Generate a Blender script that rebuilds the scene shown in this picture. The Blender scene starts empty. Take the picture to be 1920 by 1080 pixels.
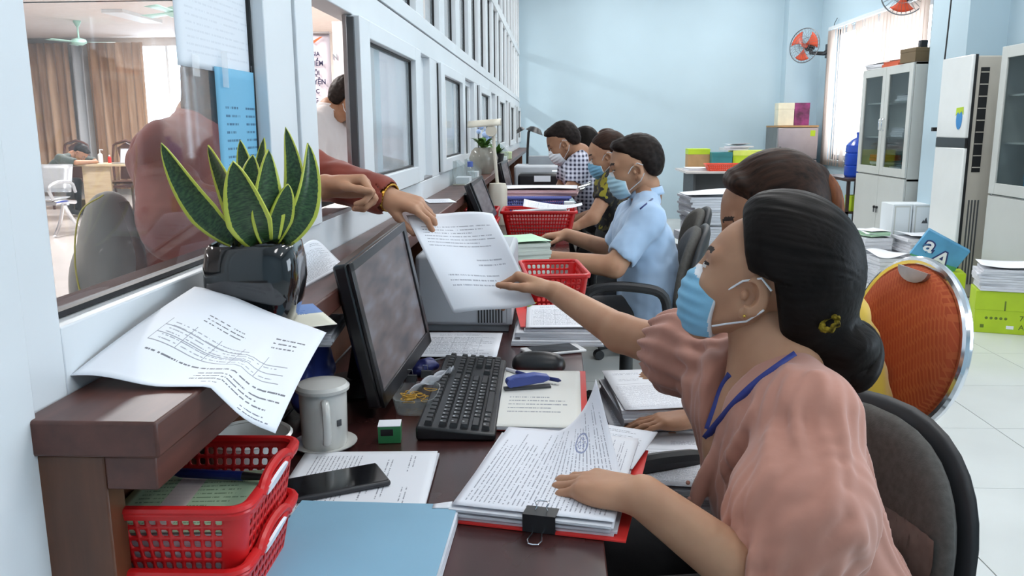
import bpy, bmesh, math, random
import numpy as np
from mathutils import Matrix, Vector, Euler
random.seed(7)
SC = bpy.context.scene
COL = SC.collection
PI = math.pi
# ------------------------------------------------------------------ camera
F = 1552.0; EYE = np.array([0.0, 0.0, 1.25])
YAW, PITCH, ROLL = math.radians(3.0), math.radians(-10.93), math.radians(-0.35)
FW = np.array([-math.sin(YAW)*math.cos(PITCH), math.cos(YAW)*math.cos(PITCH), math.sin(PITCH)])
RT = np.cross(FW, [0, 0, 1]); RT /= np.linalg.norm(RT); UP = np.cross(RT, FW)
RT, UP = RT*math.cos(ROLL)+UP*math.sin(ROLL), UP*math.cos(ROLL)-RT*math.sin(ROLL)
cam = bpy.data.cameras.new('camera'); cam.sensor_width = 36; cam.lens = 36*F/1920; cam.clip_start = .05
co = bpy.data.objects.new('camera', cam); COL.objects.link(co)
co.matrix_world = Matrix(((RT[0], UP[0], -FW[0], EYE[0]), (RT[1], UP[1], -FW[1], EYE[1]), (RT[2], UP[2], -FW[2], EYE[2]), (0, 0, 0, 1)))
SC.camera = co
# ------------------------------------------------------------------ world and light
w = bpy.data.worlds.new('world'); SC.world = w; w.use_nodes = True
w.node_tree.nodes['Background'].inputs[0].default_value = (.80, .90, 1, 1)
w.node_tree.nodes['Background'].inputs[1].default_value = 6.5
SC.view_settings.view_transform = 'Standard'; SC.view_settings.look = 'None'
SC.view_settings.gamma = 1; SC.view_settings.use_curve_mapping = False
SC.view_settings.exposure = 0.36
def area(name, loc, sx, sy, power, col=(1, 1, 1), rot=(0, 0, 0)):
    l = bpy.data.lights.new(name, 'AREA'); l.shape = 'RECTANGLE'; l.size = sx; l.size_y = sy; l.energy = power; l.color = col
    o = bpy.data.objects.new(name, l); COL.objects.link(o); o.location = loc; o.rotation_euler = rot
    return o
CEIL = 3.45
LAMPS = [(x, y) for y in (-.6, 2.2, 5.0, 7.8, 10.2) for x in (.75, 2.35)]
for x, y in LAMPS:
    area('ceiling_lamp_light', (x, y, CEIL-.075), .28, 1.2, {-.6: 11, 2.2: 16}.get(y, 20), (1, .985, .97))
HLAMPS = [(x, y) for y in (1.5, 5, 9, 13) for x in (-2.6, -6.5)]
for x, y in HLAMPS:
    area('hall_lamp_light', (x, y, 2.93), .3, 1.2, {1.5: 40, 5: 75}.get(y, 150), (1, .96, .93))
# ------------------------------------------------------------------ helpers
def at(px, py, x=None, y=None, z=None):
    r = FW+RT*((px-960)/F)+UP*((540-py)/F)
    t = (x-EYE[0])/r[0] if x is not None else (y-EYE[1])/r[1] if y is not None else (z-EYE[2])/r[2]
    return EYE+r*t
def V(*a): return np.array(a, float)
def nrm(v): v = np.asarray(v, float); return v/np.linalg.norm(v)
def lin(h):
    if isinstance(h, str):
        h = h.lstrip('#'); c = [int(h[i:i+2], 16)/255 for i in (0, 2, 4)]
    else: c = list(h)
    return tuple(((u/12.92) if u <= .04045 else ((u+.055)/1.055)**2.4) for u in c)+(1,)
MATS = {}
class NT:
    def __init__(s, m): s.m = m; m.use_nodes = True; s.t = m.node_tree; s.n = s.t.nodes; s.b = s.n['Principled BSDF']
    def new(s, t, **k):
        n = s.n.new(t)
        for a, v in k.items(): setattr(n, a, v)
        return n
    def link(s, a, b): s.t.links.new(a, b)
    def sock(s, v, i):
        if isinstance(v, (int, float)): i.default_value = v
        elif isinstance(v, tuple): i.default_value = v
        else: s.link(v, i)
    def math(s, op, a, b=None, c=None):
        n = s.new('ShaderNodeMath', operation=op); s.sock(a, n.inputs[0])
        if b is not None: s.sock(b, n.inputs[1])
        if c is not None: s.sock(c, n.inputs[2])
        return n.outputs[0]
    def mix(s, f, a, b):
        n = s.new('ShaderNodeMix', data_type='RGBA'); s.sock(f, n.inputs[0]); s.sock(a, n.inputs[6]); s.sock(b, n.inputs[7]); return n.outputs[2]
    def coord(s, which='Object', scale=(1, 1, 1), rot=(0, 0, 0)):
        c = s.new('ShaderNodeTexCoord'); m = s.new('ShaderNodeMapping'); m.inputs['Scale'].default_value = scale; m.inputs['Rotation'].default_value = rot
        s.link(c.outputs[which], m.inputs[0]); return m.outputs[0]
    def noise(s, vec, scale=5, detail=3, rough=.5):
        n = s.new('ShaderNodeTexNoise'); s.link(vec, n.inputs['Vector']); n.inputs['Scale'].default_value = scale; n.inputs['Detail'].default_value = detail; n.inputs['Roughness'].default_value = rough; return n.outputs[0]
    def ramp(s, f, stops):
        n = s.new('ShaderNodeValToRGB'); s.link(f, n.inputs[0]); e = n.color_ramp.elements
        while len(e) < len(stops): e.new(.5)
        for q, (p, c) in zip(e, stops): q.position = p; q.color = c
        return n.outputs[0]
    def bump(s, h, strength=.3, dist=.002):
        n = s.new('ShaderNodeBump'); n.inputs['Strength'].default_value = strength; n.inputs['Distance'].default_value = dist
        s.link(h, n.inputs['Height']); s.link(n.outputs[0], s.b.inputs['Normal'])
def M(name, col, rough=.5, metal=0, var=.06, vs=8, bump=0, bs=150, spec=.5, coat=0, stretch=(1, 1, 1), sheen=0, sss=0, emit=0, alpha=1, trans=0):
    if name in MATS: return MATS[name]
    m = bpy.data.materials.new(name); t = NT(m); b = t.b; c = lin(col)
    vec = t.coord('Object', stretch)
    nz = t.noise(vec, vs, 3)
    lo = tuple(max(0, q*(1-var*1.6)) for q in c[:3])+(1,); hi = tuple(min(1, q*(1+var*1.6)) for q in c[:3])+(1,)
    t.link(t.ramp(nz, [(.3, lo), (.7, hi)]), b.inputs['Base Color'])
    b.inputs['Roughness'].default_value = rough; b.inputs['Metallic'].default_value = metal
    b.inputs['Specular IOR Level'].default_value = spec; b.inputs['Coat Weight'].default_value = coat; b.inputs['Coat Roughness'].default_value = .08
    if sheen: b.inputs['Sheen Weight'].default_value = sheen
    if sss: b.inputs['Subsurface Weight'].default_value = sss; b.inputs['Subsurface Radius'].default_value = (.012, .004, .002); b.inputs['Subsurface Scale'].default_value = 1
    if bump: t.bump(t.noise(vec, bs, 4), bump)
    if emit: b.inputs['Emission Color'].default_value = c; b.inputs['Emission Strength'].default_value = emit
    if trans: b.inputs['Transmission Weight'].default_value = trans
    if alpha < 1: b.inputs['Alpha'].default_value = alpha
    MATS[name] = m; return m
def glass_mat(name, tint, clear=.9, rough=.02, haze=None):
    m = bpy.data.materials.new(name); t = NT(m)
    tr = t.new('ShaderNodeBsdfTransparent'); tr.inputs[0].default_value = lin(tint)
    gl = t.new('ShaderNodeBsdfGlossy'); gl.inputs['Roughness'].default_value = rough
    lw = t.new('ShaderNodeLayerWeight'); lw.inputs[0].default_value = .5
    fr = t.math('ADD', t.math('MULTIPLY', t.math('POWER', lw.outputs['Facing'], 5.0), .9), .045)
    mx = t.new('ShaderNodeMixShader'); t.link(t.math('MULTIPLY', fr, clear), mx.inputs[0]); t.link(tr.outputs[0], mx.inputs[1]); t.link(gl.outputs[0], mx.inputs[2])
    out = mx.outputs[0]
    if haze:
        df = t.new('ShaderNodeBsdfDiffuse'); df.inputs[0].default_value = lin(haze[1]); m2 = t.new('ShaderNodeMixShader')
        nz = t.noise(t.coord('Object', (1, 1, 1)), 6, 4)
        t.link(t.math('ADD', t.math('MULTIPLY', nz, haze[0]*.5), haze[0]*.75), m2.inputs[0]); t.link(out, m2.inputs[1]); t.link(df.outputs[0], m2.inputs[2]); out = m2.outputs[0]
    t.link(out, t.n['Material Output'].inputs[0]); MATS[name] = m; return m
def doc_mat(name, base='#eef1f6', ink='#4a4d58', blocks=(), var=.02):
    """printed sheet: blocks = (kind,u0,v0,u1,v1,n): lines / cols / box / solid / stamp"""
    if name in MATS: return MATS[name]
    m = bpy.data.materials.new(name); t = NT(m); tc = t.new('ShaderNodeTexCoord'); sp = t.new('ShaderNodeSeparateXYZ')
    t.link(tc.outputs['UV'], sp.inputs[0]); u, v = sp.outputs[0], sp.outputs[1]
    c = lin(base); col = t.mix(t.noise(t.coord('UV', (1, 1, 1)), 3, 3), tuple(q*(1-var) for q in c[:3])+(1,), c)
    for bi, bl in enumerate(blocks):
        kind, u0, v0, u1, v1, n = bl[:6]; k = lin(bl[6]) if len(bl) > 6 else lin(ink)
        iu = t.math('MULTIPLY', t.math('GREATER_THAN', u, u0), t.math('LESS_THAN', u, u1))
        iv = t.math('MULTIPLY', t.math('GREATER_THAN', v, v0), t.math('LESS_THAN', v, v1))
        ins = t.math('MULTIPLY', iu, iv)
        if kind == 'lines':
            r = t.math('MULTIPLY', t.math('SUBTRACT', v, v0), n/(v1-v0)); fr = t.math('FRACT', r); fl = t.math('FLOOR', r)
            row = t.math('MULTIPLY', t.math('GREATER_THAN', fr, .36), t.math('LESS_THAN', fr, .64))
            cb = t.new('ShaderNodeCombineXYZ'); t.link(t.math('MULTIPLY', u, 44), cb.inputs[0]); t.link(t.math('MULTIPLY', fl, 3.7), cb.inputs[1]); cb.inputs[2].default_value = bi*5.1
            wd = t.math('GREATER_THAN', t.noise(cb.outputs[0], 1.6, 2, .7), .46)
            wn = t.new('ShaderNodeTexWhiteNoise', noise_dimensions='1D'); t.link(t.math('ADD', fl, bi*7.3), wn.inputs['W'])
            ln = t.math('LESS_THAN', u, t.math('ADD', t.math('MULTIPLY', wn.outputs[0], (u1-u0)*.35), u0+(u1-u0)*.68))
            msk = t.math('MULTIPLY', t.math('MULTIPLY', ins, row), t.math('MULTIPLY', wd, ln))
        elif kind == 'table':
            fr = t.math('FRACT', t.math('MULTIPLY', t.math('SUBTRACT', v, v0), n/(v1-v0))); nc = bl[7] if len(bl) > 7 else 4
            fc = t.math('FRACT', t.math('MULTIPLY', t.math('SUBTRACT', u, u0), nc/(u1-u0)))
            msk = t.math('MULTIPLY', ins, t.math('MAXIMUM', t.math('LESS_THAN', fr, .10), t.math('LESS_THAN', fc, .02*nc/4)))
        elif kind == 'stamp':
            du = t.math('SUBTRACT', u, (u0+u1)/2); dv = t.math('MULTIPLY', t.math('SUBTRACT', v, (v0+v1)/2), 1.41)
            d = t.math('SQRT', t.math('ADD', t.math('MULTIPLY', du, du), t.math('MULTIPLY', dv, dv)))
            rr = (u1-u0)/2
            ring = t.math('MULTIPLY', t.math('LESS_THAN', d, rr), t.math('GREATER_THAN', d, rr*.82))
            core = t.math('MULTIPLY', t.math('LESS_THAN', d, rr*.6), t.math('GREATER_THAN', t.noise(tc.outputs['UV'], 60, 2), .52))
            msk = t.math('MAXIMUM', ring, core)
        else: msk = ins
        col = t.mix(t.math('MULTIPLY', msk, .85), col, k)
    t.link(col, t.b.inputs['Base Color']); t.b.inputs['Roughness'].default_value = .65; t.b.inputs['Specular IOR Level'].default_value = .25
    MATS[name] = m; return m
def wood_mat(name, c1, c2, rough=.25, axis=(1, 12, 12), scale=3.0, coat=.3):
    m = bpy.data.materials.new(name); t = NT(m); v = t.coord('Object', axis)
    n = t.noise(v, scale, 5, .6); t.link(t.ramp(n, [(.3, lin(c1)), (.7, lin(c2))]), t.b.inputs['Base Color'])
    n2 = t.noise(t.coord('Object', (1, 1, 1)), 9, 3)
    t.link(t.math('ADD', t.math('MULTIPLY', n2, .16), rough-.08), t.b.inputs['Roughness']); t.b.inputs['Coat Weight'].default_value = coat; t.b.inputs['Coat Roughness'].default_value = .18
    MATS[name] = m; return m
WM = {}
def link(o, parent=None, world=True):
    COL.objects.link(o)
    if parent is not None:
        o.parent = parent
        if world: o.matrix_parent_inverse = WM[parent.name].inverted()
        WM[o.name] = o.matrix_basis.copy() if world else WM[parent.name] @ o.matrix_basis
    else: WM[o.name] = o.matrix_basis.copy()
    return o
def tag(o, label, cat, group=None, kind=None):
    if label: o['label'] = label
    if cat: o['category'] = cat
    if group: o['group'] = group
    if kind: o['kind'] = kind
    return o
def thing(name, label, cat, loc=(0, 0, 0), rz=0, group=None, kind=None):
    o = bpy.data.objects.new(name, None); o.empty_display_size = .05
    o.location = loc; o.rotation_euler = (0, 0, rz)
    o.matrix_basis = Matrix.Translation(loc) @ Matrix.Rotation(rz, 4, 'Z')
    link(o); return tag(o, label, cat, group, kind)
def struct(name): return tag(link(bpy.data.objects.new(name, None)), None, None, None, 'structure')
def dup(root, loc, rz=0, label=None):
    """copy a locally built thing with its parts and sub-parts"""
    r = root.copy(); COL.objects.link(r); r.location = loc; r.rotation_euler = (0, 0, rz); WM[r.name] = Matrix.Translation(loc) @ Matrix.Rotation(rz, 4, 'Z')
    if label: r['label'] = label
    for ch in list(root.children):
        c = ch.copy(); COL.objects.link(c); c.parent = r; WM[c.name] = WM[r.name] @ c.matrix_basis
        for g in list(ch.children):
            d = g.copy(); COL.objects.link(d); d.parent = c
    return r
def copypart(o, parent, mat4):
    c = o.copy(); COL.objects.link(c); c.parent = parent; c.matrix_parent_inverse = Matrix.Identity(4); c.matrix_basis = mat4; return c
def mesh_obj(name, verts, faces, mat, parent=None, world=True, angle=35, bevel=0, uvs=None, matidx=None, basis=None, solid=0, subd=0):
    me = bpy.data.meshes.new(name)
    if isinstance(verts, np.ndarray) and isinstance(faces, np.ndarray):
        me.vertices.add(len(verts)); me.vertices.foreach_set('co', verts.astype(np.float32).ravel())
        k = faces.shape[1]; me.loops.add(faces.size); me.loops.foreach_set('vertex_index', faces.astype(np.int32).ravel())
        me.polygons.add(len(faces)); me.polygons.foreach_set('loop_start', np.arange(0, faces.size, k, dtype=np.int32)); me.update(calc_edges=True)
    else: me.from_pydata([tuple(map(float, q)) for q in verts], [], faces)
    for m in (mat if isinstance(mat, (list, tuple)) else [mat]): me.materials.append(m)
    if uvs is not None:
        uv = me.uv_layers.new(name='UVMap'); vi = np.empty(len(me.loops), np.int32); me.loops.foreach_get('vertex_index', vi)
        uv.data.foreach_set('uv', np.asarray(uvs, np.float32)[vi].ravel())
    if matidx is not None: me.polygons.foreach_set('material_index', np.asarray(matidx, np.int32))
    if angle:
        me.shade_smooth()
        if angle < 180: me.set_sharp_from_angle(angle=math.radians(angle))
    me.update()
    o = bpy.data.objects.new(name, me)
    if basis is not None: o.matrix_basis = basis
    link(o, parent, world)
    if solid: md = o.modifiers.new('solid', 'SOLIDIFY'); md.thickness = solid; md.offset = 0
    if bevel: md = o.modifiers.new('bevel', 'BEVEL'); md.width = bevel; md.segments = 2; md.limit_method = 'ANGLE'
    if subd: md = o.modifiers.new('subd', 'SUBSURF'); md.levels = subd; md.render_levels = subd
    return o
def frame_of(d, upv=(0, 0, 1)):
    d = nrm(d); u = np.array(upv, float)
    if abs(d@u) > .98: u = np.array([1., 0, 0])
    a = nrm(np.cross(u, d)); b = np.cross(d, a); return a, b
class MB:
    def __init__(s): s.v = []; s.f = []; s.uv = []
    def add(s, vs, fs):
        n = len(s.v); s.v += [tuple(map(float, q)) for q in vs]; s.f += [[i+n for i in q] for q in fs]; return s
    def box(s, c, size, R=None):
        h = np.array(size)/2.; vs = []
        for i in (-1, 1):
            for j in (-1, 1):
                for k in (-1, 1):
                    p = np.array([i, j, k])*h
                    if R is not None: p = R @ p
                    vs.append(p+np.array(c))
        return s.add(vs, [[0, 1, 3, 2], [4, 6, 7, 5], [0, 4, 5, 1], [2, 3, 7, 6], [0, 2, 6, 4], [1, 5, 7, 3]])
    def bx(s, x0, x1, y0, y1, z0, z1): return s.box(((x0+x1)/2, (y0+y1)/2, (z0+z1)/2), (abs(x1-x0), abs(y1-y0), abs(z1-z0)))
    def tube(s, path, r, n=8, closed=False, cap=True, upv=(0, 0, 1), flat=1.0):
        P = [np.array(p, float) for p in path]; m = len(P); rr = r if hasattr(r, '__len__') else [r]*m; vs = []
        a = None
        for i in range(m):
            d = P[(i+1) % m]-P[i-1] if closed else (P[min(i+1, m-1)]-P[max(i-1, 0)])
            d = nrm(d)
            if a is None: a, b = frame_of(d, upv)
            else: a = nrm(a-d*(a@d)); b = np.cross(d, a)
            for k in range(n):
                t = 2*PI*k/n; vs.append(P[i]+rr[i]*(math.cos(t)*a+flat*math.sin(t)*b))
        fs = []
        for i in range(m if closed else m-1):
            for k in range(n):
                j = (i+1) % m; fs.append([i*n+k, i*n+(k+1) % n, j*n+(k+1) % n, j*n+k])
        if cap and not closed: fs += [list(range(n))[::-1], [(m-1)*n+k for k in range(n)]]
        return s.add(vs, fs)
    def cyl(s, a, b, r1, r2=None, n=16): return s.tube([a, b], [r1, r1 if r2 is None else r2], n)
    def lathe(s, prof, c=(0, 0, 0), n=24, R=None, cap=False, sq=0):
        vs = []; m = len(prof)
        for r, z in prof:
            for k in range(n):
                t = 2*PI*k/n; f = 1.0
                if sq: f = 1/((abs(math.cos(t))**sq+abs(math.sin(t))**sq)**(1/sq))
                p = np.array([r*f*math.cos(t), r*f*math.sin(t), z])
                if R is not None: p = R @ p
                vs.append(p+np.array(c))
        fs = [[i*n+k, i*n+(k+1) % n, (i+1)*n+(k+1) % n, (i+1)*n+k] for i in range(m-1) for k in range(n)]
        if cap: fs += [list(range(n))[::-1], [(m-1)*n+k for k in range(n)]]
        return s.add(vs, fs)
    def ell(s, c, r, R=None, nu=16, nv=10):
        r = (r, r, r) if not hasattr(r, '__len__') else r
        prof = [(math.sin(PI*i/nv), -math.cos(PI*i/nv)) for i in range(nv+1)]; vs = []
        for a, z in prof:
            for k in range(nu):
                t = 2*PI*k/nu; p = np.array([a*math.cos(t)*r[0], a*math.sin(t)*r[1], z*r[2]])
                if R is not None: p = R @ p
                vs.append(p+np.array(c))
        return s.add(vs, [[i*nu+k, i*nu+(k+1) % nu, (i+1)*nu+(k+1) % nu, (i+1)*nu+k] for i in range(nv) for k in range(nu)])
    def prism(s, pts, o, ax, ay, az, h):
        """2-D outline pts in plane (o; ax, ay), extruded along az by h"""
        o, ax, ay, az = [np.array(q, float) for q in (o, ax, ay, az)]; n = len(pts)
        vs = [o+ax*p[0]+ay*p[1] for p in pts]+[o+ax*p[0]+ay*p[1]+az*h for p in pts]
        return s.add(vs, [list(range(n))[::-1], list(range(n, 2*n))]+[[i, (i+1) % n, n+(i+1) % n, n+i] for i in range(n)])
    def grid(s, fn, nu, nv):
        n = len(s.v); s.v += [tuple(map(float, fn(i/nu, j/nv))) for i in range(nu+1) for j in range(nv+1)]
        s.uv += [(i/nu, j/nv) for i in range(nu+1) for j in range(nv+1)]
        s.f += [[n+i*(nv+1)+j, n+(i+1)*(nv+1)+j, n+(i+1)*(nv+1)+j+1, n+i*(nv+1)+j+1] for i in range(nu) for j in range(nv)]
        return s
    def build(s, name, mat, parent=None, world=True, **k):
        if s.uv and len(s.uv) == len(s.v): k.setdefault('uvs', s.uv)
        return mesh_obj(name, s.v, s.f, mat, parent, world, **k)
def sheet(name, fn, mat, parent=None, nu=14, nv=18, world=True, solid=.0006): return MB().grid(fn, nu, nv).build(name, mat, parent, world, angle=180, solid=solid)
def flat_sheet(c, w, d, rz, z, bend=0, seed=0):
    cx, cy = c; cr, sr = math.cos(rz), math.sin(rz)
    def fn(u, v):
        x, y = (u-.5)*w, (v-.5)*d
        zz = z+bend*(math.sin(3.1*u+seed)*math.sin(2.3*v+seed*1.7)*.5+.5)
        return (cx+x*cr-y*sr, cy+x*sr+y*cr, zz)
    return fn
def Rz(a): return np.array(Matrix.Rotation(a, 3, 'Z'))
def RM(ax, a): return np.array(Matrix.Rotation(a, 3, ax))
def txt(body, size, M4, mat, parent, name='lettering', extrude=.0004, align='LEFT', bold=0, world=True, sx=1):
    c = bpy.data.curves.new('t', 'FONT'); c.body = body; c.size = size; c.extrude = extrude; c.align_x = align; c.offset = bold; c.resolution_u = 3
    o = bpy.data.objects.new('t', c); COL.objects.link(o); bpy.context.view_layer.update()
    me = bpy.data.meshes.new_from_object(o.evaluated_get(bpy.context.evaluated_depsgraph_get())); bpy.data.objects.remove(o)
    me.materials.clear(); me.materials.append(mat); p = bpy.data.objects.new(name, me); p.matrix_basis = M4 @ Matrix.Diagonal((sx, 1, 1, 1)); link(p, parent, world); return p
def M4(o, ax, ay):
    ax, ay = nrm(ax), nrm(ay); az = np.cross(ax, ay)
    return Matrix(((ax[0], ay[0], az[0], o[0]), (ax[1], ay[1], az[1], o[1]), (ax[2], ay[2], az[2], o[2]), (0, 0, 0, 1)))
# ------------------------------------------------------------------ signed distance surfaces (bodies, hair, clothes)
def rc(a, b, ra, rb, k=.015, op='u'): return ('rc', np.array(a, float), np.array(b, float), ra, rb, k, op)
def el(c, r, k=.015, R=None, op='u'): return ('el', np.array(c, float), np.array(r, float) if hasattr(r, '__len__') else np.array([r]*3, float), R, None, k, op)
def smin(a, b, k):
    h = np.clip(.5+.5*(b-a)/k, 0, 1); return b+(a-b)*h-k*h*(1-h)
def xf(prims, M):
    R = np.array(M.to_3x3()); s = np.linalg.norm(R[:, 0]); Rn = R/s; t = np.array(M.translation); out = []
    for p in prims:
        if p[0] == 'rc': out.append(('rc', R@p[1]+t, R@p[2]+t, p[3]*s, p[4]*s, p[5]*s, p[6]))
        else: out.append(('el', R@p[1]+t, p[2]*s, Rn if p[3] is None else Rn@p[3], None, p[5]*s, p[6]))
    return out
def sdf_grid(prims, res, lo=None, hi=None):
    B0 = []; B1 = []
    for p in prims:
        if p[6] != 'u': continue
        if p[0] == 'rc': B0.append(np.minimum(p[1]-p[3], p[2]-p[4])); B1.append(np.maximum(p[1]+p[3], p[2]+p[4]))
        else: B0.append(p[1]-max(p[2])); B1.append(p[1]+max(p[2]))
    b0 = np.min(B0, 0)-.02; b1 = np.max(B1, 0)+.02
    if lo is not None: b0 = np.maximum(b0, lo); b1 = np.minimum(b1, hi)
    n = np.ceil((b1-b0)/res).astype(int)+1
    ax = [(b0[i]+np.arange(n[i])*res).astype(np.float32) for i in range(3)]
    D = np.full(n, .3, np.float32)
    for p in prims:
        k = max(p[5], 1e-4); mg = k+3*res+.004
        if p[0] == 'rc': q0 = np.minimum(p[1]-p[3], p[2]-p[4])-mg; q1 = np.maximum(p[1]+p[3], p[2]+p[4])+mg
        else: q0 = p[1]-max(p[2])-mg; q1 = p[1]+max(p[2])+mg
        i0 = np.clip(np.floor((q0-b0)/res).astype(int), 0, n-1); i1 = np.clip(np.ceil((q1-b0)/res).astype(int)+1, 1, n)
        if np.any(i1 <= i0): continue
        sl = tuple(slice(i0[j], i1[j]) for j in range(3))
        X, Y, Z = ax[0][sl[0]][:, None, None], ax[1][sl[1]][None, :, None], ax[2][sl[2]][None, None, :]
        if p[0] == 'rc':
            a, b = p[1], p[2]; ba = b-a; L2 = max(ba@ba, 1e-12)
            px, py, pz = X-np.float32(a[0]), Y-np.float32(a[1]), Z-np.float32(a[2])
            t = np.clip((px*np.float32(ba[0])+py*np.float32(ba[1])+pz*np.float32(ba[2]))/np.float32(L2), 0, 1)
            d = np.sqrt((px-t*np.float32(ba[0]))**2+(py-t*np.float32(ba[1]))**2+(pz-t*np.float32(ba[2]))**2)-np.float32(p[3])-np.float32(p[4]-p[3])*t
        else:
            px, py, pz = X-np.float32(p[1][0]), Y-np.float32(p[1][1]), Z-np.float32(p[1][2])
            if p[3] is not None:
                R = p[3].astype(np.float32); px, py, pz = (R[0, 0]*px+R[1, 0]*py+R[2, 0]*pz, R[0, 1]*px+R[1, 1]*py+R[2, 1]*pz, R[0, 2]*px+R[1, 2]*py+R[2, 2]*pz)
            r = p[2].astype(np.float32)
            k0 = np.sqrt((px/r[0])**2+(py/r[1])**2+(pz/r[2])**2); k1 = np.sqrt((px/r[0]**2)**2+(py/r[1]**2)**2+(pz/r[2]**2)**2)
            d = k0*(k0-1)/np.maximum(k1, 1e-6)
        if p[6] == 'u': D[sl] = smin(D[sl], d, k)
        else: D[sl] = -smin(-D[sl], d, k)
    return ax, D
def surf_nets(ax, D):
    n = np.array(D.shape); S = D < 0; cn = n-1; res = ax[0][1]-ax[0][0]
    acc = np.zeros((int(np.prod(cn)), 3)); cnt = np.zeros(int(np.prod(cn)), int); quads = []
    strides = np.array([cn[1]*cn[2], cn[2], 1])
    for d in range(3):
        s0 = [slice(None)]*3; s1 = [slice(None)]*3; s0[d] = slice(0, -1); s1[d] = slice(1, None)
        m = S[tuple(s0)] != S[tuple(s1)]; idx = np.argwhere(m)
        if len(idx) == 0: continue
        j2 = idx.copy(); j2[:, d] += 1
        d0 = D[tuple(idx.T)].astype(float); d1 = D[tuple(j2.T)].astype(float); t = d0/(d0-d1)
        pos = idx.astype(float); pos[:, d] += t
        e, f = (d+1) % 3, (d+2) % 3; cells = []
        for oe, of in ((-1, -1), (0, -1), (0, 0), (-1, 0)):
            c = idx.copy(); c[:, e] += oe; c[:, f] += of
            ok = np.all((c >= 0) & (c < cn), 1); fl = c@strides; fl[~ok] = -1; cells.append(fl)
            v = fl[ok]; L = len(cnt)
            for q in range(3): acc[:, q] += np.bincount(v, weights=pos[ok, q], minlength=L)
            cnt += np.bincount(v, minlength=L)
        Q = np.stack(cells, 1); ok = np.all(Q >= 0, 1); Q = Q[ok]; flip = ~S[tuple(idx[ok].T)]
        Q[flip] = Q[flip][:, ::-1]; quads.append(Q)
    Q = np.concatenate(quads); used = np.nonzero(cnt)[0]; mp = np.full(len(cnt), -1); mp[used] = np.arange(len(used))
    org = np.array([ax[0][0], ax[1][0], ax[2][0]], float)
    return acc[used]/cnt[used][:, None]*float(res)+org, mp[Q]
def relax(v, f, it=1, a=.5):
    for _ in range(it):
        s = np.zeros_like(v); c = np.zeros(len(v))
        for i in range(4):
            for j in ((i+1) % 4, (i-1) % 4): 
                for q in range(3): s[:, q] += np.bincount(f[:, i], weights=v[f[:, j], q], minlength=len(v))
                c += np.bincount(f[:, i], minlength=len(v))
        v = v*(1-a)+a*s/np.maximum(c, 1)[:, None]
    return v
def sdf(prims, res, post=None, smooth=1, lo=None, hi=None):
    ax, D = sdf_grid(prims, res, lo, hi)
    if post is not None: D = post(ax[0][:, None, None], ax[1][None, :, None], ax[2][None, None, :], D).astype(np.float32)
    v, f = surf_nets(ax, D)
    return (relax(v, f, smooth) if smooth else v), f
def wob(X, Y, Z, s, seed=0):
    return (np.sin(X*s+1.3*np.sin(Y*s*.7+seed)+seed)+np.sin(Y*s*1.1+1.7*np.sin(Z*s*.8+seed*2)+seed*1.7)+np.sin(Z*s*.9+1.5*np.sin(X*s*.75+seed*3)+seed*.6))/3
def catmull(P, n=6):
    P = [np.array(p, float) for p in P]; P = [2*P[0]-P[1]]+P+[2*P[-1]-P[-2]]; out = []
    for i in range(1, len(P)-2):
        for k in range(n):
            t = k/n; a, b, c, d = P[i-1:i+3]; out.append(.5*((2*b)+(c-a)*t+(2*a-5*b+4*c-d)*t*t+(3*b-a-3*c+d)*t**3))
    return out+[P[-2]]
# ------------------------------------------------------------------ materials
m_white = M('white_aluminium', '#dfe4e8', .32, var=.02, vs=3)
m_whitew = M('white_paint', '#dfe6ea', .55, var=.015, vs=2)
m_blue = M('pale_blue_wall', '#b9d0dc', .6, var=.025, vs=1.2, bump=.05, bs=90)
m_blue2 = M('pale_blue_pier', '#a9bac4', .6, var=.02, vs=1.2)
m_ceil = M('ceiling_white', '#e8eaec', .8, var=.02)
m_hceil = M('hall_ceiling', '#dcd2cd', .8, var=.03)
m_hwall = M('hall_wall', '#d9d4d0', .7, var=.03)
m_tile = M('floor_tile', '#cdd0ce', .3, var=.03, vs=2.5, coat=.2)
m_tile2 = M('floor_tile_warm', '#cfd3d2', .18, var=.04, vs=3.5, coat=.2)
m_grout = M('grout', '#8f9190', .8, var=.08)
m_hfloor = M('hall_floor', '#c3bcb8', .2, var=.03, vs=3)
m_black = M('black_plastic', '#1c1d20', .38, var=.08, vs=30)
m_gask = M('black_gasket', '#16171a', .5)
m_desk = wood_mat('red_brown_wood', '#2f1817', '#4c2826', .26, (9, 1.2, 9), 3.2, .12)
m_ledge = wood_mat('ledge_wood', '#45261f', '#60372d', .42, (9, 1.2, 9), 3.5, .08)
m_osh = M('outer_shelf_wood', '#4a2b22', .75, var=.1, spec=.15)
m_endp = wood_mat('end_panel_wood', '#50301f', '#6b4029', .38, (12, 12, 1.2), 3.0, .1)
m_chrome = M('chrome', '#dcdfe4', .12, 1.0, var=.02)
m_steel = M('brushed_steel', '#a9a6a8', .32, .85, var=.05, vs=40)
m_grey = M('cabinet_grey', '#c3c7c4', .42, var=.02, vs=3)
m_dgrey = M('dark_grey', '#4d5054', .5, var=.05)
m_sheetw = M('sheet_white', '#eceff5', .65, var=.02, spec=.25)
m_edge = M('paper_edges', '#d4d6dc', .8, var=.12, vs=60, stretch=(.2, .2, 9))
m_skin0 = None
m_glass = glass_mat('clear_glass', '#f4f8fa', .85)
m_glassh = glass_mat('window_glass', '#eef3f7', 1.0, .03, (.05, '#e4ecf4'))  # pale diffuse wash mixed in, painting the white reflection on the first pane
m_glassf = glass_mat('frosted_glass', '#e6eef2', .9, .1, (.22, '#dde8ee'))
m_glassd = glass_mat('cabinet_glass', '#c2cbcc', .9, .03)
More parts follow.
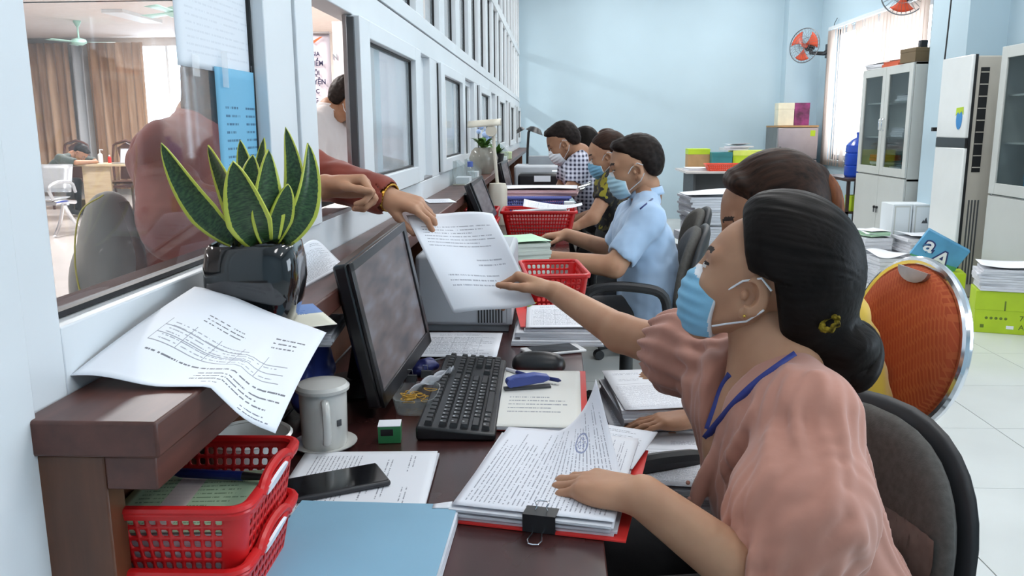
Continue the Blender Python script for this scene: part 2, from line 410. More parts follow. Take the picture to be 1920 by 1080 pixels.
m_acry = glass_mat('acrylic', '#f2f6f6', 1.0, .04, (.07, '#ffffff'))
XP = -.49; XO = -.55; YB = 11.6; XR = 3.45; YN = -2.6
# ------------------------------------------------------------------ office shell
fl = struct('floor'); MB().bx(XO, XR, YN, YB, -.06, -.004).build('grout_bed', m_grout, fl)
tile0 = None; T = .60
for i in range(7):
    for j in range(24):
        x0 = -.55+i*T; y0 = YN+j*T
        if x0+T > XR+.6 or y0 > YB: continue
        if tile0 is None:
            tile0 = MB().bx(-T/2+.0018, T/2-.0018, -T/2+.0018, T/2-.0018, -.02, 0).build('tile', m_tile, fl, world=False)
            tile0.matrix_basis = Matrix.Translation((x0+T/2, y0+T/2, 0))
        else: copypart(tile0, fl, Matrix.Translation((x0+T/2, y0+T/2, random.uniform(-.0006, 0))) @ Matrix.Rotation(random.choice((0, PI)), 4, 'Z'))
cl = struct('ceiling'); MB().bx(XO, XR+.2, YN, YB, CEIL, CEIL+.1).build('slab', m_ceil, cl)
for x, y in LAMPS:
    t = thing('ceiling_lamp', 'white lamp fitting on the office ceiling '+{-.6: 'behind the camera', 2.2: 'above the nearest desk', 5.0: 'above the third desk', 7.8: 'above the far desks', 10.2: 'by the back wall'}[y]+(', partition side' if x < 1 else ', window side'), 'lamp', (x, y, CEIL-.06), group='office ceiling lamps')
    MB().bx(x-.16, x+.16, y-.63, y+.63, CEIL-.06, CEIL).build('housing', m_whitew, t)
wb = struct('wall_back'); MB().bx(XO, XR+.2, YB, YB+.15, 0, CEIL).build('plaster', m_blue, wb)
MB().bx(3.02, XR, YB-.22, YB, 0, CEIL).build('pier', m_blue, wb)
tag(MB().bx(XO, XR+.2, YN-.15, YN, 0, CEIL).build('wall_front', m_blue), None, None, kind='structure')
wr = struct('wall_right')
W1 = (8.12, 10.86, .84, 2.42); W_ADDED = (.2, 2.4, .85, 2.3)  # second opening is unseen, added to bring daylight onto the foreground
ys = [YN, W_ADDED[0], W_ADDED[1], W1[0], W1[1], YB]
for a, b in ((YN, W_ADDED[0]), (W_ADDED[1], W1[0]), (W1[1], YB)): MB().bx(XR, XR+.2, a, b, 0, CEIL).build('plaster', m_blue, wr)
for (a, b, c, d) in (W1, W_ADDED):
    MB().bx(XR, XR+.2, a, b, 0, c).build('plaster', m_blue, wr); MB().bx(XR, XR+.2, a, b, d, CEIL).build('plaster', m_blue, wr)
MB().bx(3.15, XR, 6.76, 7.40, 0, CEIL).build('pier', m_blue, wr)
tag(MB().bx(XR-.012, XR, 7.45, YB-.22, 0, .10).build('baseboard_right', m_whitew), None, None, kind='structure')
for i, (a, b, c, d) in enumerate((W1, W_ADDED)):
    wn = struct('window_%d' % (i+1))  # the second of these is the added, unseen daylight opening
    f = MB(); X0, X1 = XR+.06, XR+.12
    f.bx(X0, X1, a, b, c, c+.06).bx(X0, X1, a, b, d-.06, d).bx(X0, X1, a, a+.06, c, d).bx(X0, X1, b-.06, b, c, d)
    f.build('window_frame', m_white, wn)
    for q in (1, 2): MB().bx(X0, X1, a+(b-a)*q/3-.03, a+(b-a)*q/3+.03, c, d).build('mullion', m_white, wn)
    for q in range(3): MB().grid(lambda u, v: (XR+.09, a+(b-a)*(q+u)/3, c+(d-c)*v), 1, 1).build('pane', m_glass, wn)
    MB().bx(XR-.03, XR+.06, a-.03, b+.03, c-.03, c).build('window_sill', m_whitew, wn)
bl = thing('vertical_blind', 'pale pink vertical slat blind hanging over the far window', 'blind', (XR-.05, 9.5, W1[3]))
MB().bx(XR-.06, XR-.025, W1[0]-.08, W1[1]+.05, W1[3]+.0, W1[3]+.035).build('head_rail', m_whitew, bl)
m_slat = M('blind_fabric', '#cbbab0', .8, var=.04, vs=4); NT(m_slat).b.inputs['Transmission Weight'].default_value = 0
def slat_mat():
    m = bpy.data.materials.new('blind_slat'); t = NT(m); tr = t.new('ShaderNodeBsdfTranslucent'); tr.inputs[0].default_value = lin('#f2e6de'); mx = t.new('ShaderNodeMixShader'); mx.inputs[0].default_value = .65
    t.b.inputs['Base Color'].default_value = lin('#d8c8be'); t.b.inputs['Roughness'].default_value = .8
    t.link(t.noise(t.coord('Object'), 4), t.b.inputs['Roughness'])
    t.link(t.b.outputs[0], mx.inputs[1]); t.link(tr.outputs[0], mx.inputs[2]); t.link(mx.outputs[0], t.n['Material Output'].inputs[0]); return m
ms = slat_mat(); s0 = None; ns = 32
for k in range(ns):
    y = W1[0]-.05+(W1[1]-W1[0]+.1)*(k+.5)/ns
    ang = .10 if k < 12 or k in (14, 15) else random.choice((-.12, -.22, .15, .0, -.3)); ln = 1.64
    mt = Matrix.Translation((0, y-9.5, 0)) @ Matrix.Rotation(ang, 4, 'Z')
    if s0 is None: s0 = MB().grid(lambda u, v: (.004*math.sin(u*PI)-.002, (u-.5)*.092, -v*ln-.01), 4, 1).build('slat', ms, bl, world=False, solid=.001); s0.matrix_basis = mt
    else: copypart(s0, bl, mt)
# ------------------------------------------------------------------ partition of white aluminium and glass
wl = struct('wall_left')
def P_(name, x0, x1, y0, y1, z0, z1, m=m_white, bv=.002): return MB().bx(x0, x1, y0, y1, z0, z1).build(name, m, wl, bevel=bv)
P_('base_panel', XO, XP, .40, YB, 0, .985)
P_('post', XO-.02, XP, .40, .776, .985, CEIL); P_('post', XO-.02, XP+.012, .30, .705, 0, CEIL)
P_('bottom_rail', XO, XP, .776, YB, .985, 1.058)
P_('header_rail', XO, XP, .776, YB, 1.522, 1.598); P_('transom_rail', XO, XP+.004, .776, YB, 1.602, 1.652)
P_('upper_rail', XO, XP+.004, .776, YB, 2.21, 2.29); P_('top_rail', XO, XP, .776, YB, 2.98, CEIL)
P_('mullion', XO, XP, 1.43, 1.585, 1.058, 1.522); P_('mullion', XO, XP+.006, 1.589, 1.70, 1.058, 1.522)
def pane(y0, y1, z0, z1, m=m_glassh, x=XP-.03, gask=True, parent=wl):
    p = MB().grid(lambda u, v: (x, y0+(y1-y0)*u, z0+(z1-z0)*v), 1, 1).build('pane', m, parent)
    if gask:
        g = MB(); e = .006
        g.bx(x-.008, x+.008, y0, y1, z0, z0+e).bx(x-.008, x+.008, y0, y1, z1-e, z1).bx(x-.008, x+.008, y0, y0+e, z0, z1).bx(x-.008, x+.008, y1-e, y1, z0, z1)
        g.build('gasket', m_gask, p)
    return p
pane(.776, 1.43, 1.06, 1.522)
UN = 1.81; S0 = 1.70
wi = 2
def sash(n, y0, y1, x0, x1, fr, m):
    w_ = struct('window_%d' % n); z0, z1 = 1.066, 1.52
    f = MB(); f.bx(x0, x1, y0, y0+fr, z0, z1).bx(x0, x1, y1-fr, y1, z0, z1).bx(x0, x1, y0+fr, y1-fr, z0, z0+fr*.5).bx(x0, x1, y0+fr, y1-fr, z1-fr*.4, z1)
    f.build('window_frame', m_white, w_, bevel=.002)
    pane(y0+fr, y1-fr, z0+fr*.5, z1-fr*.4, m, (x0+x1)/2-.006, True, w_)
    return w_
for k in range(6):
    s = S0+UN*k; e = min(s+1.62, YB)
    if s > YB: break
    P_('mullion', XO, XP, e, min(s+UN, YB), 1.058, 1.522)
    P_('track', XO+.005, XP-.001, s, e, 1.052, 1.068, m_steel if k == 0 else m_white)
    a = s+.36 if k == 0 else s+.01
    wi += 1; sash(wi, a, a+.93, -.512, -.472, .11, m_glassf)
    P_('meeting_edge', -.513, -.501, a-.012, a-.001, 1.066, 1.52, m_steel)
    P_('sash_dark_strip', -.501, -.485, a-.012, a-.001, 1.07, 1.515, m_dgrey if k == 0 else m_gask, 0)  # thin dark strip set along the sash end
    wi += 1; sash(wi, s+.72, e, -.548, -.516, .07, m_glassf)
yy = .776; n = 0
while yy < YB-.2:
    b = min(yy+.435, YB)
    for z0, z1 in ((1.652, 2.21), (2.29, 2.98)):
        pane(yy, b, z0, z1, m_glassf, XP-.03, True)
        P_('mullion', XO, XP, b, min(yy+UN/3, YB), z0, z1)
    yy += UN/3; n += 1
# ------------------------------------------------------------------ public hall behind the partition
HX0, HY1, HC = -13.0, 16.2, 3.0
hf = struct('floor_hall'); MB().bx(HX0, XO, YN, HY1, -.06, 0).build('tiling', m_hfloor, hf)
hc = struct('ceiling_hall'); MB().bx(HX0, XO, YN, HY1, HC, HC+.1).build('slab', m_hceil, hc)
for x, y in HLAMPS:
    t = thing('ceiling_lamp', 'long white lamp on the hall ceiling '+{1.5: 'level with the first window', 5: 'level with the banners', 9: 'level with the metal bench', 13: 'before the curtains'}[y]+(', nearer the partition' if x > -4 else ', farther from the partition'), 'lamp', (x, y, HC-.05), group='hall ceiling lamps')
    MB().bx(x-.16, x+.16, y-.63, y+.63, HC-.05, HC).build('housing', m_whitew, t)
hb = struct('wall_hall_back')
for a, b, c, d in ((HX0, -8.3, 0, HC), (-8.3, -6.0, 0, .75), (-8.3, -6.0, 2.85, HC), (-6.0, XO, 0, HC)): MB().bx(a, b, HY1, HY1+.2, c, d).build('plaster', m_hwall, hb)
MB().bx(-5.2, -3.2, HY1-.5, HY1, 0, HC).build('pier', m_hwall, hb)
wn = struct('window_hall')
for x in (-8.3, -7.55, -6.8, -6.04): MB().bx(x, x+.05, HY1+.04, HY1+.09, .75, 2.85).build('mullion', m_white, wn)
MB().grid(lambda u, v: (-8.3+2.3*u, HY1+.06, .75+2.1*v), 1, 1).build('pane', m_glass, wn)
for nm, a in (('wall_hall_left', (HX0-.15, HX0, YN, HY1, 0, HC)), ('wall_hall_front', (HX0, XO, YN-.15, YN, 0, HC))): tag(MB().bx(*a).build(nm, m_hwall), None, None, kind='structure')
tag(MB().bx(XO-.05, XO, YB, HY1+.2, 0, CEIL).build('wall_hall_right', m_hwall), None, None, kind='structure')
tag(MB().bx(XO-.04, XO, YN, .40, 0, CEIL).build('wall_left_near', m_whitew), None, None, kind='structure')
tag(MB().bx(HX0, XO-.0, YB, YB+.1, HC, CEIL).build('trim_1', m_hwall), None, None, kind='structure')
# curtains
def curtain_mat(name, a, b):
    m = bpy.data.materials.new(name); t = NT(m); v = t.coord('Object', (1, 1, .08)); t.link(t.ramp(t.noise(v, 7, 4), [(.35, lin(a)), (.65, lin(b))]), t.b.inputs['Base Color']); t.b.inputs['Roughness'].default_value = .8; t.b.inputs['Sheen Weight'].default_value = .3; return m
mc1 = curtain_mat('brown_curtain', '#8a6850', '#c0a084'); mc2 = curtain_mat('grey_curtain', '#9a9da0','#b8babd')
def curtain(x0, x1, m, label, z0=.12, z1=2.9, amp=.06, wl_=.17):
    n = int((x1-x0)/.022)
    def fn(u, v):
        x = x0+(x1-x0)*u; ph = x/wl_*2*PI
        return (x+.02*math.sin(x*5)*(v), HY1-.22+amp*math.sin(ph+.6*math.sin(x*3))*(.6+.4*v)+.015*math.sin(ph*.37), z1-(z1-z0)*v)
    tag(MB().grid(fn, n, 6).build('curtain', m, angle=180, solid=.003), label, 'curtain', 'curtains across the hall')
curtain(-12.2, -9.33, mc1, 'wide brown pleated curtain left of the narrow grey drape')
curtain(-9.27, -9.03, mc2, 'narrow grey drape between two brown curtains')
curtain(-8.97, -7.85, mc1, 'brown pleated curtain between the grey drape and the glaring window')
curtain(-6.85, -6.55, mc1, 'narrow brown curtain right of the glaring window', wl_=.13)
curtain(-6.2, -5.3, mc1, 'bunched brown curtain behind the water bottle', wl_=.14)
# outer shelf of the counter, hall side
# ------------------------------------------------------------------ counter ledge and desks
ct = thing('service_counter', 'long dark wood service ledge running along the white glass partition', 'counter', (-.43, 6, 0))
MB().bx(XP+.001, -.36, .695, 11.4, .955, .99).build('ledge', m_ledge, ct, bevel=.003)
MB().bx(XP+.001, -.415, .70, .73, 0, .955).build('end_panel', m_endp, ct, bevel=.002)
MB().bx(-.415, -.366, .70, 1.2, .922, .955).build('batten', m_ledge, ct, bevel=.002)
MB().bx(XP+.001, XP+.013, .73, 11.4, .752, .955).build('back_panel', m_endp, ct)
MB().bx(XO-.075, XO-.001, .78, 1.66, 1.02, 1.045).build('outer_shelf', m_osh, ct, bevel=.003)
MB().bx(XO-.075, XO-.001, 2.1, 11.4, 1.02, 1.045).build('outer_shelf', m_ledge, ct, bevel=.003)
for y in (2.35, 4.15, 5.95, 7.75, 9.55): MB().bx(XP+.013, -.375, y, y+.025, .752, .955).build('support', m_endp, ct)
DK = ['nearest dark wood desk with the keyboard and clipped papers', 'second dark wood desk where the man in the blue shirt sits', 'third dark wood desk carrying the red and blue baskets', 'fourth dark wood desk with the black printer', 'farthest dark wood desk by the pale blue wall']
for k in range(5):
    y0 = (.735 if k == 0 else .55+1.85*k); y1 = .55+1.85*k+1.845; t = thing('desk', DK[k], 'desk', (-.2, y0+.9, 0), group='desks along the partition')
    MB().bx(-.475, .062, y0, y1, .722, .75).build('desk_top', m_desk, t, bevel=.002)
    for y in (y0+.02, y1-.045): MB().bx(-.46, .03, y, y+.025, 0, .722).build('side_panel', m_desk, t)
    MB().bx(-.465, -.45, y0+.045, y1-.045, .1, .722).build('modesty_panel', m_desk, t)
# ------------------------------------------------------------------ perforated baskets
m_red = M('red_plastic', '#c8191c', .33, var=.05, vs=20, spec=.5); m_bluep = M('blue_plastic', '#6f79c8', .4, var=.04)
def basket_parts(w, d, h, nx, ny, nz, taper=.86, r=.018, lip=.006):
    """body with holes, rim; local coords, base centre at origin"""
    def loop(k):
        pts = []; W, D_, R_ = w/2*k, d/2*k, r
        for cx, cy, a0 in ((W-R_, -D_+R_, -PI/2), (W-R_, D_-R_, 0), (-W+R_, D_-R_, PI/2), (-W+R_, -D_+R_, PI)):
            for q in range(5): a = a0+PI/2*q/4; pts.append((cx+R_*math.cos(a), cy+R_*math.sin(a)))
        return pts
    def seg(t):   # ordered stations around the perimeter at height fraction t
        p = loop(taper+(1-taper)*t); out = []
        for c in range(4):
            out += [('c', p[c*5+q]) for q in range(4)]
            a, b = p[c*5+4], p[(c*5+5) % 20]; n = ny if c in (0, 2) else nx
            out += [('h', (a[0]+(b[0]-a[0])*q/n, a[1]+(b[1]-a[1])*q/n)) for q in range(n)]
        return out
    hts = [0, .06]+[.06+.86*i/nz for i in range(1, nz+1)]+[1.0]
    S = [seg(t) for t in hts]; n = len(S[0]); m = MB(); m.v = [(p[1][0], p[1][1], h*t) for t, row in zip(hts, S) for p in row]
    for i in range(len(hts)-1):
        for k in range(n):
            a, b, c, d_ = i*n+k, i*n+(k+1) % n, (i+1)*n+(k+1) % n, (i+1)*n+k
            if S[0][k][0] == 'h' and 1 <= i <= nz:
                P = [np.array(m.v[q]) for q in (a, b, c, d_)]
                bil = lambda u, v: (P[0]*(1-u)+P[1]*u)*(1-v)+(P[3]*(1-u)+P[2]*u)*v
                e = .17; g = .32; o = len(m.v)
                m.v += [tuple(bil(*q)) for q in ((g, e), (1-g, e), (1-e, g), (1-e, 1-g), (1-g, 1-e), (g, 1-e), (e, 1-g), (e, g))]
                m.f += [[a, b, o+1, o], [b, o+2, o+1], [b, c, o+3, o+2], [c, o+4, o+3], [c, d_, o+5, o+4], [d_, o+6, o+5], [d_, a, o+7, o+6], [a, o, o+7]]
            else: m.f.append([a, b, c, d_])
    m.f.append(list(range(n))[::-1])
    rim = MB(); pr = [(x, y, h) for x, y in loop(1.02)]
    rim.tube(pr, lip, 8, closed=True, flat=.75)
    rim2 = [(x, y, h-.004) for x, y in loop(1.035)]; rim.tube(rim2, lip*.6, 6, closed=True, flat=1.6)
    return m, rim
def basket(label, loc, rz, size, holes, mat, oval=False, group='plastic baskets on the desks', lip=.006):
    t = thing('basket', label, 'basket', loc, rz, group)
    m, rim = basket_parts(*size, *holes, lip=lip)
    m.build('body', mat, t, world=False, solid=.002, angle=30); rim.build('rim', mat, t, world=False)
    if oval:
        w_, d_, h_ = size; o = MB(); pts = [(.034*math.cos(a), .013*math.sin(a)) for a in np.linspace(0, 2*PI, 20, endpoint=False)]
        o.prism(pts, (w_/2+.0035, 0, h_-.006), (0, 1, 0), (.45, 0, .9), (.9, 0, -.45), .003); o.build('handle_tag', m_sheetw, t, world=False)
        g = MB().tube([(w_/2+.004, .05*math.cos(a), h_-.004+.016*math.sin(a)) for a in np.linspace(0, PI, 12)], .005, 8); g.build('handle', mat, t, world=False)
    return t
bz = (-.3945, .822)
basket('red perforated basket holding green forms, upper of the near pair', (bz[0], bz[1], .800), .03, (.182, .185, .088), (13, 12, 6), m_red, True)
basket('red perforated basket underneath another, lower of the near pair', (bz[0]-.004, bz[1]-.004, .751), .02, (.182, .185, .073), (13, 12, 5), m_red, True)
m_green = doc_mat('green_form', '#b4cfae', '#6d8a6c', (('lines', .1, .1, .9, .9, 12), ('solid', .3, .0, .5, 1, 1, '#d9c6c8')))
t = thing('green_forms', 'pile of pale green forms lying in the upper red basket', 'papers', (bz[0], bz[1], .83))
sheet('top_sheet', flat_sheet(bz, .145, .15, .1, .853, .003, 1), m_green, t); MB().box((bz[0], bz[1], .834), (.148, .152, .036), Rz(.06)).build('sheet_pile', m_edge, t)
t = thing('pen', 'dark blue pen lying on the green forms in the basket', 'pen', (bz[0]+.02, bz[1]+.045, .862)); m_pen = M('blue_pen', '#1c2a6b', .3)
MB().tube([(bz[0]-.05, bz[1]+.055, .862), (bz[0]-.035, bz[1]+.054, .862), (bz[0]+.04, bz[1]+.048, .862)], [.002, .0055, .0055], 10).build('barrel', m_pen, t)
MB().tube([(bz[0]+.04, bz[1]+.048, .862), (bz[0]+.075, bz[1]+.045, .862)], [.005, .003], 10).build('cap', m_black, t)
# ------------------------------------------------------------------ big sheet draped over the ledge
L_, T_, R_, B_ = at(133, 710, z=1.003), at(365, 540, z=1.05), at(612, 628, z=.99), at(517, 822, z=.938)
def drape(u, v):      # u: left->right along L->B / T->R ; v: bottom->top
    p = (L_*(1-u)+B_*u)*(1-v)+(T_*(1-u)+R_*u)*v
    p = p+V(0, 0, .014*math.sin(u*PI)*(1-.3*v)+.010*math.sin(2*PI*u*1.1+.6)*math.sin(PI*(v*.7+.2))-.012*u*(1-u)*v)
    lim = .994-1.1*max(0., p[0]+.350); k_ = .012; h_ = min(1., max(0., .5+.5*(p[2]-lim)/k_)); p[2] = lim+(p[2]-lim)*h_+k_*h_*(1-h_); return p
m_d1 = doc_mat('ledger_print', '#eef1f8', '#484a54', (('lines', .52, .10, .96, .22, 3), ('lines', .2, .24, .97, .29, 1), ('table', .16, .34, .9, .58, 3, '#8a8c96', 5), ('lines', .2, .36, .85, .56, 6, '#9a9ca6'), ('lines', .3, .64, .62, .74, 3), ('lines', .72, .66, .92, .80, 3), ('lines', .8, .02, .95, .08, 2, '#4c5064'), ('lines', .6, .06, .7, .09, 1)))
tag(sheet('paper_sheet', drape, m_d1, nu=26, nv=26), 'large white printed form draped over the end of the dark ledge', 'paper')
# ------------------------------------------------------------------ snake plant in black pot
pc = V(-.402, 1.085, .991)
t = thing('potted_snake_plant', 'snake plant with yellow-edged leaves in a glossy black square pot', 'plant', tuple(pc))
m_pot = M('black_glaze', '#17191c', .08, var=.05, coat=.6); m_soil = M('soil', '#4a3b2c', .95, var=.3, vs=60, bump=.5)
pr = [(.040, 0), (.046, .004), (.056, .03), (.0615, .06), (.061, .085), (.057, .108), (.053, .112), (.051, .106), (.05, .095)]
MB().lathe(pr, pc, 40, Rz(.12), sq=5).build('pot', m_pot, t, angle=50)
MB().lathe([(.0001, .094), (.03, .096), (.051, .092)], pc, 20, Rz(.12), sq=5).build('soil', m_soil, t)
MB().lathe([(.0001, .001), (.046, .004)], pc, 16, Rz(.12), sq=5).build('base', m_pot, t)
def leaf_mats():
    m = bpy.data.materials.new('snake_leaf'); q = NT(m); tc = q.new('ShaderNodeTexCoord'); sp = q.new('ShaderNodeSeparateXYZ'); q.link(tc.outputs['UV'], sp.inputs[0])
    e = q.math('ABSOLUTE', q.math('SUBTRACT', sp.outputs[0], .5)); nz = q.noise(q.coord('UV', (3, 14, 1)), 2.2, 3)
    edge = q.math('GREATER_THAN', q.math('ADD', e, q.math('MULTIPLY', q.math('SUBTRACT', nz, .5), .06)), .405)
    g = q.ramp(q.noise(q.coord('UV', (2.5, 22, 1)), 2, 4), [(.35, lin('#16301f')), (.65, lin('#3f6038'))])
    q.link(q.mix(edge, g, lin('#c3cb4f')), q.b.inputs['Base Color']); q.b.inputs['Roughness'].default_value = .35; MATS['leaf'] = m; return m
ml = leaf_mats()
def leaf(px0, px1, tip, y0, y1, wid, bow=(0, 0), tw=0.0, face=(0, -1, 0), cup=.25):
    """leaf from pot centre towards the tip pixel; px0 base pixel"""
    a = at(*px0, y=y0); b = at(*tip, y=y1); mid = at(*px1, y=(y0+y1)/2)
    def spine(v): return a*(1-v)**2+mid*2*v*(1-v)*1.0+b*v*v if False else (a*(1-v)*(1-2*v)+mid*4*v*(1-v)+b*v*(2*v-1))
    fc = nrm(face)
    def fn(u, v):
        p = spine(v); d = nrm(spine(min(v+.02, 1))-spine(max(v-.02, 0))); s_ = nrm(np.cross(d, fc)); nn = np.cross(s_, d)
        ang = tw*v; s2 = s_*math.cos(ang)+nn*math.sin(ang); n2 = nn*math.cos(ang)-s_*math.sin(ang)
        ww = wid*(.55+.45*min(1, v*2.4))*(1-v**3.2)**.75 if v < 1 else 0
        x = (u-.5)*2
        return p+s2*x*ww+n2*(cup*ww*x*x)
    MB().grid(fn, 8, 22).build('leaf', ml, t, angle=180, solid=.0022)
B0 = (470, 452)
leaf((440, 450), (370, 385), (302, 268), 1.07, 1.05, .020, face=(.35, -1, .2), tw=.3)
leaf((470, 452), (440, 380), (390, 272), 1.09, 1.10, .024, face=(-.5, -1, .1), tw=.2)
leaf((488, 453), (465, 400), (437, 302), 1.055, 1.02, .030, face=(.1, -1, .1), cup=.35)
leaf((505, 452), (500, 390), (503, 280), 1.06, 1.05, .024, face=(.7, -1, .1), tw=-.3)
leaf((485, 450), (470, 370), (450, 262), 1.11, 1.14, .018, face=(.2, -1, 0))
leaf((490, 450), (487, 370), (495, 258), 1.12, 1.15, .016, face=(-.3, -1, 0))
leaf((480, 452), (470, 380), (474, 290), 1.08, 1.09, .022, face=(.3, -1, .1))
leaf((520, 450), (552, 370), (535, 238), 1.10, 1.12, .017, face=(.9, -1, .0), tw=.5)
leaf((530, 452), (572, 380), (577, 268), 1.08, 1.10, .019, face=(.5, -1, .1), tw=-.4, cup=.5)
leaf((510, 452), (528, 400), (540, 345), 1.07, 1.06, .017, face=(.6, -1, .1))
# leaflets under the pot and papers behind it
m_leaflet = doc_mat('leaflet', '#e6e3d2', '#2f5fa8', (('solid', 0, 0, .5, .35, 1, '#e0b43a'), ('solid', .5, .55, 1, 1, 1, '#3d6fb5'), ('lines', .1, .5, .9, .9, 5)))
tag(sheet('leaflet', flat_sheet((-.385, 1.115), .125, .15, .5, .9905, .0), m_leaflet), 'colourful leaflet lying under the black plant pot', 'leaflet')
m_blkp = M('black_card', '#222326', .6)
tag(MB().box((-.43, 1.03, .9915), (.10, .13, .002), Rz(.2)).build('black_folder', m_blkp), 'flat black folder on the ledge in front of the pot', 'folder')
m_dl = doc_mat('letter_print', '#eceff6', '#6a6c76', (('lines', .12, .08, .9, .78, 22), ('lines', .3, .84, .75, .92, 2)))
def slope(c, w_, d_, rz, z, tilt, curl=0):
    cr, sr = math.cos(rz), math.sin(rz)
    return lambda u, v: (c[0]+(u-.5)*w_*cr-(v-.5)*d_*sr, c[1]+(u-.5)*w_*sr+(v-.5)*d_*cr, z+tilt*u+curl*(v-.5)**2)
a, b, c, d = at(556, 548, z=.993), at(645, 498, z=.995), at(585, 470, z=1.06), at(566, 462, z=1.06)
tag(sheet('paper_sheet', lambda u, v: (a*(1-u)+b*u)*(1-v)+(d*(1-u)+(b+V(-.05, .05, .03))*u)*v+V(0, 0, .012*math.sin(PI*u)*v), m_dl), 'curled printed sheet leaning against the sill behind the plant pot', 'paper')
# ------------------------------------------------------------------ lidded mug
mc = V(-.366, 1.238, .751); m_cer = M('white_ceramic', '#d6d6d2', .18, var=.02, coat=.3)
t = thing('lidded_mug', 'white ceramic mug with a lid standing on a saucer', 'mug', tuple(mc))
MB().lathe([(.0001, .001), (.03, .0), (.05, .007), (.051, .009), (.03, .004), (.0001, .004)], mc, 32).build('saucer', m_cer, t)
MB().lathe([(.0001, .005), (.034, .005), (.036, .012), (.0375, .095), (.036, .098)], mc, 32).build('cup', m_cer, t)
MB().lathe([(.042, .096), (.0425, .101), (.038, .106), (.02, .110), (.0001, .111)], mc, 32).build('lid', m_cer, t)
hd = nrm(V(.35, -.95, 0)); MB().tube([mc+hd*(.034+.024*math.sin(a))+V(0, 0, .052+.034*math.cos(a)) for a in np.linspace(.15, PI-.15, 12)], .0065, 10, flat=.8).build('handle', m_cer, t)
MB().box(mc+V(.0305, -.0225, .048), (.008, .0012, .010), Rz(.9)).build('printed_mark', m_dgrey, t)
mc2 = V(-.415, 1.05, .751); t = thing('white_bowl', 'white round bowl behind the red baskets under the ledge', 'bowl', tuple(mc2)); MB().lathe([(.0001, .0), (.03, .0), (.05, .04), (.056, .09), (.053, .09), (.046, .04), (.0001, .008)], mc2, 28).build('body', m_cer, t); MB().lathe([(.055, .088), (.058, .091), (.055, .094), (.052, .091)], mc2, 28).build('rim', m_cer, t)
# ------------------------------------------------------------------ papers with phone, blue folder
def pstack(name, label, c, w_, d_, z0, h, rz, mat, n=3, cat='papers', seed=0, group=None, bend=.002):
    t = thing(name, label, cat, (c[0], c[1], z0), 0, group); rr = random.Random(seed); m = MB(); hh = h/n
    for i in range(n): m.box((c[0]+rr.uniform(-.004, .004), c[1]+rr.uniform(-.004, .004), z0+hh*(i+.5)), (w_, d_, hh*.96), Rz(rz+rr.uniform(-.02, .02)))
    m.build('sheet_pile', m_edge, t); sheet('top_sheet', flat_sheet(c, w_, d_, rz, z0+h+.0012, bend, seed), mat, t); return t
m_d2 = doc_mat('contract_print', '#e9ebf2', '#62646e', (('lines', .07, .12, .28, .9, 4), ('lines', .34, .1, .78, .92, 4), ('lines', .08, .55, .5, .95, 9)))
def doc_v(name, blocks, base='#eceef4', ink='#787a84'): return doc_mat(name, base, ink, blocks)
m_d2 = doc_v('form_print', (('lines', .08, .10, .92, .46, 13), ('lines', .3, .52, .8, .60, 2), ('lines', .15, .64, .85, .70, 2), ('lines', .08, .8, .35, .86, 2), ('lines', .6, .8, .9, .86, 2)))
ps = pstack('paper_pile', 'thin pile of printed forms lying under the black smartphone', (-.277, 1.092), .215, .205, .7505, .006, -PI/2+.05, m_d2, 2, seed=3)
t = thing('smartphone', 'black smartphone lying on the printed forms beside the red baskets', 'phone', (-.29, 1.06, .76)); m_ph = M('phone_black', '#16171a', .16, var=.05, coat=.4); m_phs = M('phone_case', '#2b2c30', .45)
ca, cb = at(538, 922, z=.764), at(708, 890, z=.764); cc = (ca+cb)/2; ang = math.atan2(cb[1]-ca[1], cb[0]-ca[0])
MB().box((cc[0], cc[1], .7635), (.146, .071, .008), Rz(ang)).build('case', m_phs, t, bevel=.003); MB().box((cc[0], cc[1], .7679), (.140, .065, .0012), Rz(ang)).build('screen', m_ph, t)
m_fol = M('blue_folder_card', '#86b2cb', .5, var=.03, vs=6)
q = [at(487, 1078, z=.765), at(543, 973, z=.765), at(843, 983, z=.765), at(835, 1082, z=.765)]
t = thing('blue_folder', 'light blue card folder full of papers at the near desk edge', 'folder', tuple((q[0]+q[2])/2-V(0, 0, .013)))
ctr = (-.232, .865); MB().box((ctr[0]+.004, ctr[1], .7585), (.205, .275, .014), Rz(-.02)).build('sheet_pile', m_edge, t)
MB().box((ctr[0], ctr[1], .767), (.208, .28, .0016), Rz(-.02)).build('cover', m_fol, t)
sheet('corner_flap', lambda u, v: (ctr[0]+.075+.025*u, ctr[1]+.125+.012*v, .7683+.004*u*v), m_sheetw, t, 4, 4)
# ------------------------------------------------------------------ clipped stack with a lifted page
m_d3 = doc_v('list_print', (('lines', .05, .05, .95, .58, 30), ('solid', .08, .62, .62, .625, 1), ('lines', .12, .70, .40, .76, 3), ('lines', .6, .72, .9, .80, 4), ('solid', .60, .95, .68, .97, 1, '#f0a070'), ('lines', .1, .86, .5, .92, 2)), '#eef0f6', '#808290')
m_redf = M('red_card', '#d8302c', .5)
s_c = V(-.0, 1.115); rz = -.20
t = thing('clipped_papers', 'thick pile of printed lists in a red folder held by a black binder clip', 'papers', (s_c[0], s_c[1], .751))
MB().box((s_c[0]+.011, s_c[1]-.006, .752), (.218, .300, .002), Rz(rz)).build('red_folder', m_redf, t)
m = MB(); rr = random.Random(5)
for i in range(5): m.box((s_c[0]-.003+rr.uniform(-.005, .005), s_c[1]+rr.uniform(-.005, .005), .7545+.0032*i), (.21, .297, .003), Rz(rz+rr.uniform(-.025, .025)))
m.build('sheet_pile', m_edge, t)
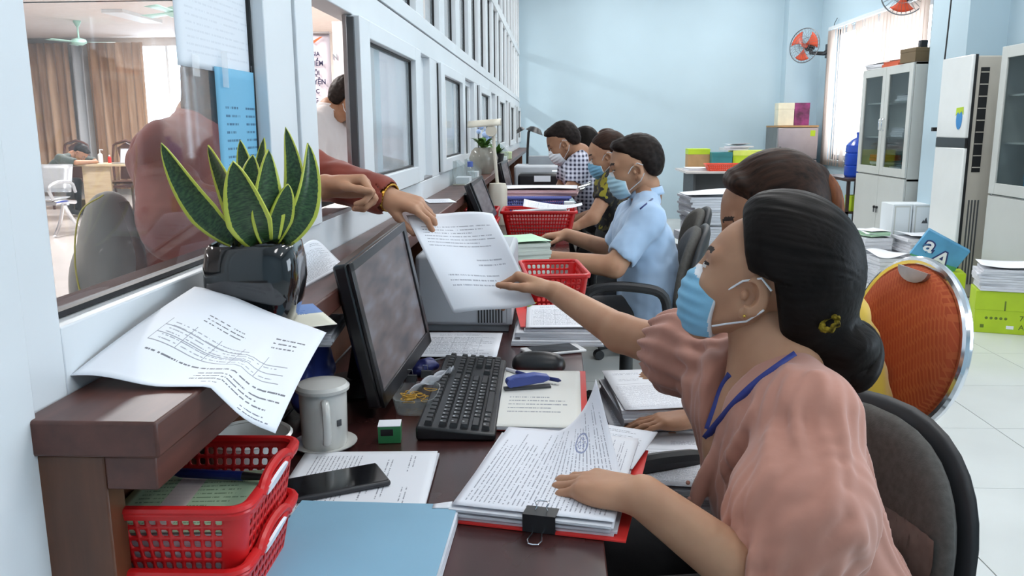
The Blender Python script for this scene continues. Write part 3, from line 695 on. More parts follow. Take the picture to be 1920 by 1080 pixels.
# the sheets: text rows run across the long side, so map v to x
Rm = Rz(rz)
def top(u, v):
    x, y = (v-.5)*-.21, (u-.5)*.297; q_ = Rm@V(x, y, 0); e = max(0, .35-u)/.35
    return (s_c[0]+q_[0], s_c[1]+q_[1], .7705-.005*e*e+.0015*math.sin(6*u+3*v))
sheet('top_sheet', top, m_d3, t, 20, 20)
def lifted(u, v):      # right half bends upward towards the far right
    x, y = (v-.5)*-.21, (u-.5)*.29; ly = max(0., (u-.38)/.62); lx = max(0., (.62-v)/.62); a_ = ly*lx
    q_ = Rm@V(x*(1-.25*a_)-.035*a_, y-.045*ly*ly*lx, 0)
    return (s_c[0]+q_[0], s_c[1]+q_[1], .7725+.105*a_**1.35)
m_d3b = doc_v('list_print_back', (('lines', .05, .05, .95, .95, 30), ('stamp', .62, .2, .80, .38, 1, '#7c86ac')), '#e6e8f0', '#8a8c96')
sheet('lifted_page', lifted, m_d3b, t, 24, 24)
kc = at(1030, 988, z=.764); ax_ = Rz(rz)@V(1, 0, 0); ay_ = Rz(rz)@V(0, 1, 0)
t = thing('binder_clip', 'black binder clip with wire loops on the edge of the thick pile', 'clip', tuple(kc)); kc = s_c-Rz(rz)[:2, :2]@V(-.012, .142)
kc = V(kc[0], kc[1], .762)
MB().prism([(-.012, -.011), (.016, -.009), (.016, -.0075), (-.010, -.0085), (-.0105, .0105), (.016, .0095), (.016, .0112), (-.012, .0125)], kc-ax_*.021, ay_, (0, 0, 1), ax_, .042).build('jaw', m_black, t)
def loop_(z, back, up_):
    pts = []
    for s_, a_ in ((-.008, 0), (-.006, .3), (-.009, .75), (-.006, .97), (0, 1), (.006, .97), (.009, .75), (.006, .3), (.008, 0)): pts.append(kc+ax_*s_+ay_*(-.012-.032*a_ if back else .004+.006*a_)+V(0, 0, z+up_*a_))
    return pts
MB().tube(loop_(-.006, True, -.004), .0009, 6).build('wire_loop', m_chrome, t); MB().tube(loop_(.0125, False, .010), .0009, 6).build('wire_loop', m_chrome, t)
tag(sheet('paper_sheet', slope((.085, 1.235), .12, .16, -.35, .764, -.002), m_dl), 'white sheet jutting over the desk edge beside the clipped pile', 'paper')
# ------------------------------------------------------------------ notebook in red cover, stapler, mouse, phone, pens
m_nb = doc_v('notebook_page', (('lines', .15, .2, .85, .5, 5, '#8b8e98'), ('lines', .6, .7, .7, .74, 1)), '#e9e8e2')
t = thing('red_notebook', 'open white notebook with a red cover edge under the blue stapler', 'notebook', (-.03, 1.48, .751))
MB().box((-.018, 1.485, .7535), (.158, .345, .004), Rz(-.02)).build('cover', m_redf, t, bevel=.001); MB().box((-.028, 1.475, .757), (.155, .33, .004), Rz(-.02)).build('page_block', m_edge, t)
sheet('page', flat_sheet((-.028, 1.475), .153, .328, -.02, .7598, .001), m_nb, t)
sp0, sp1 = at(945, 718, z=.775), at(1040, 712, z=.775); m_bls = M('stapler_blue', '#41529c', .35)
t = thing('stapler', 'blue stapler lying on the open notebook', 'stapler', (-.04, 1.53, .76)); dd = nrm(sp1-sp0); nn = V(-dd[1], dd[0], 0); c0 = V(sp0[0], sp0[1], .7615)
MB().prism([(.0, .0), (.09, 0), (.09, .004), (0, .004)], c0-nn*.008, dd, (0, 0, 1), nn, .016).build('base', m_dgrey, t)
MB().prism([(.006, .010), (.02, .006), (.075, .012), (.088, .017), (.086, .024), (.06, .029), (.02, .026), (.006, .020)], c0-nn*.010, dd, (0, 0, 1), nn, .02).build('arm', m_bls, t, bevel=.002)
MB().cyl(c0+dd*.012-nn*.011+V(0, 0, .014), c0+dd*.012+nn*.011+V(0, 0, .014), .008).build('hinge', m_bls, t)
def pen(label, a, b, m1, m2):
    t = thing('pen', label, 'pen', tuple(a)); a, b = np.array(a), np.array(b)
    MB().tube([a, a*.9+b*.1, a*.3+b*.7], [.001, .004, .004], 10).build('barrel', m1, t); MB().tube([a*.3+b*.7, b], [.0042, .0036], 10).build('cap', m2, t)
m_clr = M('clear_white_plastic', '#d8d6dc', .25); m_pur = M('pen_violet', '#44316e', .3)
pen('white pen with violet tip between keyboard and stapler', at(1015, 712, z=.766), at(950, 692, z=.764), m_pen, m_clr)
pen('dark blue pen jutting out behind the stapler', at(1052, 714, z=.770), at(1005, 705, z=.772), m_pen, m_pen)
mo = at(1010, 692, z=.752); t = thing('computer_mouse', 'black computer mouse behind the notebook', 'mouse', tuple(mo))
v_, f_ = sdf([el(mo+V(0, 0, .012), (.052, .030, .024), .01, Rz(-.12)), rc(mo+V(-.03, 0, .008), mo+V(.03, -.004, .008), .022, .022, .02)], .003, lambda X, Y, Z, D: np.maximum(D, mo[2]+.001-Z))
mesh_obj('shell', v_, f_, m_black, t, angle=180); MB().cyl(mo+V(-.034, -.006, .026), mo+V(-.034, .006, .026), .006).build('wheel', m_dgrey, t)
mk = MB()
for q in range(3): mk.box(mo+V(.014+.005*q, -.0135-.0012*q, .0335-.001*q), (.003, .004, .0006), RM('X', .4))
mk.build('printed_mark', m_clr, t)
p0, p1 = at(985, 660, z=.756), at(1088, 650, z=.756); pcn = (p0+p1)/2; ang = math.atan2(p1[1]-p0[1], p1[0]-p0[0])
t = thing('white_smartphone', 'dark-screened smartphone with white ends behind the mouse', 'phone', (pcn[0], pcn[1], .751)); m_wp = M('phone_white', '#dcdcdc', .3)
MB().box((pcn[0], pcn[1], .7545), (.138, .067, .007), Rz(ang)).build('case', m_wp, t, bevel=.003); MB().box((pcn[0], pcn[1], .7585), (.104, .061, .001), Rz(ang)).build('screen', m_ph, t)
# ------------------------------------------------------------------ keyboard
kb = [at(787, 800, z=.765), at(925, 815, z=.765), at(947, 680, z=.765), at(838, 670, z=.765)]; kcn = sum(kb)/4; kdir = nrm(((kb[3]+kb[2])-(kb[0]+kb[1]))*V(1, 1, 0))
kan = math.atan2(kdir[1], kdir[0])-PI/2
t = thing('keyboard', 'black computer keyboard on the nearest desk in front of the monitor', 'keyboard', (kcn[0], kcn[1], .751), kan+PI/2)
Lk, Wk = .44, .13
MB().prism([(-Wk/2, 0), (Wk/2, 0), (Wk/2, .012), (-Wk/2, .024)], (-Lk/2, 0, 0), (0, -1, 0), (0, 0, 1), (1, 0, 0), Lk).build('case', m_black, t, world=False, bevel=.004)
m_key = M('key_black', '#26272a', .5, var=.06); m_leg = M('key_legend', '#b9bcc0', .6)
kd = {}
def key(x, y, w_, h_=.0155):
    z = .0205-.012*(.065-y)/.13 if False else .012+.012*(y+.065)/.13
    mt = Matrix.Translation((x, y, z)) @ Matrix.Rotation(.092, 4, 'X'); kk = round(w_, 4)*100+h_
    if kk not in kd:
        a_, b_ = w_/2-.001, h_/2-.001
        o = MB().add([(sx*q, sy*r_, zz) for q, r_, zz in ((a_, b_, 0), (a_-.0022, b_-.002, .007)) for sx, sy in ((-1, -1), (1, -1), (1, 1), (-1, 1))], [[0, 3, 2, 1], [4, 5, 6, 7], [0, 1, 5, 4], [1, 2, 6, 5], [2, 3, 7, 6], [3, 0, 4, 7]]).build('key', m_key, t, world=False); o.matrix_basis = mt; kd[kk] = o
    else: copypart(kd[kk], t, mt)
g = .0187; x0 = -Lk/2+.012
rows = [(-.048, [1.25]*3+[6.25]+[1.25]*4), (-.0305, [2.25]+[1]*10+[2.75]), (-.0127, [1.75]+[1]*11+[2.25]), (.005, [1.5]+[1]*12+[1.5]), (.0227, [1]*13+[2]), (.0465, [1]*14)]
for y, ws in rows:
    x = x0; sc = 15/sum(ws)
    for w_ in ws: key(x+w_*sc*g/2, y, w_*sc*g); x += w_*sc*g
for c_ in range(3):
    for y in (.0465, .0227, .005): key(x0+15.35*g+c_*g+g/2, y, g)
    key(x0+15.35*g+c_*g+g/2, -.048, g)
key(x0+16.35*g+g/2, -.0305, g)
for c_ in range(4):
    for y in (.0465, .0227, .005, -.0127, -.0305, -.048): 
        if x0+18.6*g+c_*g+g < Lk/2+.004: key(x0+18.6*g+c_*g+g/2, y, g)
lg = MB()
for y, ws in rows[:5]:
    x = x0; sc = 15/sum(ws)
    for w_ in ws:
        if w_ < 2: lg.box((x+w_*sc*g/2-.002, y+.002, .0195+.012*(y+.065)/.13), (.0035, .0035, .0004), RM('X', .092))
        x += w_*sc*g
lg.build('key_legends', m_leg, t, world=False)
MB().tube([kcn+V(.02, .225, -.005), kcn+V(-.0, .26, -.008), kcn+V(-.08, .25, -.008), kcn+V(-.16, .16, -.008), kcn+V(-.22, .1, -.008)], .0022, 8).build('cable', m_dgrey, t)
# ------------------------------------------------------------------ monitors
def screen_mat():
    m = bpy.data.materials.new('screen_glow'); t = NT(m); tc = t.new('ShaderNodeTexCoord'); sp = t.new('ShaderNodeSeparateXYZ'); t.link(tc.outputs['UV'], sp.inputs[0])
    n = t.noise(t.coord('UV', (1.2, 2.4, 1), (0, 0, .5)), 2.5, 2); c = t.ramp(n, [(.3, lin('#3c3f47')), (.5, lin('#5d5658')), (.7, lin('#6b6e78'))])
    t.b.inputs['Base Color'].default_value = lin('#0c0d10'); t.b.inputs['Roughness'].default_value = .35; t.link(c, t.b.inputs['Emission Color']); t.b.inputs['Emission Strength'].default_value = .8; return m
m_scr = screen_mat(); m_bez = M('bezel', '#1d1e22', .3, var=.05, coat=.2)
def monitor(label, bl_, br_, tl_, tr_, base, group='monitors on the desks'):
    """corner points: bottom/top, left(near)/right(far) as seen"""
    bl_, br_, tl_, tr_ = map(np.array, (bl_, br_, tl_, tr_)); t = thing('monitor', label, 'monitor', (base[0], base[1], .75), 0, group)
    ex = nrm((br_-bl_)+(tr_-tl_)); ey = nrm((tl_-bl_)+(tr_-br_)); nn = np.cross(ex, ey); W_ = (np.linalg.norm(br_-bl_)+np.linalg.norm(tr_-tl_))/2; H_ = (np.linalg.norm(tl_-bl_)+np.linalg.norm(tr_-br_))/2; o = (bl_+br_+tl_+tr_)/4
    R = np.stack([ex, np.cross(nn, ex), nn], 1)
    MB().box(o-nn*.014, (W_, H_, .028), R).build('housing', m_bez, t, bevel=.006)
    MB().box(o-nn*.038, (W_*.7, H_*.65, .03), R).build('back_cover', m_black, t, bevel=.01)
    hb_ = .016; hB = .026
    f = MB(); f.box(o+nn*.002+R[:, 1]*(H_/2-hb_/2), (W_, hb_, .006), R).box(o+nn*.002-R[:, 1]*(H_/2-hB/2), (W_, hB, .006), R).box(o+nn*.002-ex*(W_/2-hb_/2), (hb_, H_, .006), R).box(o+nn*.002+ex*(W_/2-hb_/2), (hb_, H_, .006), R); f.build('bezel', m_bez, t, bevel=.001)
    sw, sh = W_-2*hb_, H_-hb_-hB; so = o+R[:, 1]*(hB-hb_)/2+nn*.0008
    MB().grid(lambda u, v: so+ex*(u-.5)*sw+R[:, 1]*(v-.5)*sh, 1, 1).build('screen', m_scr, t)
    b = V(base[0], base[1], .751); MB().tube([o-nn*.05, b+V(0, 0, .02)], [.022, .026], 10, flat=.5).build('neck', m_black, t); MB().lathe([(.0001, 0), (.085, 0), (.085, .006), (.03, .016), (.0001, .016)], b, 24).build('foot', m_black, t)
    return t
mon = [at(722, 775, y=1.345), at(798, 638, y=1.665), at(645, 487, y=1.33), at(762, 420, y=1.665)]
monitor('black computer monitor on the nearest desk with a grey screen', *mon, (-.385, 1.56))
def edge_mon(label, px, ya, yb, tops, bots, base, lean=.05):
    a_, b_ = at(px[0], bots[0], y=ya), at(px[1], bots[1], y=yb); c_, d_ = at(px[0]-tops[2], tops[0], y=ya), at(px[1]-tops[2], tops[1], y=yb); monitor(label, a_, b_, c_, d_, base)
edge_mon('black monitor seen edge-on in front of the cream lamp', (912, 931), 3.25, 3.62, (342, 330, 30), (424, 400, 0), (-.36, 3.5))
edge_mon('small black monitor seen edge-on below the flower vase', (950, 962), 5.3, 5.6, (305, 300, 12), (362, 352, 0), (-.36, 5.5))
# ------------------------------------------------------------------ green box, clip tray, wires behind the keyboard
gb = at(730, 828, z=.751); t = thing('staple_box', 'small green and white carton beside the clip tray', 'box', tuple(gb)); m_gr = M('green_card', '#2f7d4a', .5); R = Rz(.12)
MB().box(gb+V(0, .008, .014), (.036, .03, .028), R).build('carton', m_gr, t); MB().box(gb+V(0, .008, .0285), (.0365, .0305, .0012), R).build('lid', m_sheetw, t); MB().box(gb+V(-.002, -.0075, .018), (.02, .0008, .011), R).build('window', m_black, t)
tr = at(800, 770, z=.751)+V(-.02, .02, 0); t = thing('clip_tray', 'clear plastic tray of yellow rubber bands beside the keyboard', 'tray', tuple(tr))

MB().lathe([(.0001, .001), (.038, .001), (.044, .03), (.042, .03), (.037, .003), (.0001, .003)], tr, 28, np.diag([.9, 1.35, 1])@Rz(0), sq=4).build('tub', m_acry, t)
m_yel = M('rubber_band', '#c79a3a', .6); rr = random.Random(11)
for i in range(16):
    c_ = tr+V(rr.uniform(-.02, .02), rr.uniform(-.03, .03), .014+.012*rr.random()); R_q = rr.uniform(.008, .014); tl = rr.uniform(-.5, .5); p_ = rr.uniform(0, 6)
    MB().tube([c_+V(R_q*math.cos(a), R_q*.6*math.sin(a)*math.cos(tl)+.003*math.sin(2*a+p_), R_q*.5*math.sin(a+p_)*math.sin(tl)) for a in np.linspace(0, 2*PI, 12, endpoint=False)], .0009, 5, closed=True).build('rubber_band', m_yel, t)
bc = tr+V(-.01, .06, .03)
for i, (dx, dy) in enumerate(((-.012, .0), (.012, .03))):
    t = thing('small_binder_clip', ['small black binder clip lying nearest on the tray', 'small black binder clip lying behind another on the tray'][i], 'clip', tuple(bc+V(dx, dy, 0)))
    MB().prism([(-.009, 0), (.009, 0), (.003, .012), (-.003, .012)], bc+V(dx-.008, dy, 0), (0, 1, 0), (0, 0, 1), (1, 0, 0), .02).build('jaw', m_black, t); MB().tube([bc+V(dx-.005, dy, .011), bc+V(dx-.004, dy-.004, .024), bc+V(dx+.004, dy-.004, .024), bc+V(dx+.005, dy, .011)], .0007, 5).build('wire_loop', m_chrome, t)
m_bag = M('cloudy_plastic', '#b4b8c0', .3, var=.1)
b0, b1 = at(770, 735, z=.775), at(848, 690, z=.785)
tag(sheet('plastic_bag', lambda u, v: b0*(1-u)+b1*u+V(.01, .045, 0)*(v-.5)*(1.2-.6*u)+V(0, 0, .012*math.sin(7*u+4*v)*math.sin(5*v+2)), m_bag, nu=20, nv=10), 'crumpled cloudy plastic bag lying between monitor and keyboard', 'bag')
b0 = at(785, 690, z=.765); m_nav = M('navy_plastic', '#2a2f66', .35)
v_, f_ = sdf([el(b0, (.03, .022, .018), .01), el(b0+V(.02, .012, .004), (.02, .02, .012), .01)], .003, lambda X, Y, Z, D: D+.003*wob(X, Y, Z, 220)); tag(mesh_obj('pouch', v_, f_, m_nav, angle=180), 'small navy plastic pouch behind the keyboard cable', 'pouch')
b0 = at(615, 690, y=1.5); m_bbag = M('blue_bag', '#39488f', .3, var=.15)
v_, f_ = sdf([el((-.435, 1.40, .80), (.035, .075, .05), .02), el((-.435, 1.44, .84), (.03, .04, .04), .03)], .005, lambda X, Y, Z, D: np.maximum(D+.006*wob(X, Y, Z, 110, 2), .752-Z)); tag(mesh_obj('blue_bag', v_, f_, m_bbag, angle=180), 'crumpled blue plastic bag under the ledge behind the mug', 'bag')
pstack('paper_pile', 'small pile of papers under the ledge above the blue bag', (-.425, 1.42), .08, .16, .886, .02, .1, m_dl, 4, seed=8)
# ------------------------------------------------------------------ printer and papers around it
m_prn = M('printer_grey', '#b7bcc2', .45, var=.02); m_prd = M('printer_dark', '#8f959b', .5)
px0, px1, py0, py1, pz1 = -.345, -.105, 2.0, 2.36, .945
t = thing('laser_printer', 'light grey laser printer with side vents behind the nearest monitor', 'printer', (-.22, 2.18, .751))
MB().bx(px0, px1, py0, py1, .765, pz1).build('body', m_prn, t, bevel=.012); MB().bx(px0+.01, px1-.01, py0+.01, py1-.01, .751, .766).build('base', m_prd, t)
MB().bx(px0+.02, px1-.05, py0+.04, py1-.06, pz1, pz1+.012).build('output_cover', m_prd, t, bevel=.004)
for i in range(9): x = -.19+.0072*i; MB().bx(x, x+.0034, py0-.0015, py0+.004, .775, .862).build('vent_slot', m_gask, t)
MB().bx(-.12, -.105, py0-.002, py0+.01, .77, .94).build('edge_trim', m_prn, t, bevel=.003)
m_d4 = doc_v('table_print', (('table', .08, .1, .92, .8, 12, '#9699a3', 5), ('lines', .1, .1, .9, .8, 12, '#8a8d96'), ('lines', .2, .85, .8, .93, 2)))
tag(sheet('paper_sheet', flat_sheet((-.222, 1.868), .19, .22, 0, .7535, .002), m_d4), 'printed sheet lying flat on the desk in front of the grey printer', 'paper')
dc = (.012, 2.02)
t = thing('document_pile', 'pile of folders and printed papers to the right of the printer', 'papers', (dc[0], dc[1], .751)); m = MB(); rr = random.Random(4)
for i in range(6): m.box((dc[0]+rr.uniform(-.008, .008), dc[1]+rr.uniform(-.006, .006), .7545+.0055*i), (.215-.006*i, .30-.008*i, .005), Rz(rr.uniform(-.03, .03)))
m.build('sheet_pile', m_edge, t); MB().box((dc[0]-.02, dc[1]+.02, .7858), (.17, .24, .0016), Rz(.1)).build('red_folder', m_redf, t)
sheet('top_sheet', flat_sheet((dc[0]+.003, dc[1]-.005), .17, .25, .02, .789, .004, 2), m_d4, t); tag(MB().box((dc[0]-.075, dc[1]+.12, .7925), (.012, .05, .0006), Rz(-.4)).build('green_tab', M('lime', '#9ecb3a', .5), t), None, None)
# green ream and paper bundle further on
m_lg = M('mint_paper', '#bfe5c4', .6, var=.03)
g0 = V(-.115, 2.80); t = thing('mint_papers', 'tall pile of mint green forms standing beyond the passed sheet', 'papers', (g0[0], g0[1], .751)); m = MB(); rr = random.Random(9)
for i in range(10): m.box((g0[0]+rr.uniform(-.004, .004), g0[1]+rr.uniform(-.004, .004), .757+.0125*i), (.14, .21, .012), Rz(.35+rr.uniform(-.03, .03)))
m.build('sheet_pile', M('mint_edges', '#c9d3ca', .8, var=.1, vs=60, stretch=(.2, .2, 8)), t); sheet('top_sheet', flat_sheet(g0, .145, .215, .35, .879, .006, 3), m_lg, t)
t = thing('calculator', 'grey calculator leaning on the mint green papers', 'calculator', (-.15, 2.6, .751)); MB().box((-.15, 2.62, .80), (.05, .012, .095), Rz(.3)).build('body', m_prn, t, bevel=.003); MB().box((-.152, 2.612, .83), (.04, .004, .02), Rz(.3)).build('display', m_dgrey, t)
# ------------------------------------------------------------------ filing cabinets along the right wall
def cabinet(label, x0, x1, y0, y1, h, names):
    t = thing('filing_cabinet', label, 'cabinet', ((x0+x1)/2, (y0+y1)/2, 0), group='grey cabinets on the right wall'); zm = h*.44; e = .022
    b = MB(); b.bx(x0+.02, x1, y0, y0+e, .06, h).bx(x0+.02, x1, y1-e, y1, .06, h).bx(x0+.02, x1, y0, y1, h-e, h).bx(x0+.02, x1, y0, y1, .06, .06+e).bx(x1-.012, x1, y0, y1, .06, h).bx(x0+.02, x1, y0, y1, zm-e, zm)
    b.build('carcass', m_grey, t, bevel=.002); MB().bx(x0+.05, x1, y0+.01, y1-.01, 0, .06).build('plinth', m_dgrey, t)
    for z in (zm+(h-zm)*.36, zm+(h-zm)*.68): MB().bx(x0+.06, x1-.012, y0+e, y1-e, z-.012, z).build('shelf', m_grey, t)
    ym = (y0+y1)/2
    for a, b_, hs in ((y0+.004, ym-.003, 1), (ym+.003, y1-.004, -1)):
        f = MB(); fr = .075; z0, z1 = zm+.008, h-.004
        f.bx(x0, x0+.018, a, a+fr, z0, z1).bx(x0, x0+.018, b_-fr, b_, z0, z1).bx(x0, x0+.018, a+fr, b_-fr, z0, z0+fr).bx(x0, x0+.018, a+fr, b_-fr, z1-fr, z1)
        d = f.build('glass_door', m_grey, t, bevel=.002); MB().grid(lambda u, v: (x0+.01, a+fr+(b_-a-2*fr)*u, z0+fr+(z1-z0-2*fr)*v), 1, 1).build('pane', m_glassd, d)
        yh = b_-.03 if hs == 1 else a+.03; MB().tube([(x0+.002, yh, zm+.42), (x0-.022, yh, zm+.43), (x0-.022, yh, zm+.52), (x0+.002, yh, zm+.53)], .006, 8).build('handle', m_chrome, d)
        l = MB().bx(x0, x0+.018, a, b_, .07, zm-.006).build('lower_door', m_grey, t, bevel=.002)
        MB().cyl((x0-.016, yh, zm*.62), (x0+.002, yh, zm*.62), .012, n=12).build('lock', m_gask, l); MB().bx(x0-.014, x0-.009, yh-.008, yh+.008, zm*.62-.05, zm*.62-.012).build('key', m_dgrey, l)
    return t
C1 = (3.07, 3.365, 7.50, 8.69, 1.79); C2 = (3.0, 3.42, 4.72, 5.93, 1.77)
cabinet('grey two-door filing cabinet with glass doors beside the blind', *C1, None); cabinet('grey glass-door cabinet nearest the camera, beside the air conditioner', *C2, None)
def loose_pile(label, c, w_, d_, z0, h, rz=0, n=8, seed=0, jit=.012, mat=None, tops=None, name='paper_bundle', cat='papers', group='bundles of paper', bend=.012):
    rr = random.Random(seed); t = thing(name, label, cat, (c[0], c[1], z0), 0, group); m = MB(); hh = h/n
    for i in range(n):
        m.box((c[0]+rr.uniform(-jit, jit), c[1]+rr.uniform(-jit, jit), z0+hh*(i+.5)), (w_*rr.uniform(.94, 1), d_*rr.uniform(.94, 1), hh*.93), Rz(rz+rr.uniform(-.06, .06)))
    m.build('sheet_pile', mat or m_edge, t); sheet('top_sheet', flat_sheet(c, w_*.97, d_*.97, rz, z0+h+.003, bend, seed), tops or m_sheetw, t, 8, 8); return t
zm1 = 1.79*.44; zm2 = 1.77*.44; s1 = [zm1+.001, zm1+(1.79-zm1)*.36+.001, zm1+(1.79-zm1)*.68+.001]; s2 = [zm2+.001, zm2+(1.77-zm2)*.36+.001, zm2+(1.77-zm2)*.68+.001]
loose_pile('low grey paper bundle on the bottom glass shelf of the far cabinet', (3.21, 7.80), .2, .30, s1[0], .09, 0, 5, 1)
loose_pile('paper bundle beside the orange file inside the far cabinet', (3.21, 8.3), .2, .30, s1[0], .12, 0, 5, 2)
m_or = M('orange_file', '#c8562c', .5)
loose_pile('orange file bundle lying inside the far cabinet', (3.21, 8.31), .19, .27, s1[0]+.127, .06, .1, 2, 3, mat=m_or, tops=m_or)
loose_pile('white papers on the middle shelf of the far cabinet', (3.21, 7.85), .2, .32, s1[1], .08, 0, 4, 4); loose_pile('few papers on the top shelf of the far cabinet', (3.21, 7.80), .2, .30, s1[2], .05, 0, 3, 5)
loose_pile('crumpled paper pile high in the near cabinet', (3.22, 5.12), .24, .36, s2[2], .16, 0, 5, 6, .03); loose_pile('paper pile under another high in the near cabinet', (3.2, 5.55), .2, .3, s2[2], .07, 0, 3, 7, .02)
loose_pile('brown folder pile on the middle shelf of the near cabinet', (3.22, 5.45), .24, .34, s2[1], .07, 0, 3, 8, mat=M('kraft', '#b5743f', .6), tops=M('kraft2', '#c0844c', .6))
m_teal = M('cyan_box', '#4c93b4', .5, var=.05); m_lime = M('lime_carton', '#b3cf25', .5, var=.04); m_kraft = M('cardboard', '#b08d63', .75, var=.06, vs=12)
def boxy(name, label, cat, c, size, rz, mat, lid=None, group=None):
    t = thing(name, label, cat, (c[0], c[1], c[2]), rz, group); w_, d_, h_ = size
    MB().bx(-w_/2, w_/2, -d_/2, d_/2, 0, h_*.97).build('body', mat, t, world=False, bevel=.003)
    MB().bx(-w_/2-.002, w_/2+.002, -d_/2-.002, d_/2+.002, h_*.72, h_).build('lid', lid or mat, t, world=False, bevel=.003); return t
boxy('paper_box', 'cyan box on the lowest glass shelf of the near cabinet', 'box', (3.2, 5.5, s2[0]), (.22, .34, .16), 0, m_teal)
loose_pile('white crumpled papers above the cyan box in the near cabinet', (3.2, 5.5), .2, .3, s2[0]+.165, .10, 0, 4, 12, .03); boxy('lime_file_box', 'lime file box on the middle shelf of the near cabinet', 'box', (3.22, 5.15, s2[1]), (.22, .14, .2), 0, m_lime)
# things on top of the far cabinet
loose_pile('white papers lying on top of the far cabinet', (3.2, 8.5), .22, .3, 1.791, .045, .2, 3, 20); loose_pile('orange file lying on top of the far cabinet', (3.22, 8.12), .22, .34, 1.791, .05, .1, 2, 21, mat=m_or, tops=m_or, name='orange_file', cat='file')
m_dk = M('dark_carton', '#6b5a3f', .6)
boxy('carton', 'dark brown carton on top of the far cabinet', 'box', (3.21, 7.66, 1.791), (.28, .26, .12), .1, m_dk); t = thing('black_speaker', 'small black device standing on the dark carton', 'device', (3.2, 7.66, 1.911)); MB().bx(3.17, 3.23, 7.63, 7.69, 1.912, 1.98).build('body', m_black, t, bevel=.004); MB().cyl((3.17, 7.66, 1.95), (3.166, 7.66, 1.95), .02).build('grille', m_dgrey, t)
# ------------------------------------------------------------------ standing air conditioner
t = thing('air_conditioner', 'tall white standing air conditioner with a dark band and side louvres', 'air conditioner', (3.07, 6.4, 0)); m_acw = M('ac_white', '#e6e9e8', .25, coat=.3, var=.01); m_acs = M('ac_side', '#b9b4aa', .5, var=.02)
ax0, ax1, ay0, ay1, ah = 2.92, 3.14, 6.16, 6.62, 1.74
MB().bx(ax0+.03, ax1, ay0, ay1, 0, ah-.01).build('body', m_acs, t, bevel=.01); MB().bx(ax0, ax0+.028, ay0, ay1, .02, 1.09).build('lower_front', m_acw, t, bevel=.008); MB().bx(ax0, ax0+.028, ay0, ay1, 1.16, ah).build('upper_front', m_acw, t, bevel=.008)
MB().bx(ax0+.003, ax0+.03, ay0, ay1, 1.09, 1.16).build('display_band', m_bez, t); MB().bx(ax0+.022, ax0+.04, ay0-.004, ay0+.01, .01, ah).build('dark_edge', m_bez, t)
MB().bx(2.985, 3.045, ay0-.003, ay0+.03, .92, ah-.09).build('air_slot', m_gask, t)
for i in range(9): MB().bx(2.987, 3.043, ay0-.006, ay0+.02, .95+.083*i, .957+.083*i).build('louvre', m_acs, t)
for i in range(4): MB().bx(2.985+.022*i, 2.995+.022*i, ay0-.003, ay0+.01, .1, .72).build('vent_slot', m_dgrey, t)
st = MB(); st.prism([(.045*math.cos(a)*(1 if math.sin(a) > 0 else .95), .07*math.sin(a)) for a in np.linspace(0, 2*PI, 18, endpoint=False)], (ax0-.001, 6.27, 1.29), (0, -1, 0), (0, 0, 1), (-1, 0, 0), .002).build('sticker', M('sticker_blue', '#2f86c8', .4), t)
MB().prism([(-.055, .03), (-.02, .055), (0, .04), (.03, .06), (.055, .035), (.05, .09), (-.05, .085)], (ax0-.001, 6.27, 1.29), (0, -1, 0), (0, 0, 1), (-1, 0, 0), .0025).build('sticker_top', m_lime, t)
c_ = [at(p[0], p[1], y=6.74) for p in ((1783, -5), (1776, 60), (1768, 130), (1763, 190), (1758, 240))]
t = thing('power_cable', 'black power cable hanging down the pier beside the air conditioner', 'cable', tuple(c_[-1])); MB().tube([V(p[0], 6.73, p[2]) for p in c_], .006, 8).build('cord', m_gask, t); MB().box((c_[-1][0]-.02, 6.72, c_[-1][2]-.01), (.06, .03, .03)).build('plug', m_gask, t)
# ------------------------------------------------------------------ fridge and boxes
t = thing('refrigerator', 'small grey steel refrigerator in the far corner', 'refrigerator', (3.0, 11.05, 0)); m_fr = M('fridge_steel', '#a39c9f', .28, .6, var=.04, vs=6)
fx0, fx1, fy0, fy1 = 2.80, 3.30, 10.75, 11.36
MB().bx(fx0, fx1, fy0+.06, fy1, .03, 1.24).build('body', M('fridge_side', '#6d7375', .5), t, bevel=.006); MB().bx(fx0, fx1, fy0, fy0+.055, .84, 1.235).build('freezer_door', m_fr, t, bevel=.012); MB().bx(fx0, fx1, fy0, fy0+.055, .04, .832).build('fridge_door', m_fr, t, bevel=.012)
MB().bx(fx0+.02, fx0+.04, fy0-.03, fy0, .86, 1.0).build('handle', m_dgrey, t); MB().bx(fx0+.40, fx0+.46, fy0-.002, fy0, 1.13, 1.2).build('energy_label', m_lime, t)
MB().bx(fx0, fx0-.0+.5, fy0, fy1, 1.24, 1.262).build('top_board', m_kraft, t)
bx_ = boxy('cream_box', 'cream gift box on the refrigerator next to the purple one', 'box', (2.93, 11.0, 1.263), (.2, .18, .28), 0, M('cream', '#dfdcc6', .5))
pb_ = boxy('purple_box', 'purple patterned gift box on the refrigerator', 'box', (3.13, 11.0, 1.263), (.19, .16, .28), 0, M('purple', '#7b2a63', .4, var=.5, vs=9))
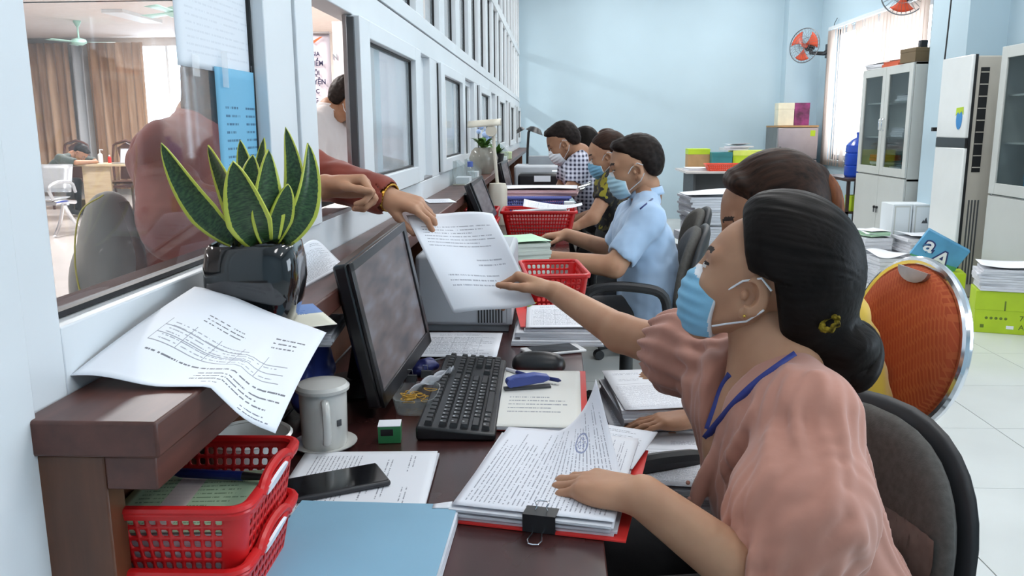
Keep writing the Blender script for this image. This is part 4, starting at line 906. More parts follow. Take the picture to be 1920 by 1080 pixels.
# ------------------------------------------------------------------ wall fans
m_fb = M('fan_orange', '#d4512f', .4); m_fc = M('fan_cage', '#6f7478', .4, .6)
def fan(label, wall, c, n, r=.21):
    c, n = np.array(c, float), nrm(n); a, b = frame_of(n); t = thing('wall_fan', label, 'fan', tuple(wall), group='wall fans')
    cg = MB(); cg.tube([c+r*(math.cos(q)*a+math.sin(q)*b) for q in np.linspace(0, 2*PI, 36, endpoint=False)], .006, 6, closed=True)
    for z, rr_ in ((.05, .5), (.06, .25), (-.05, .5)): cg.tube([c+n*z+r*rr_*(math.cos(q)*a+math.sin(q)*b) for q in np.linspace(0, 2*PI, 24, endpoint=False)], .0025, 4, closed=True)
    for q in np.linspace(0, 2*PI, 30, endpoint=False):
        u = math.cos(q)*a+math.sin(q)*b; cg.tube([c+n*.065+u*.02, c+n*.055+u*r*.5, c+u*r, c-n*.05+u*r*.5, c-n*.06+u*.05], .0016, 4)
    cg.build('cage', m_fc, t)
    for k in range(3):
        q0 = 2*PI*k/3+.4
        def fn(u, v): q = q0+(u-.5)*(.5+.75*v); R_ = .03+v*(r-.055); return c+R_*(math.cos(q)*a+math.sin(q)*b)+n*(.02*(u-.5))
        MB().grid(fn, 6, 6).build('blade', m_fb, t, angle=180, solid=.003)
    MB().cyl(c-n*.03, c+n*.035, .03, .022).build('hub', m_fb, t); MB().tube([c-n*.06, c-n*.08, c-n*.15, c-n*.17], [.04, .058, .052, .03], 16).build('motor', m_black, t)
    w_ = np.array(wall, float); MB().tube([c-n*.12, c-n*.13+V(0, 0, -.07), w_+V(-.05, 0, -.03), w_], [.018, .022, .026, .03], 10).build('bracket', m_black, t); MB().box(w_, (.04, .10, .17)).build('wall_plate', m_black, t)
    MB().tube([w_+V(-.01, -.02, .06), w_+V(-.02, -.12, .12), w_+V(-.006, -.22, .32), w_+V(-.006, -.3, .36)], .004, 5).build('cord', m_gask, t)
fan('orange-bladed fan on the right wall beside the blind', (3.43, 11.0, 2.18), (3.1, 10.88, 2.24), (-.75, -.62, .1))
fan('wall fan above the blind cut by the top edge', (3.43, 8.9, 2.62), (3.28, 8.35, 2.49), (-.5, -.85, -.1))
# ------------------------------------------------------------------ back desk with goods
t = thing('grey_desk', 'pale-topped desk with a dark front against the back wall', 'desk', (2.1, 10.3, 0)); m_pt = M('pale_top', '#c9c4c2', .35); m_df = M('dark_front', '#3d4043', .55)
MB().bx(1.50, 2.72, 9.65, 10.55, .725, .75).build('desk_top', m_pt, t, bevel=.002); MB().bx(1.60, 1.63, 9.75, 10.5, 0, .725).build('side_panel', m_df, t); MB().bx(2.62, 2.65, 9.75, 10.5, 0, .725).build('side_panel', m_df, t); MB().bx(1.63, 2.62, 9.9, 9.92, .1, .725).build('modesty_panel', m_df, t)
boxy('carton', 'cardboard carton with a lime lid on the back desk', 'box', (1.74, 10.35, .751), (.26, .22, .24), 0, m_kraft, m_lime); boxy('file_box', 'teal file box between two lime cartons on the back desk', 'box', (1.99, 10.2, .751), (.24, .2, .2), 0, M('teal', '#2f7f85', .5))
boxy('lime_carton', 'lime copy-paper carton at the right of the back desk', 'box', (2.34, 10.3, .751), (.42, .28, .22), 0, m_lime, M('lime2', '#d2e26a', .5))
loose_pile('crumpled papers on the lime carton of the back desk', (2.2, 10.3), .3, .2, .972, .05, .2, 3, 31, .05, bend=.04)
loose_pile('loose papers at the left end of the back desk', (1.66, 9.98), .24, .3, .751, .02, .1, 2, 32)
basket('shallow orange-red basket in front of the teal box on the back desk', (1.95, 9.78, .751), 0, (.42, .2, .08), (16, 6, 3), M('orange_red', '#d8482c', .4), group='plastic baskets on the desks')
# ------------------------------------------------------------------ side table under the window with water bottle
t = thing('side_table', 'dark wooden side table under the blind', 'table', (3.2, 9.1, 0)); m_dt = M('dark_table', '#3b2c2a', .4)
MB().bx(3.0, 3.42, 8.75, 9.6, .69, .72).build('table_top', m_dt, t)
for x in (3.03, 3.36):
    for y in (8.8, 9.52): MB().bx(x, x+.03, y, y+.03, 0, .69).build('leg', m_dt, t)
MB().bx(3.03, 3.39, 8.8, 9.55, .35, .37).build('shelf', m_dt, t)
boxy('lime_box', 'small lime box on the lower shelf of the side table', 'box', (3.2, 8.95, .371), (.2, .2, .16), 0, m_lime)
m_wb = M('water_blue', '#2a55c8', .2, var=.1); MATS['water_blue'].node_tree.nodes['Principled BSDF'].inputs['Transmission Weight'].default_value = .35
def water_bottle(label, c, s=1):
    c = np.array(c, float); t = thing('water_bottle', label, 'water bottle', tuple(c), group='large blue water bottles')
    MB().lathe([(.001*s, .002), (.12*s, 0), (.135*s, .02*s), (.135*s, .11*s), (.125*s, .12*s), (.135*s, .13*s), (.135*s, .24*s), (.125*s, .25*s), (.135*s, .26*s), (.13*s, .33*s), (.07*s, .39*s), (.032*s, .41*s), (.03*s, .45*s)], c, 24).build('jug', m_wb, t)
    MB().lathe([(.034*s, .44*s), (.034*s, .465*s), (.001, .467*s)], c, 16).build('cap', m_wb, t)
water_bottle('large blue water bottle on the side table beside the cabinet', (3.2, 9.02, .721))
# ------------------------------------------------------------------ cartons and bundles on the floor
def rmbox(c, size, rz, mat, parent, name='body', tilt=0): return MB().box(c, size, Rz(rz)@RM('X', tilt)).build(name, mat, parent, bevel=.003)
def a4carton(label, c, rz, h=.235):
    t = thing('paper_carton', label, 'carton', (c[0], c[1], 0), rz, 'lime copy-paper cartons'); w_, d_ = .31, .225
    MB().bx(-w_/2, w_/2, -d_/2, d_/2, 0, h*.97).build('body', m_lime, t, world=False, bevel=.002); MB().bx(-w_/2-.003, w_/2+.003, -d_/2-.003, d_/2+.003, h*.55, h).build('lid', m_lime, t, world=False, bevel=.002)
    md = M('carton_print', '#5f7420', .6); y = -d_/2-.0038
    MB().bx(.0, .008, y, y+.002, h*.55, h*.78).build('tab_slot', md, t, world=False)
    for k in range(5): MB().ell((-.09+.026*k, y+.004, h*.36), (.009, .002, .009), nu=10, nv=6).build('print_dot', md, t, world=False)
    for b_, x, z, s in (('70', .085, h*.33, .045), ('A4', .085, h*.12, .045)): txt(b_, s, M4((x, y+.0025, z), (1, 0, 0), (0, 0, 1)), md, t, world=False)
    MB().bx(.02, .06, y+.002, y+.004, h*.12, h*.2).build('barcode', m_sheetw, t, world=False); MB().bx(-.12, -.10, y+.002, y+.004, h*.12, h*.2).build('print_dot', md, t, world=False)
    return t
a4carton('lime copy-paper carton standing open under the blue box lid', (2.74, 5.98), -.28)
a4carton('lime copy-paper carton by the cabinet carrying a bundle of papers', (2.76, 5.16), -.32, .26)
loose_pile('thick bundle of white papers lying on the nearer lime carton', (2.77, 5.16), .32, .25, .263, .13, -.3, 9, 41, .012, bend=.05)
bl_ = (2.73, 5.95); t = thing('box_lid', 'light blue printed box lid tilted on the lime carton', 'box lid', (bl_[0], bl_[1], .24)); Rl = Rz(-.25)@RM('Y', .5)@RM('X', .25)
m_lb = M('lid_blue', '#5aa3cf', .45, var=.12, vs=5); m_nv = M('logo_navy', '#27306e', .5)
lc = V(bl_[0]-.01, bl_[1]-.0, .37); MB().box(lc, (.31, .05, .22), Rl).build('panel', m_lb, t, bevel=.003)
def on(x, z, y=-.0262): return lc+Rl@V(x, y, z)
MB().prism([(-.155, -.11), (.155, -.11), (.155, -.03), (-.02, -.07), (-.155, -.1)], on(0, 0, -.0258), Rl@V(1, 0, 0), Rl@V(0, 0, 1), Rl@V(0, -1, 0), .0006).build('green_print', M('lid_green', '#4f9a6c', .5), t)
for q, (x, z) in zip('aA', ((-.115, -.03), (-.02, -.085))):
    txt(q, .16, M4(on(x, z, -.0268), Rl@V(1, 0, 0), Rl@V(0, 0, 1)), m_nv, t, bold=.012); txt(q, .16, M4(on(x, z, -.0275), Rl@V(1, 0, 0), Rl@V(0, 0, 1)), m_sheetw, t, bold=.002)
for i, (c, w_, d_, h, rz, n, j) in enumerate((((2.98, 6.87), .32, .34, .36, .05, 15, .012), ((2.66, 6.72), .24, .26, .22, .1, 8, .012), ((2.66, 7.05), .24, .28, .34, .08, 11, .015), ((2.70, 7.40), .26, .26, .30, .05, 9, .015), ((2.58, 7.76), .24, .28, .22, .1, 8, .015), ((2.90, 7.68), .24, .24, .26, .1, 8, .015))):
    lab = ['broad bundle of wrapped papers before the air conditioner', 'tall rumpled paper bundle in front of the white cartons', 'leaning paper bundle with a green sheet beside the cyan box', 'paper bundle just before the two white cartons', 'low paper bundle at the far end of the floor pile', 'paper bundle at the foot of the far cabinet'][i]
    loose_pile(lab, c, w_, d_, .001, h, rz, n, 50+i, j, bend=.05)
loose_pile('green-edged papers on top of the leaning floor bundle', (2.66, 7.05), .2, .24, .352, .035, .3, 2, 57, mat=m_lg, tops=m_sheetw)
boxy('cyan_box', 'cyan paper box standing on the floor left of the bundles', 'box', (2.45, 7.22, .001), (.14, .28, .26), .05, m_teal); boxy('cyan_box', 'cyan paper box lying on the low paper bundle', 'box', (2.58, 7.76, .275), (.22, .26, .07), .1, m_teal)
boxy('cyan_box', 'flat cyan box on the floor below the leaning bundle', 'box', (2.43, 6.84, .001), (.16, .16, .06), .2, m_teal)
for i in range(2):
    x = 2.93+.17*i; t = thing('white_carton', ['left white carton with a black corner print on the floor bundles', 'right white carton with a mountain logo beside the pier'][i], 'carton', (x, 7.25, 0)); MB().bx(x-.08, x+.08, 7.14, 7.4, .262, .60).build('body', m_whitew, t, bevel=.003)
    MB().bx(x-.065, x+.065, 7.137, 7.139, .285, .585).build('print_frame', m_grey, t); MB().bx(x-.055, x+.055, 7.135, 7.138, .295, .575).build('print_field', m_whitew, t); MB().bx(x-.045, x-.005, 7.133, 7.136, .30, .34).build('corner_print', m_gask, t)
    MB().prism([(-.03, 0), (-.015, .03), (-.008, .018), (.008, .05), (.022, 0)], (x+.02, 7.1345, .44), (1, 0, 0), (0, 0, 1), (0, -1, 0), .001).build('logo', m_dgrey, t) if i else None
    MB().bx(x-.08, x+.08, 7.14, 7.4, .001, .26).build('lower_carton', m_whitew, t, bevel=.003)
loose_pile('white papers at the foot of the side table', (2.86, 8.75), .26, .3, .001, .12, 0, 4, 63, .03, bend=.04)
# tall paper tower behind the man's chair
tw = [(0.86, 5.0), (1.03, 5.06)]
for i in range(5): loose_pile(['lowest', 'second-lowest', 'middle', 'second-highest', 'topmost'][i]+' bundle of the tall white paper tower behind the chair', (.93+random.uniform(-.01, .01), 5.02), .30, .34, .001+.172*i, .160, random.uniform(-.1, .1), 11, 70+i, .008, bend=.03 if i == 4 else .004, group='paper tower bundles')
loose_pile('lower paper heap left of the tall paper tower', (.66, 5.78), .2, .24, .001, .58, .1, 16, 81, .02, bend=.06); loose_pile('crumpled wrapped papers leaning behind the paper tower', (1.0, 5.62), .26, .3, .001, .74, .2, 12, 82, .03, bend=.08)
# ------------------------------------------------------------------ chairs
m_cf = M('chair_grey_fabric', '#54524f', .9, var=.10, vs=90, bump=.3, bs=400); m_cp = M('chair_plastic', '#26272a', .5); m_tape = M('clear_tape', '#6f6d6b', .12, var=.25, vs=14, coat=.6, bump=.4, bs=40)
def back_panel(w_, h, th, z0, x0, n=2.4, lean=.12, curve=.05, dx=0):
    m = MB(); ring = []
    N = 36
    def P(u, v, off): # superellipse outline scaled v
        a = 2*PI*u; ex = 2/n; y = math.copysign(abs(math.cos(a))**ex, math.cos(a))*w_/2*v; z = math.copysign(abs(math.sin(a))**ex, math.sin(a))*h/2*v
        zz = z0+h/2+z; return (x0-lean*(zz-z0)+curve*(y/(w_/2))**2+off, y, zz)
    rows = [(.001, th/2), (.5, th/2), (.85, th/2*.95), (.96, th*.3), (1, 0), (.96, -th*.3), (.85, -th/2*.95), (.5, -th/2), (.001, -th/2)]
    vs = [P(k/N, v, o) for v, o in rows for k in range(N)]
    return m.add(vs, [[i*N+k, (i+1)*N+k, (i+1)*N+(k+1) % N, i*N+(k+1) % N] for i in range(len(rows)-1) for k in range(N)])
def office_chair(label, loc, rz, seat=.45, bh=.40, bw=.44, zb=.50, arms=True, lean=.14, tape=False):
    t = thing('office_chair', label, 'chair', loc, rz, 'office chairs')
    back_panel(bw, bh, .05, zb, -.215, lean=lean).build('backrest', m_cf, t, world=False, angle=180); back_panel(bw+.025, bh+.02, .035, zb-.01, -.252, lean=lean).build('back_shell', m_cp, t, world=False, angle=180)
    st_ = MB().lathe([(.0001, -.04), (.20, -.04), (.235, -.02), (.24, .0), (.225, .025), (.15, .035), (.0001, .03)], (0.02, 0, seat), 32, sq=4); st_.build('seat', m_cf, t, world=False, angle=180)
    MB().tube([(-.05, 0, seat-.05), (-.22, 0, seat-.06), (-.275, 0, seat), (-.29, 0, zb+.12)], .022, 8, flat=.5).build('back_bracket', m_cp, t, world=False)
    MB().cyl((0, 0, .08), (0, 0, seat-.04), .028).build('gas_column', m_cp, t, world=False)
    for k in range(5):
        a = 2*PI*k/5+.3; u = V(math.cos(a), math.sin(a), 0); MB().tube([V(0, 0, .10), u*.15+V(0, 0, .09), u*.29+V(0, 0, .065)], [.03, .024, .017], 8).build('star_leg', m_cp, t, world=False); MB().cyl(u*.29+V(-u[1], u[0], 0)*.02+V(0, 0, .026), u*.29-V(-u[1], u[0], 0)*.02+V(0, 0, .026), .026).build('castor', m_cp, t, world=False)
    if arms:
        for s in (-1, 1): MB().tube(catmull([(.10, s*.21, seat-.03), (.13, s*.25, seat), (.16, s*.265, seat+.14), (.11, s*.265, seat+.20), (-.04, s*.265, seat+.205), (-.14, s*.265, seat+.17), (-.15, s*.25, seat+.02), (-.10, s*.21, seat-.03)], 5), .019, 10).build('armrest', m_cp, t, world=False)
    if tape:
        def fn(u, v): y = .07+.12*u+.01*math.sin(9*v); z = zb+.03+.24*v; return (-.215-lean*(z-zb)+.05*(y/(bw/2))**2+.0265+.0015*math.sin(30*u+17*v), y, z)
        MB().grid(fn, 12, 20).build('clear_tape', m_tape, t, world=False, angle=180)
    return t
office_chair('grey fabric office chair with torn clear tape behind the woman in pink', (.315, 1.25, 0), PI+.5, .42, .41, .44, .375, tape=True, lean=.10)
office_chair('black-armed office chair of the man in the light blue shirt', (.30, 3.36, 0), PI-.1, .45, .40, .43, .46)
office_chair('office chair behind the woman in the black and yellow top', (.52, 4.5, 0), PI, .45, .36, .40, .46); office_chair('black office chair under the man in the checked shirt', (.30, 5.4, 0), PI-.2, .45, .36, .42, .44)
# banquet chair
t = thing('banquet_chair', 'orange upholstered banquet chair with a chrome oval back', 'chair', (.62, 2.05, 0)); m_of = None
def weave():
    m = bpy.data.materials.new('orange_weave'); q = NT(m); v = q.coord('Object', (1, 1, 1), (.6, .3, .5)); b = q.new('ShaderNodeTexBrick'); b.offset = .5; q.link(v, b.inputs[0]); b.inputs['Scale'].default_value = 34; b.inputs['Color1'].default_value = lin('#b5502a'); b.inputs['Color2'].default_value = lin('#a2421f'); b.inputs['Mortar'].default_value = lin('#c4693a'); b.inputs['Mortar Size'].default_value = .05
    q.link(q.mix(q.noise(q.coord('Object'), 12), b.outputs[0], lin('#ad4a26')), q.b.inputs['Base Color']); q.b.inputs['Roughness'].default_value = .85; q.bump(b.outputs[1], .25, .001); return m
m_of = weave()
oc = at(1702, 648, y=1.88); ex = nrm(V(.2, -.98, 0)); fz = nrm(V(-.98, -.2, 0)); tz = nrm(V(.2, .0, 1)); ex = nrm(ex-tz*(ex@tz)); fz = np.cross(ex, tz); 
if fz@V(-1, 0, 0) < 0: fz = -fz
a_, b_ = .20, .192
oc = oc+V(0, .02, -.0)
def ovp(q, s=1, off=0): return oc+ex*a_*s*math.cos(q)+tz*b_*1.0*s*math.sin(q)+fz*off
pad = MB(); N = 40; rows = [(.001, .03), (.6, .03), (.88, .024), (.95, .008), (.95, -.01), (.6, -.016), (.001, -.016)]
pad.add([ovp(2*PI*k/N, s, o) for s, o in rows for k in range(N)], [[i*N+k, i*N+(k+1) % N, (i+1)*N+(k+1) % N, (i+1)*N+k] for i in range(len(rows)-1) for k in range(N)]); pad.build('backrest', m_of, t, angle=180)
MB().tube([ovp(q, 1.0, 0) for q in np.linspace(0, 2*PI, 48, endpoint=False)], .0125, 10, closed=True).build('back_frame', m_chrome, t)
gp = MB(); gp.prism([(.055*math.cos(a), .03*math.sin(a)-.0) for a in np.linspace(PI, 2*PI, 14)], oc+tz*(b_*.90)+fz*.0255, ex, tz, fz, .008).build('hand_grip', m_steel, t)
sc_ = oc+fz*.23; sc_[2] = .45
MB().lathe([(.0001, -.03), (.2, -.03), (.215, -.01), (.21, .02), (.15, .035), (.0001, .04)], sc_, 28).build('seat', m_of, t, angle=180)
for sx in (-1, 1):
    MB().tube([oc+ex*sx*a_*.75-tz*b_*.7, V(*(oc+ex*sx*.17)[:2], .46)+fz*.03, V(*(oc+ex*sx*.19-fz*.06)[:2], .0)], .011, 8).build('rear_leg', m_chrome, t); MB().tube([sc_+ex*sx*.17+fz*.14+V(0, 0, -.03), V(*(sc_+ex*sx*.18+fz*.17)[:2], 0)], .011, 8).build('front_leg', m_chrome, t)
MB().tube([sc_+.2*(math.cos(q)*ex+math.sin(q)*fz)+V(0, 0, -.035) for q in np.linspace(0, 2*PI, 24, endpoint=False)], .01, 8, closed=True).build('seat_ring', m_chrome, t)
# ------------------------------------------------------------------ goods on the far desks
basket('red perforated basket beside the mint green papers', (-.005, 2.375, .751), .12, (.17, .26, .10), (9, 12, 5), m_red, group='plastic baskets on the desks')
basket('red perforated basket heaped with white sheets on the third desk', (-.075, 3.98, .751), .0, (.345, .26, .115), (22, 14, 6), m_red, group='plastic baskets on the desks'); basket('small red basket at the foot of the cream lamp', (-.33, 3.75, .751), 0, (.14, .22, .09), (8, 10, 5), m_red, group='plastic baskets on the desks'); basket('small red basket under the ledge on top of another', (-.33, 3.75, .80), 0, (.14, .22, .09), (8, 10, 5), m_red, group='plastic baskets on the desks')
p0 = V(-.06, 3.98, .862); tag(sheet('paper_sheet', lambda u, v: p0+V(-.09+.28*u, -.07+.12*v, .012+.03*(u-.6)**2*4*(1 if u > .6 else .3)+.025*(1-u)*v), m_d4), 'printed sheets sticking out of the heaped red basket', 'paper')
loose_pile('pinkish papers filling the heaped red basket', (-.075, 3.98), .27, .19, .76, .09, 0, 4, 90, mat=M('pink_paper', '#d9a9a9', .7), tops=m_sheetw)
basket('blue-violet plastic basket behind the heaped red basket', (-.10, 4.62, .751), 0, (.36, .34, .135), (26, 20, 7), m_bluep, group='plastic baskets on the desks'); loose_pile('pile of pink-edged documents lying on the blue basket', (-.08, 4.62), .42, .30, .89, .03, -.03, 4, 91, .012, mat=M('pink_edge', '#d7b4b8', .7))
tag(sheet('plastic_sleeve', lambda u, v: V(.10+.10*u, 4.55+.10*v, .905+.05*u+.012*math.sin(9*u+6*v)), m_acry), 'crumpled clear plastic sleeve at the end of the blue basket', 'sleeve')
boxy('small_white_box', 'small white carton behind the heaped red basket', 'box', (.075, 4.36, .751), (.05, .05, .12), 0, m_whitew)
loose_pile('red folders lying in front of the black printer', (-.06, 5.14), .26, .24, .751, .035, .1, 3, 92, mat=m_redf, tops=m_redf, name='red_folders', cat='folders')
t = thing('binding_machine', 'black and grey office machine with a white label on the far desk', 'printer', (-.07, 5.55, .751)); MB().bx(-.24, .075, 5.38, 5.78, .751, .80).build('base', m_prd, t, bevel=.01); MB().bx(-.25, .07, 5.6, 5.8, .80, .95).build('hood', m_black, t, bevel=.02); MB().bx(-.245, .065, 5.45, 5.5, .80, .82).build('feed_bar', m_dgrey, t, bevel=.006); MB().bx(-.14, -.03, 5.597, 5.6, .895, .935).build('label_plate', m_sheetw, t); MB().cyl((-.24, 5.58, .85), (.06, 5.58, .85), .018).build('roller', m_dgrey, t)
t = thing('white_printer', 'pale office printer behind the black machine', 'printer', (-.1, 6.3, .751)); MB().bx(-.30, .05, 6.1, 6.45, .751, .98).build('body', m_prn, t, bevel=.015); MB().bx(-.2, .05, 6.3, 6.48, .98, 1.04).build('paper_tray', m_prd, t); MB().bx(-.23, .08, 6.095, 6.1, .80, .84).build('paper_slot', m_dgrey, t)
boxy('dark_case', 'black upright computer case beyond the pale printer', 'computer', (.0, 6.85, .751), (.1, .35, .2), 0, m_black); boxy('red_box', 'red carton at the right of the black machine', 'box', (.11-.09, 5.95, .751), (.08, .12, .2), 0, m_red, m_sheetw)
loose_pile('white papers beside the black machine', (-.31, 5.2), .14, .24, .751, .05, .15, 4, 93, .02, bend=.02); 
t = thing('desk_phone', 'grey desk telephone beside the black machine', 'phone', (-.33, 5.75, .751)); MB().box((-.335, 5.74, .79), (.10, .16, .05), RM('X', .3)).build('base', m_dgrey, t, bevel=.01); MB().tube([(-.35, 5.66, .84), (-.35, 5.72, .86), (-.35, 5.8, .87)], [.025, .015, .025], 8).build('handset', m_black, t)
# keyboard and mouse of the man
t = thing('keyboard', 'black keyboard under the hands of the man in light blue', 'keyboard', (-.10, 3.45, .751), PI/2-.2); MB().bx(-.2, .2, -.065, .065, 0, .02).build('case', m_black, t, world=False, bevel=.004)
kk = MB(); [kk.box((-.18+.02*i, -.045+.019*j, .023), (.016, .015, .006)) for i in range(19) for j in range(5)]; kk.build('keys', m_key, t, world=False)
t = thing('blue_tape', 'small blue tape dispenser beyond the desk edge', 'dispenser', (.09, 1.95, .751)) if False else None
# ------------------------------------------------------------------ lamps, vases, acrylic boxes on the ledge
m_crm = M('cream_plastic', '#d9d2c2', .4)
lb = V(-.30, 4.35, .751); t = thing('desk_lamp', 'cream desk lamp with a long half-round shade before the flower vase', 'lamp', tuple(lb))
MB().lathe([(.0001, 0), (.045, 0), (.05, .02), (.05, .19), (.042, .215), (.0001, .22)], lb, 20, sq=3).build('base', m_crm, t); MB().tube([lb+V(0, 0, .2), lb+V(-.012, 0, .34), lb+V(-.02, 0, .47)], .009, 10).build('stem', m_crm, t); MB().cyl(lb+V(-.03, -.04, .485), lb+V(-.03, .04, .485), .028).build('joint', m_crm, t)
def shade(u, v): a = PI*(.02+.96*u); return lb+V(-.15+.17*v, -.045*math.cos(a), .50+.035*math.sin(a)+.012*v)
MB().grid(shade, 10, 4).build('shade', m_crm, t, solid=.003)
t = thing('black_desk_lamp', 'black bent desk lamp at the far end of the counter', 'lamp', (-.25, 7.6, .751)); o = V(-.25, 7.6, .751)
MB().lathe([(.0001, 0), (.09, 0), (.09, .02), (.0001, .03)], o, 20).build('base', m_black, t); MB().tube([o, o+V(0, 0, .3), o+V(.01, 0, .46), o+V(.03, 0, .5)], .012, 8).build('stem', m_black, t); MB().lathe([(.02, .05), (.05, .04), (.085, 0), (.08, 0), (.045, .035), (.018, .044)], o+V(.06, 0, .46), 20, RM('Y', .35)).build('shade', m_black, t); MB().lathe([(.01, .04), (.03, .03), (.045, 0)], o+V(-.06, 0, .47), 14, RM('Y', -.5)).build('second_shade', m_black, t)
vz = V(-.415, 4.85, .991); t = thing('flower_vase', 'clear round vase with green leaves and pale blue flowers on the ledge', 'vase', tuple(vz)); m_vg = glass_mat('vase_glass', '#c9cbc6', 1, .05, (.35, '#b9b2a6'))
MB().lathe([(.0001, .002), (.04, 0), (.075, .04), (.085, .09), (.07, .13), (.05, .15)], vz, 24).build('bowl', m_vg, t); m_lf = M('vase_leaf', '#48702a', .5, var=.2); m_flw = M('pale_blue_flower', '#a9bfe8', .6, var=.1)
rr = random.Random(3)
for i in range(26):
    a = rr.uniform(0, 2*PI); b_ = vz+V(0, 0, .14); d_ = V(math.cos(a)*rr.uniform(.03, .10), math.sin(a)*rr.uniform(.03, .12), rr.uniform(.0, .07)); s_ = nrm(V(-d_[1], d_[0], .01))
    MB().grid(lambda u, v: b_+d_*v+V(0, 0, .02*math.sin(PI*v))+s_*(u-.5)*.035*math.sin(PI*min(1, v+.08)), 2, 5).build('leaf', m_lf, t, angle=180)
for i in range(7): MB().ell(vz+V(rr.uniform(-.03, .05), rr.uniform(-.05, .05), rr.uniform(.19, .27)), rr.uniform(.013, .022), nu=8, nv=6).build('flower', m_flw, t)
t = thing('dark_planter', 'small dark pot of leaves behind the flower vase', 'plant', (-.42, 5.95, .991)); MB().lathe([(.0001, 0), (.045, 0), (.06, .08), (.055, .085), (.0001, .07)], (-.42, 5.95, .991), 18).build('pot', m_black, t)
for i in range(18):
    a = rr.uniform(0, 2*PI); b_ = V(-.42, 5.95, 1.07); d_ = V(math.cos(a)*.09, math.sin(a)*.09, rr.uniform(.01, .09)); s_ = nrm(V(-d_[1], d_[0], .01)); MB().grid(lambda u, v: b_+d_*v+s_*(u-.5)*.04*math.sin(PI*min(1, v+.08)), 2, 4).build('leaf', m_lf, t, angle=180)
def acry(label, c, w_, d_, h):
    c = np.array(c, float); t = thing('acrylic_holder', label, 'holder', tuple(c)); 
    MB().prism([(0, 0), (w_, 0), (w_, h*.4), (.2*w_, h), (0, h)], c, (1, 0, 0), (0, 0, 1), (0, 1, 0), .003).build('side', m_acry, t); MB().prism([(0, 0), (w_, 0), (w_, h*.4), (.2*w_, h), (0, h)], c+V(0, d_, 0), (1, 0, 0), (0, 0, 1), (0, 1, 0), .003).build('side', m_acry, t); MB().box(c+V(w_/2, d_/2, .002), (w_, d_, .003)).build('base', m_crm, t); MB().box(c+V(.002, d_/2, h/2), (.003, d_, h)).build('back', m_acry, t); MB().box(c+V(w_*.5, d_/2, .02), (w_*.7, d_*.8, .03)).build('cards', m_sheetw, t)
acry('clear acrylic card holder on the ledge beside the second window', (-.475, 3.85, .991), .09, .14, .11); acry('clear acrylic holder on the ledge before the flower vase', (-.475, 4.35, .991), .08, .12, .10)
t = thing('blue_cap_bottle', 'small clear bottle with a blue cap on the ledge', 'bottle', (-.42, 4.12, .991)); MB().lathe([(.0001, 0), (.022, 0), (.022, .06), (.012, .075)], (-.42, 4.12, .991), 16).build('body', m_acry, t); MB().lathe([(.014, .072), (.014, .098), (.0001, .1)], (-.42, 4.12, .991), 14).build('cap', M('cap_blue', '#4a5fa8', .4), t)
boxy('pale_box', 'pale green small box at the far end of the ledge', 'box', (-.42, 7.2, .991), (.09, .16, .06), 0, M('pale_green', '#c8d6a8', .5)); acry('clear holder standing beneath the black lamp far along the ledge', (-.47, 6.6, .991), .1, .14, .16)
tag(sheet('paper_sheet', slope((-.42, 3.0), .1, .16, .3, .992, .0), m_dl), 'small printed slip on the ledge near the second window', 'paper')
# ------------------------------------------------------------------ people
from mathutils.bvhtree import BVHTree
def skin_mat(name, a, b):
    m = bpy.data.materials.new(name); t = NT(m); v = t.coord('Object'); t.link(t.ramp(t.noise(v, 14, 3), [(.3, lin(a)), (.7, lin(b))]), t.b.inputs['Base Color'])
    t.b.inputs['Roughness'].default_value = .52; t.b.inputs['Specular IOR Level'].default_value = .35; t.b.inputs['Subsurface Weight'].default_value = .12; t.b.inputs['Subsurface Radius'].default_value = (.010, .004, .002); t.b.inputs['Subsurface Scale'].default_value = .6
    t.bump(t.noise(v, 260, 3), .12, .0006); return m
sk1 = skin_mat('skin', '#aa7c61', '#ba8f72'); sk2 = skin_mat('skin_tan', '#9a6e54', '#aa7f63')
m_lip = M('lip', '#a9605a', .5); m_brow = M('brow', '#2c211d', .8); m_eyew = M('eye_white', '#d9d5d0', .3); m_iris = M('iris', '#1b1411', .2); m_nail = M('nail', '#c79c90', .3)
def hair_mat(name, a, b, str_=(6, 160, 60)):
    m = bpy.data.materials.new(name); t = NT(m); v = t.coord('Object', str_); n = t.noise(v, 1.0, 5, .6); t.link(t.ramp(n, [(.3, lin(a)), (.72, lin(b))]), t.b.inputs['Base Color']); t.b.inputs['Roughness'].default_value = .5; t.b.inputs['Specular IOR Level'].default_value = .12; t.bump(n, .35, .002); return m
hb = hair_mat('black_hair', '#0b0908', '#191412'); hbr = hair_mat('brown_black_hair', '#191311', '#3f2a20'); hshort = hair_mat('short_hair', '#14100f', '#2a211e', (40, 40, 90)); hpony = hair_mat('auburn_hair', '#4a2a1c', '#8b5434', (60, 60, 5))
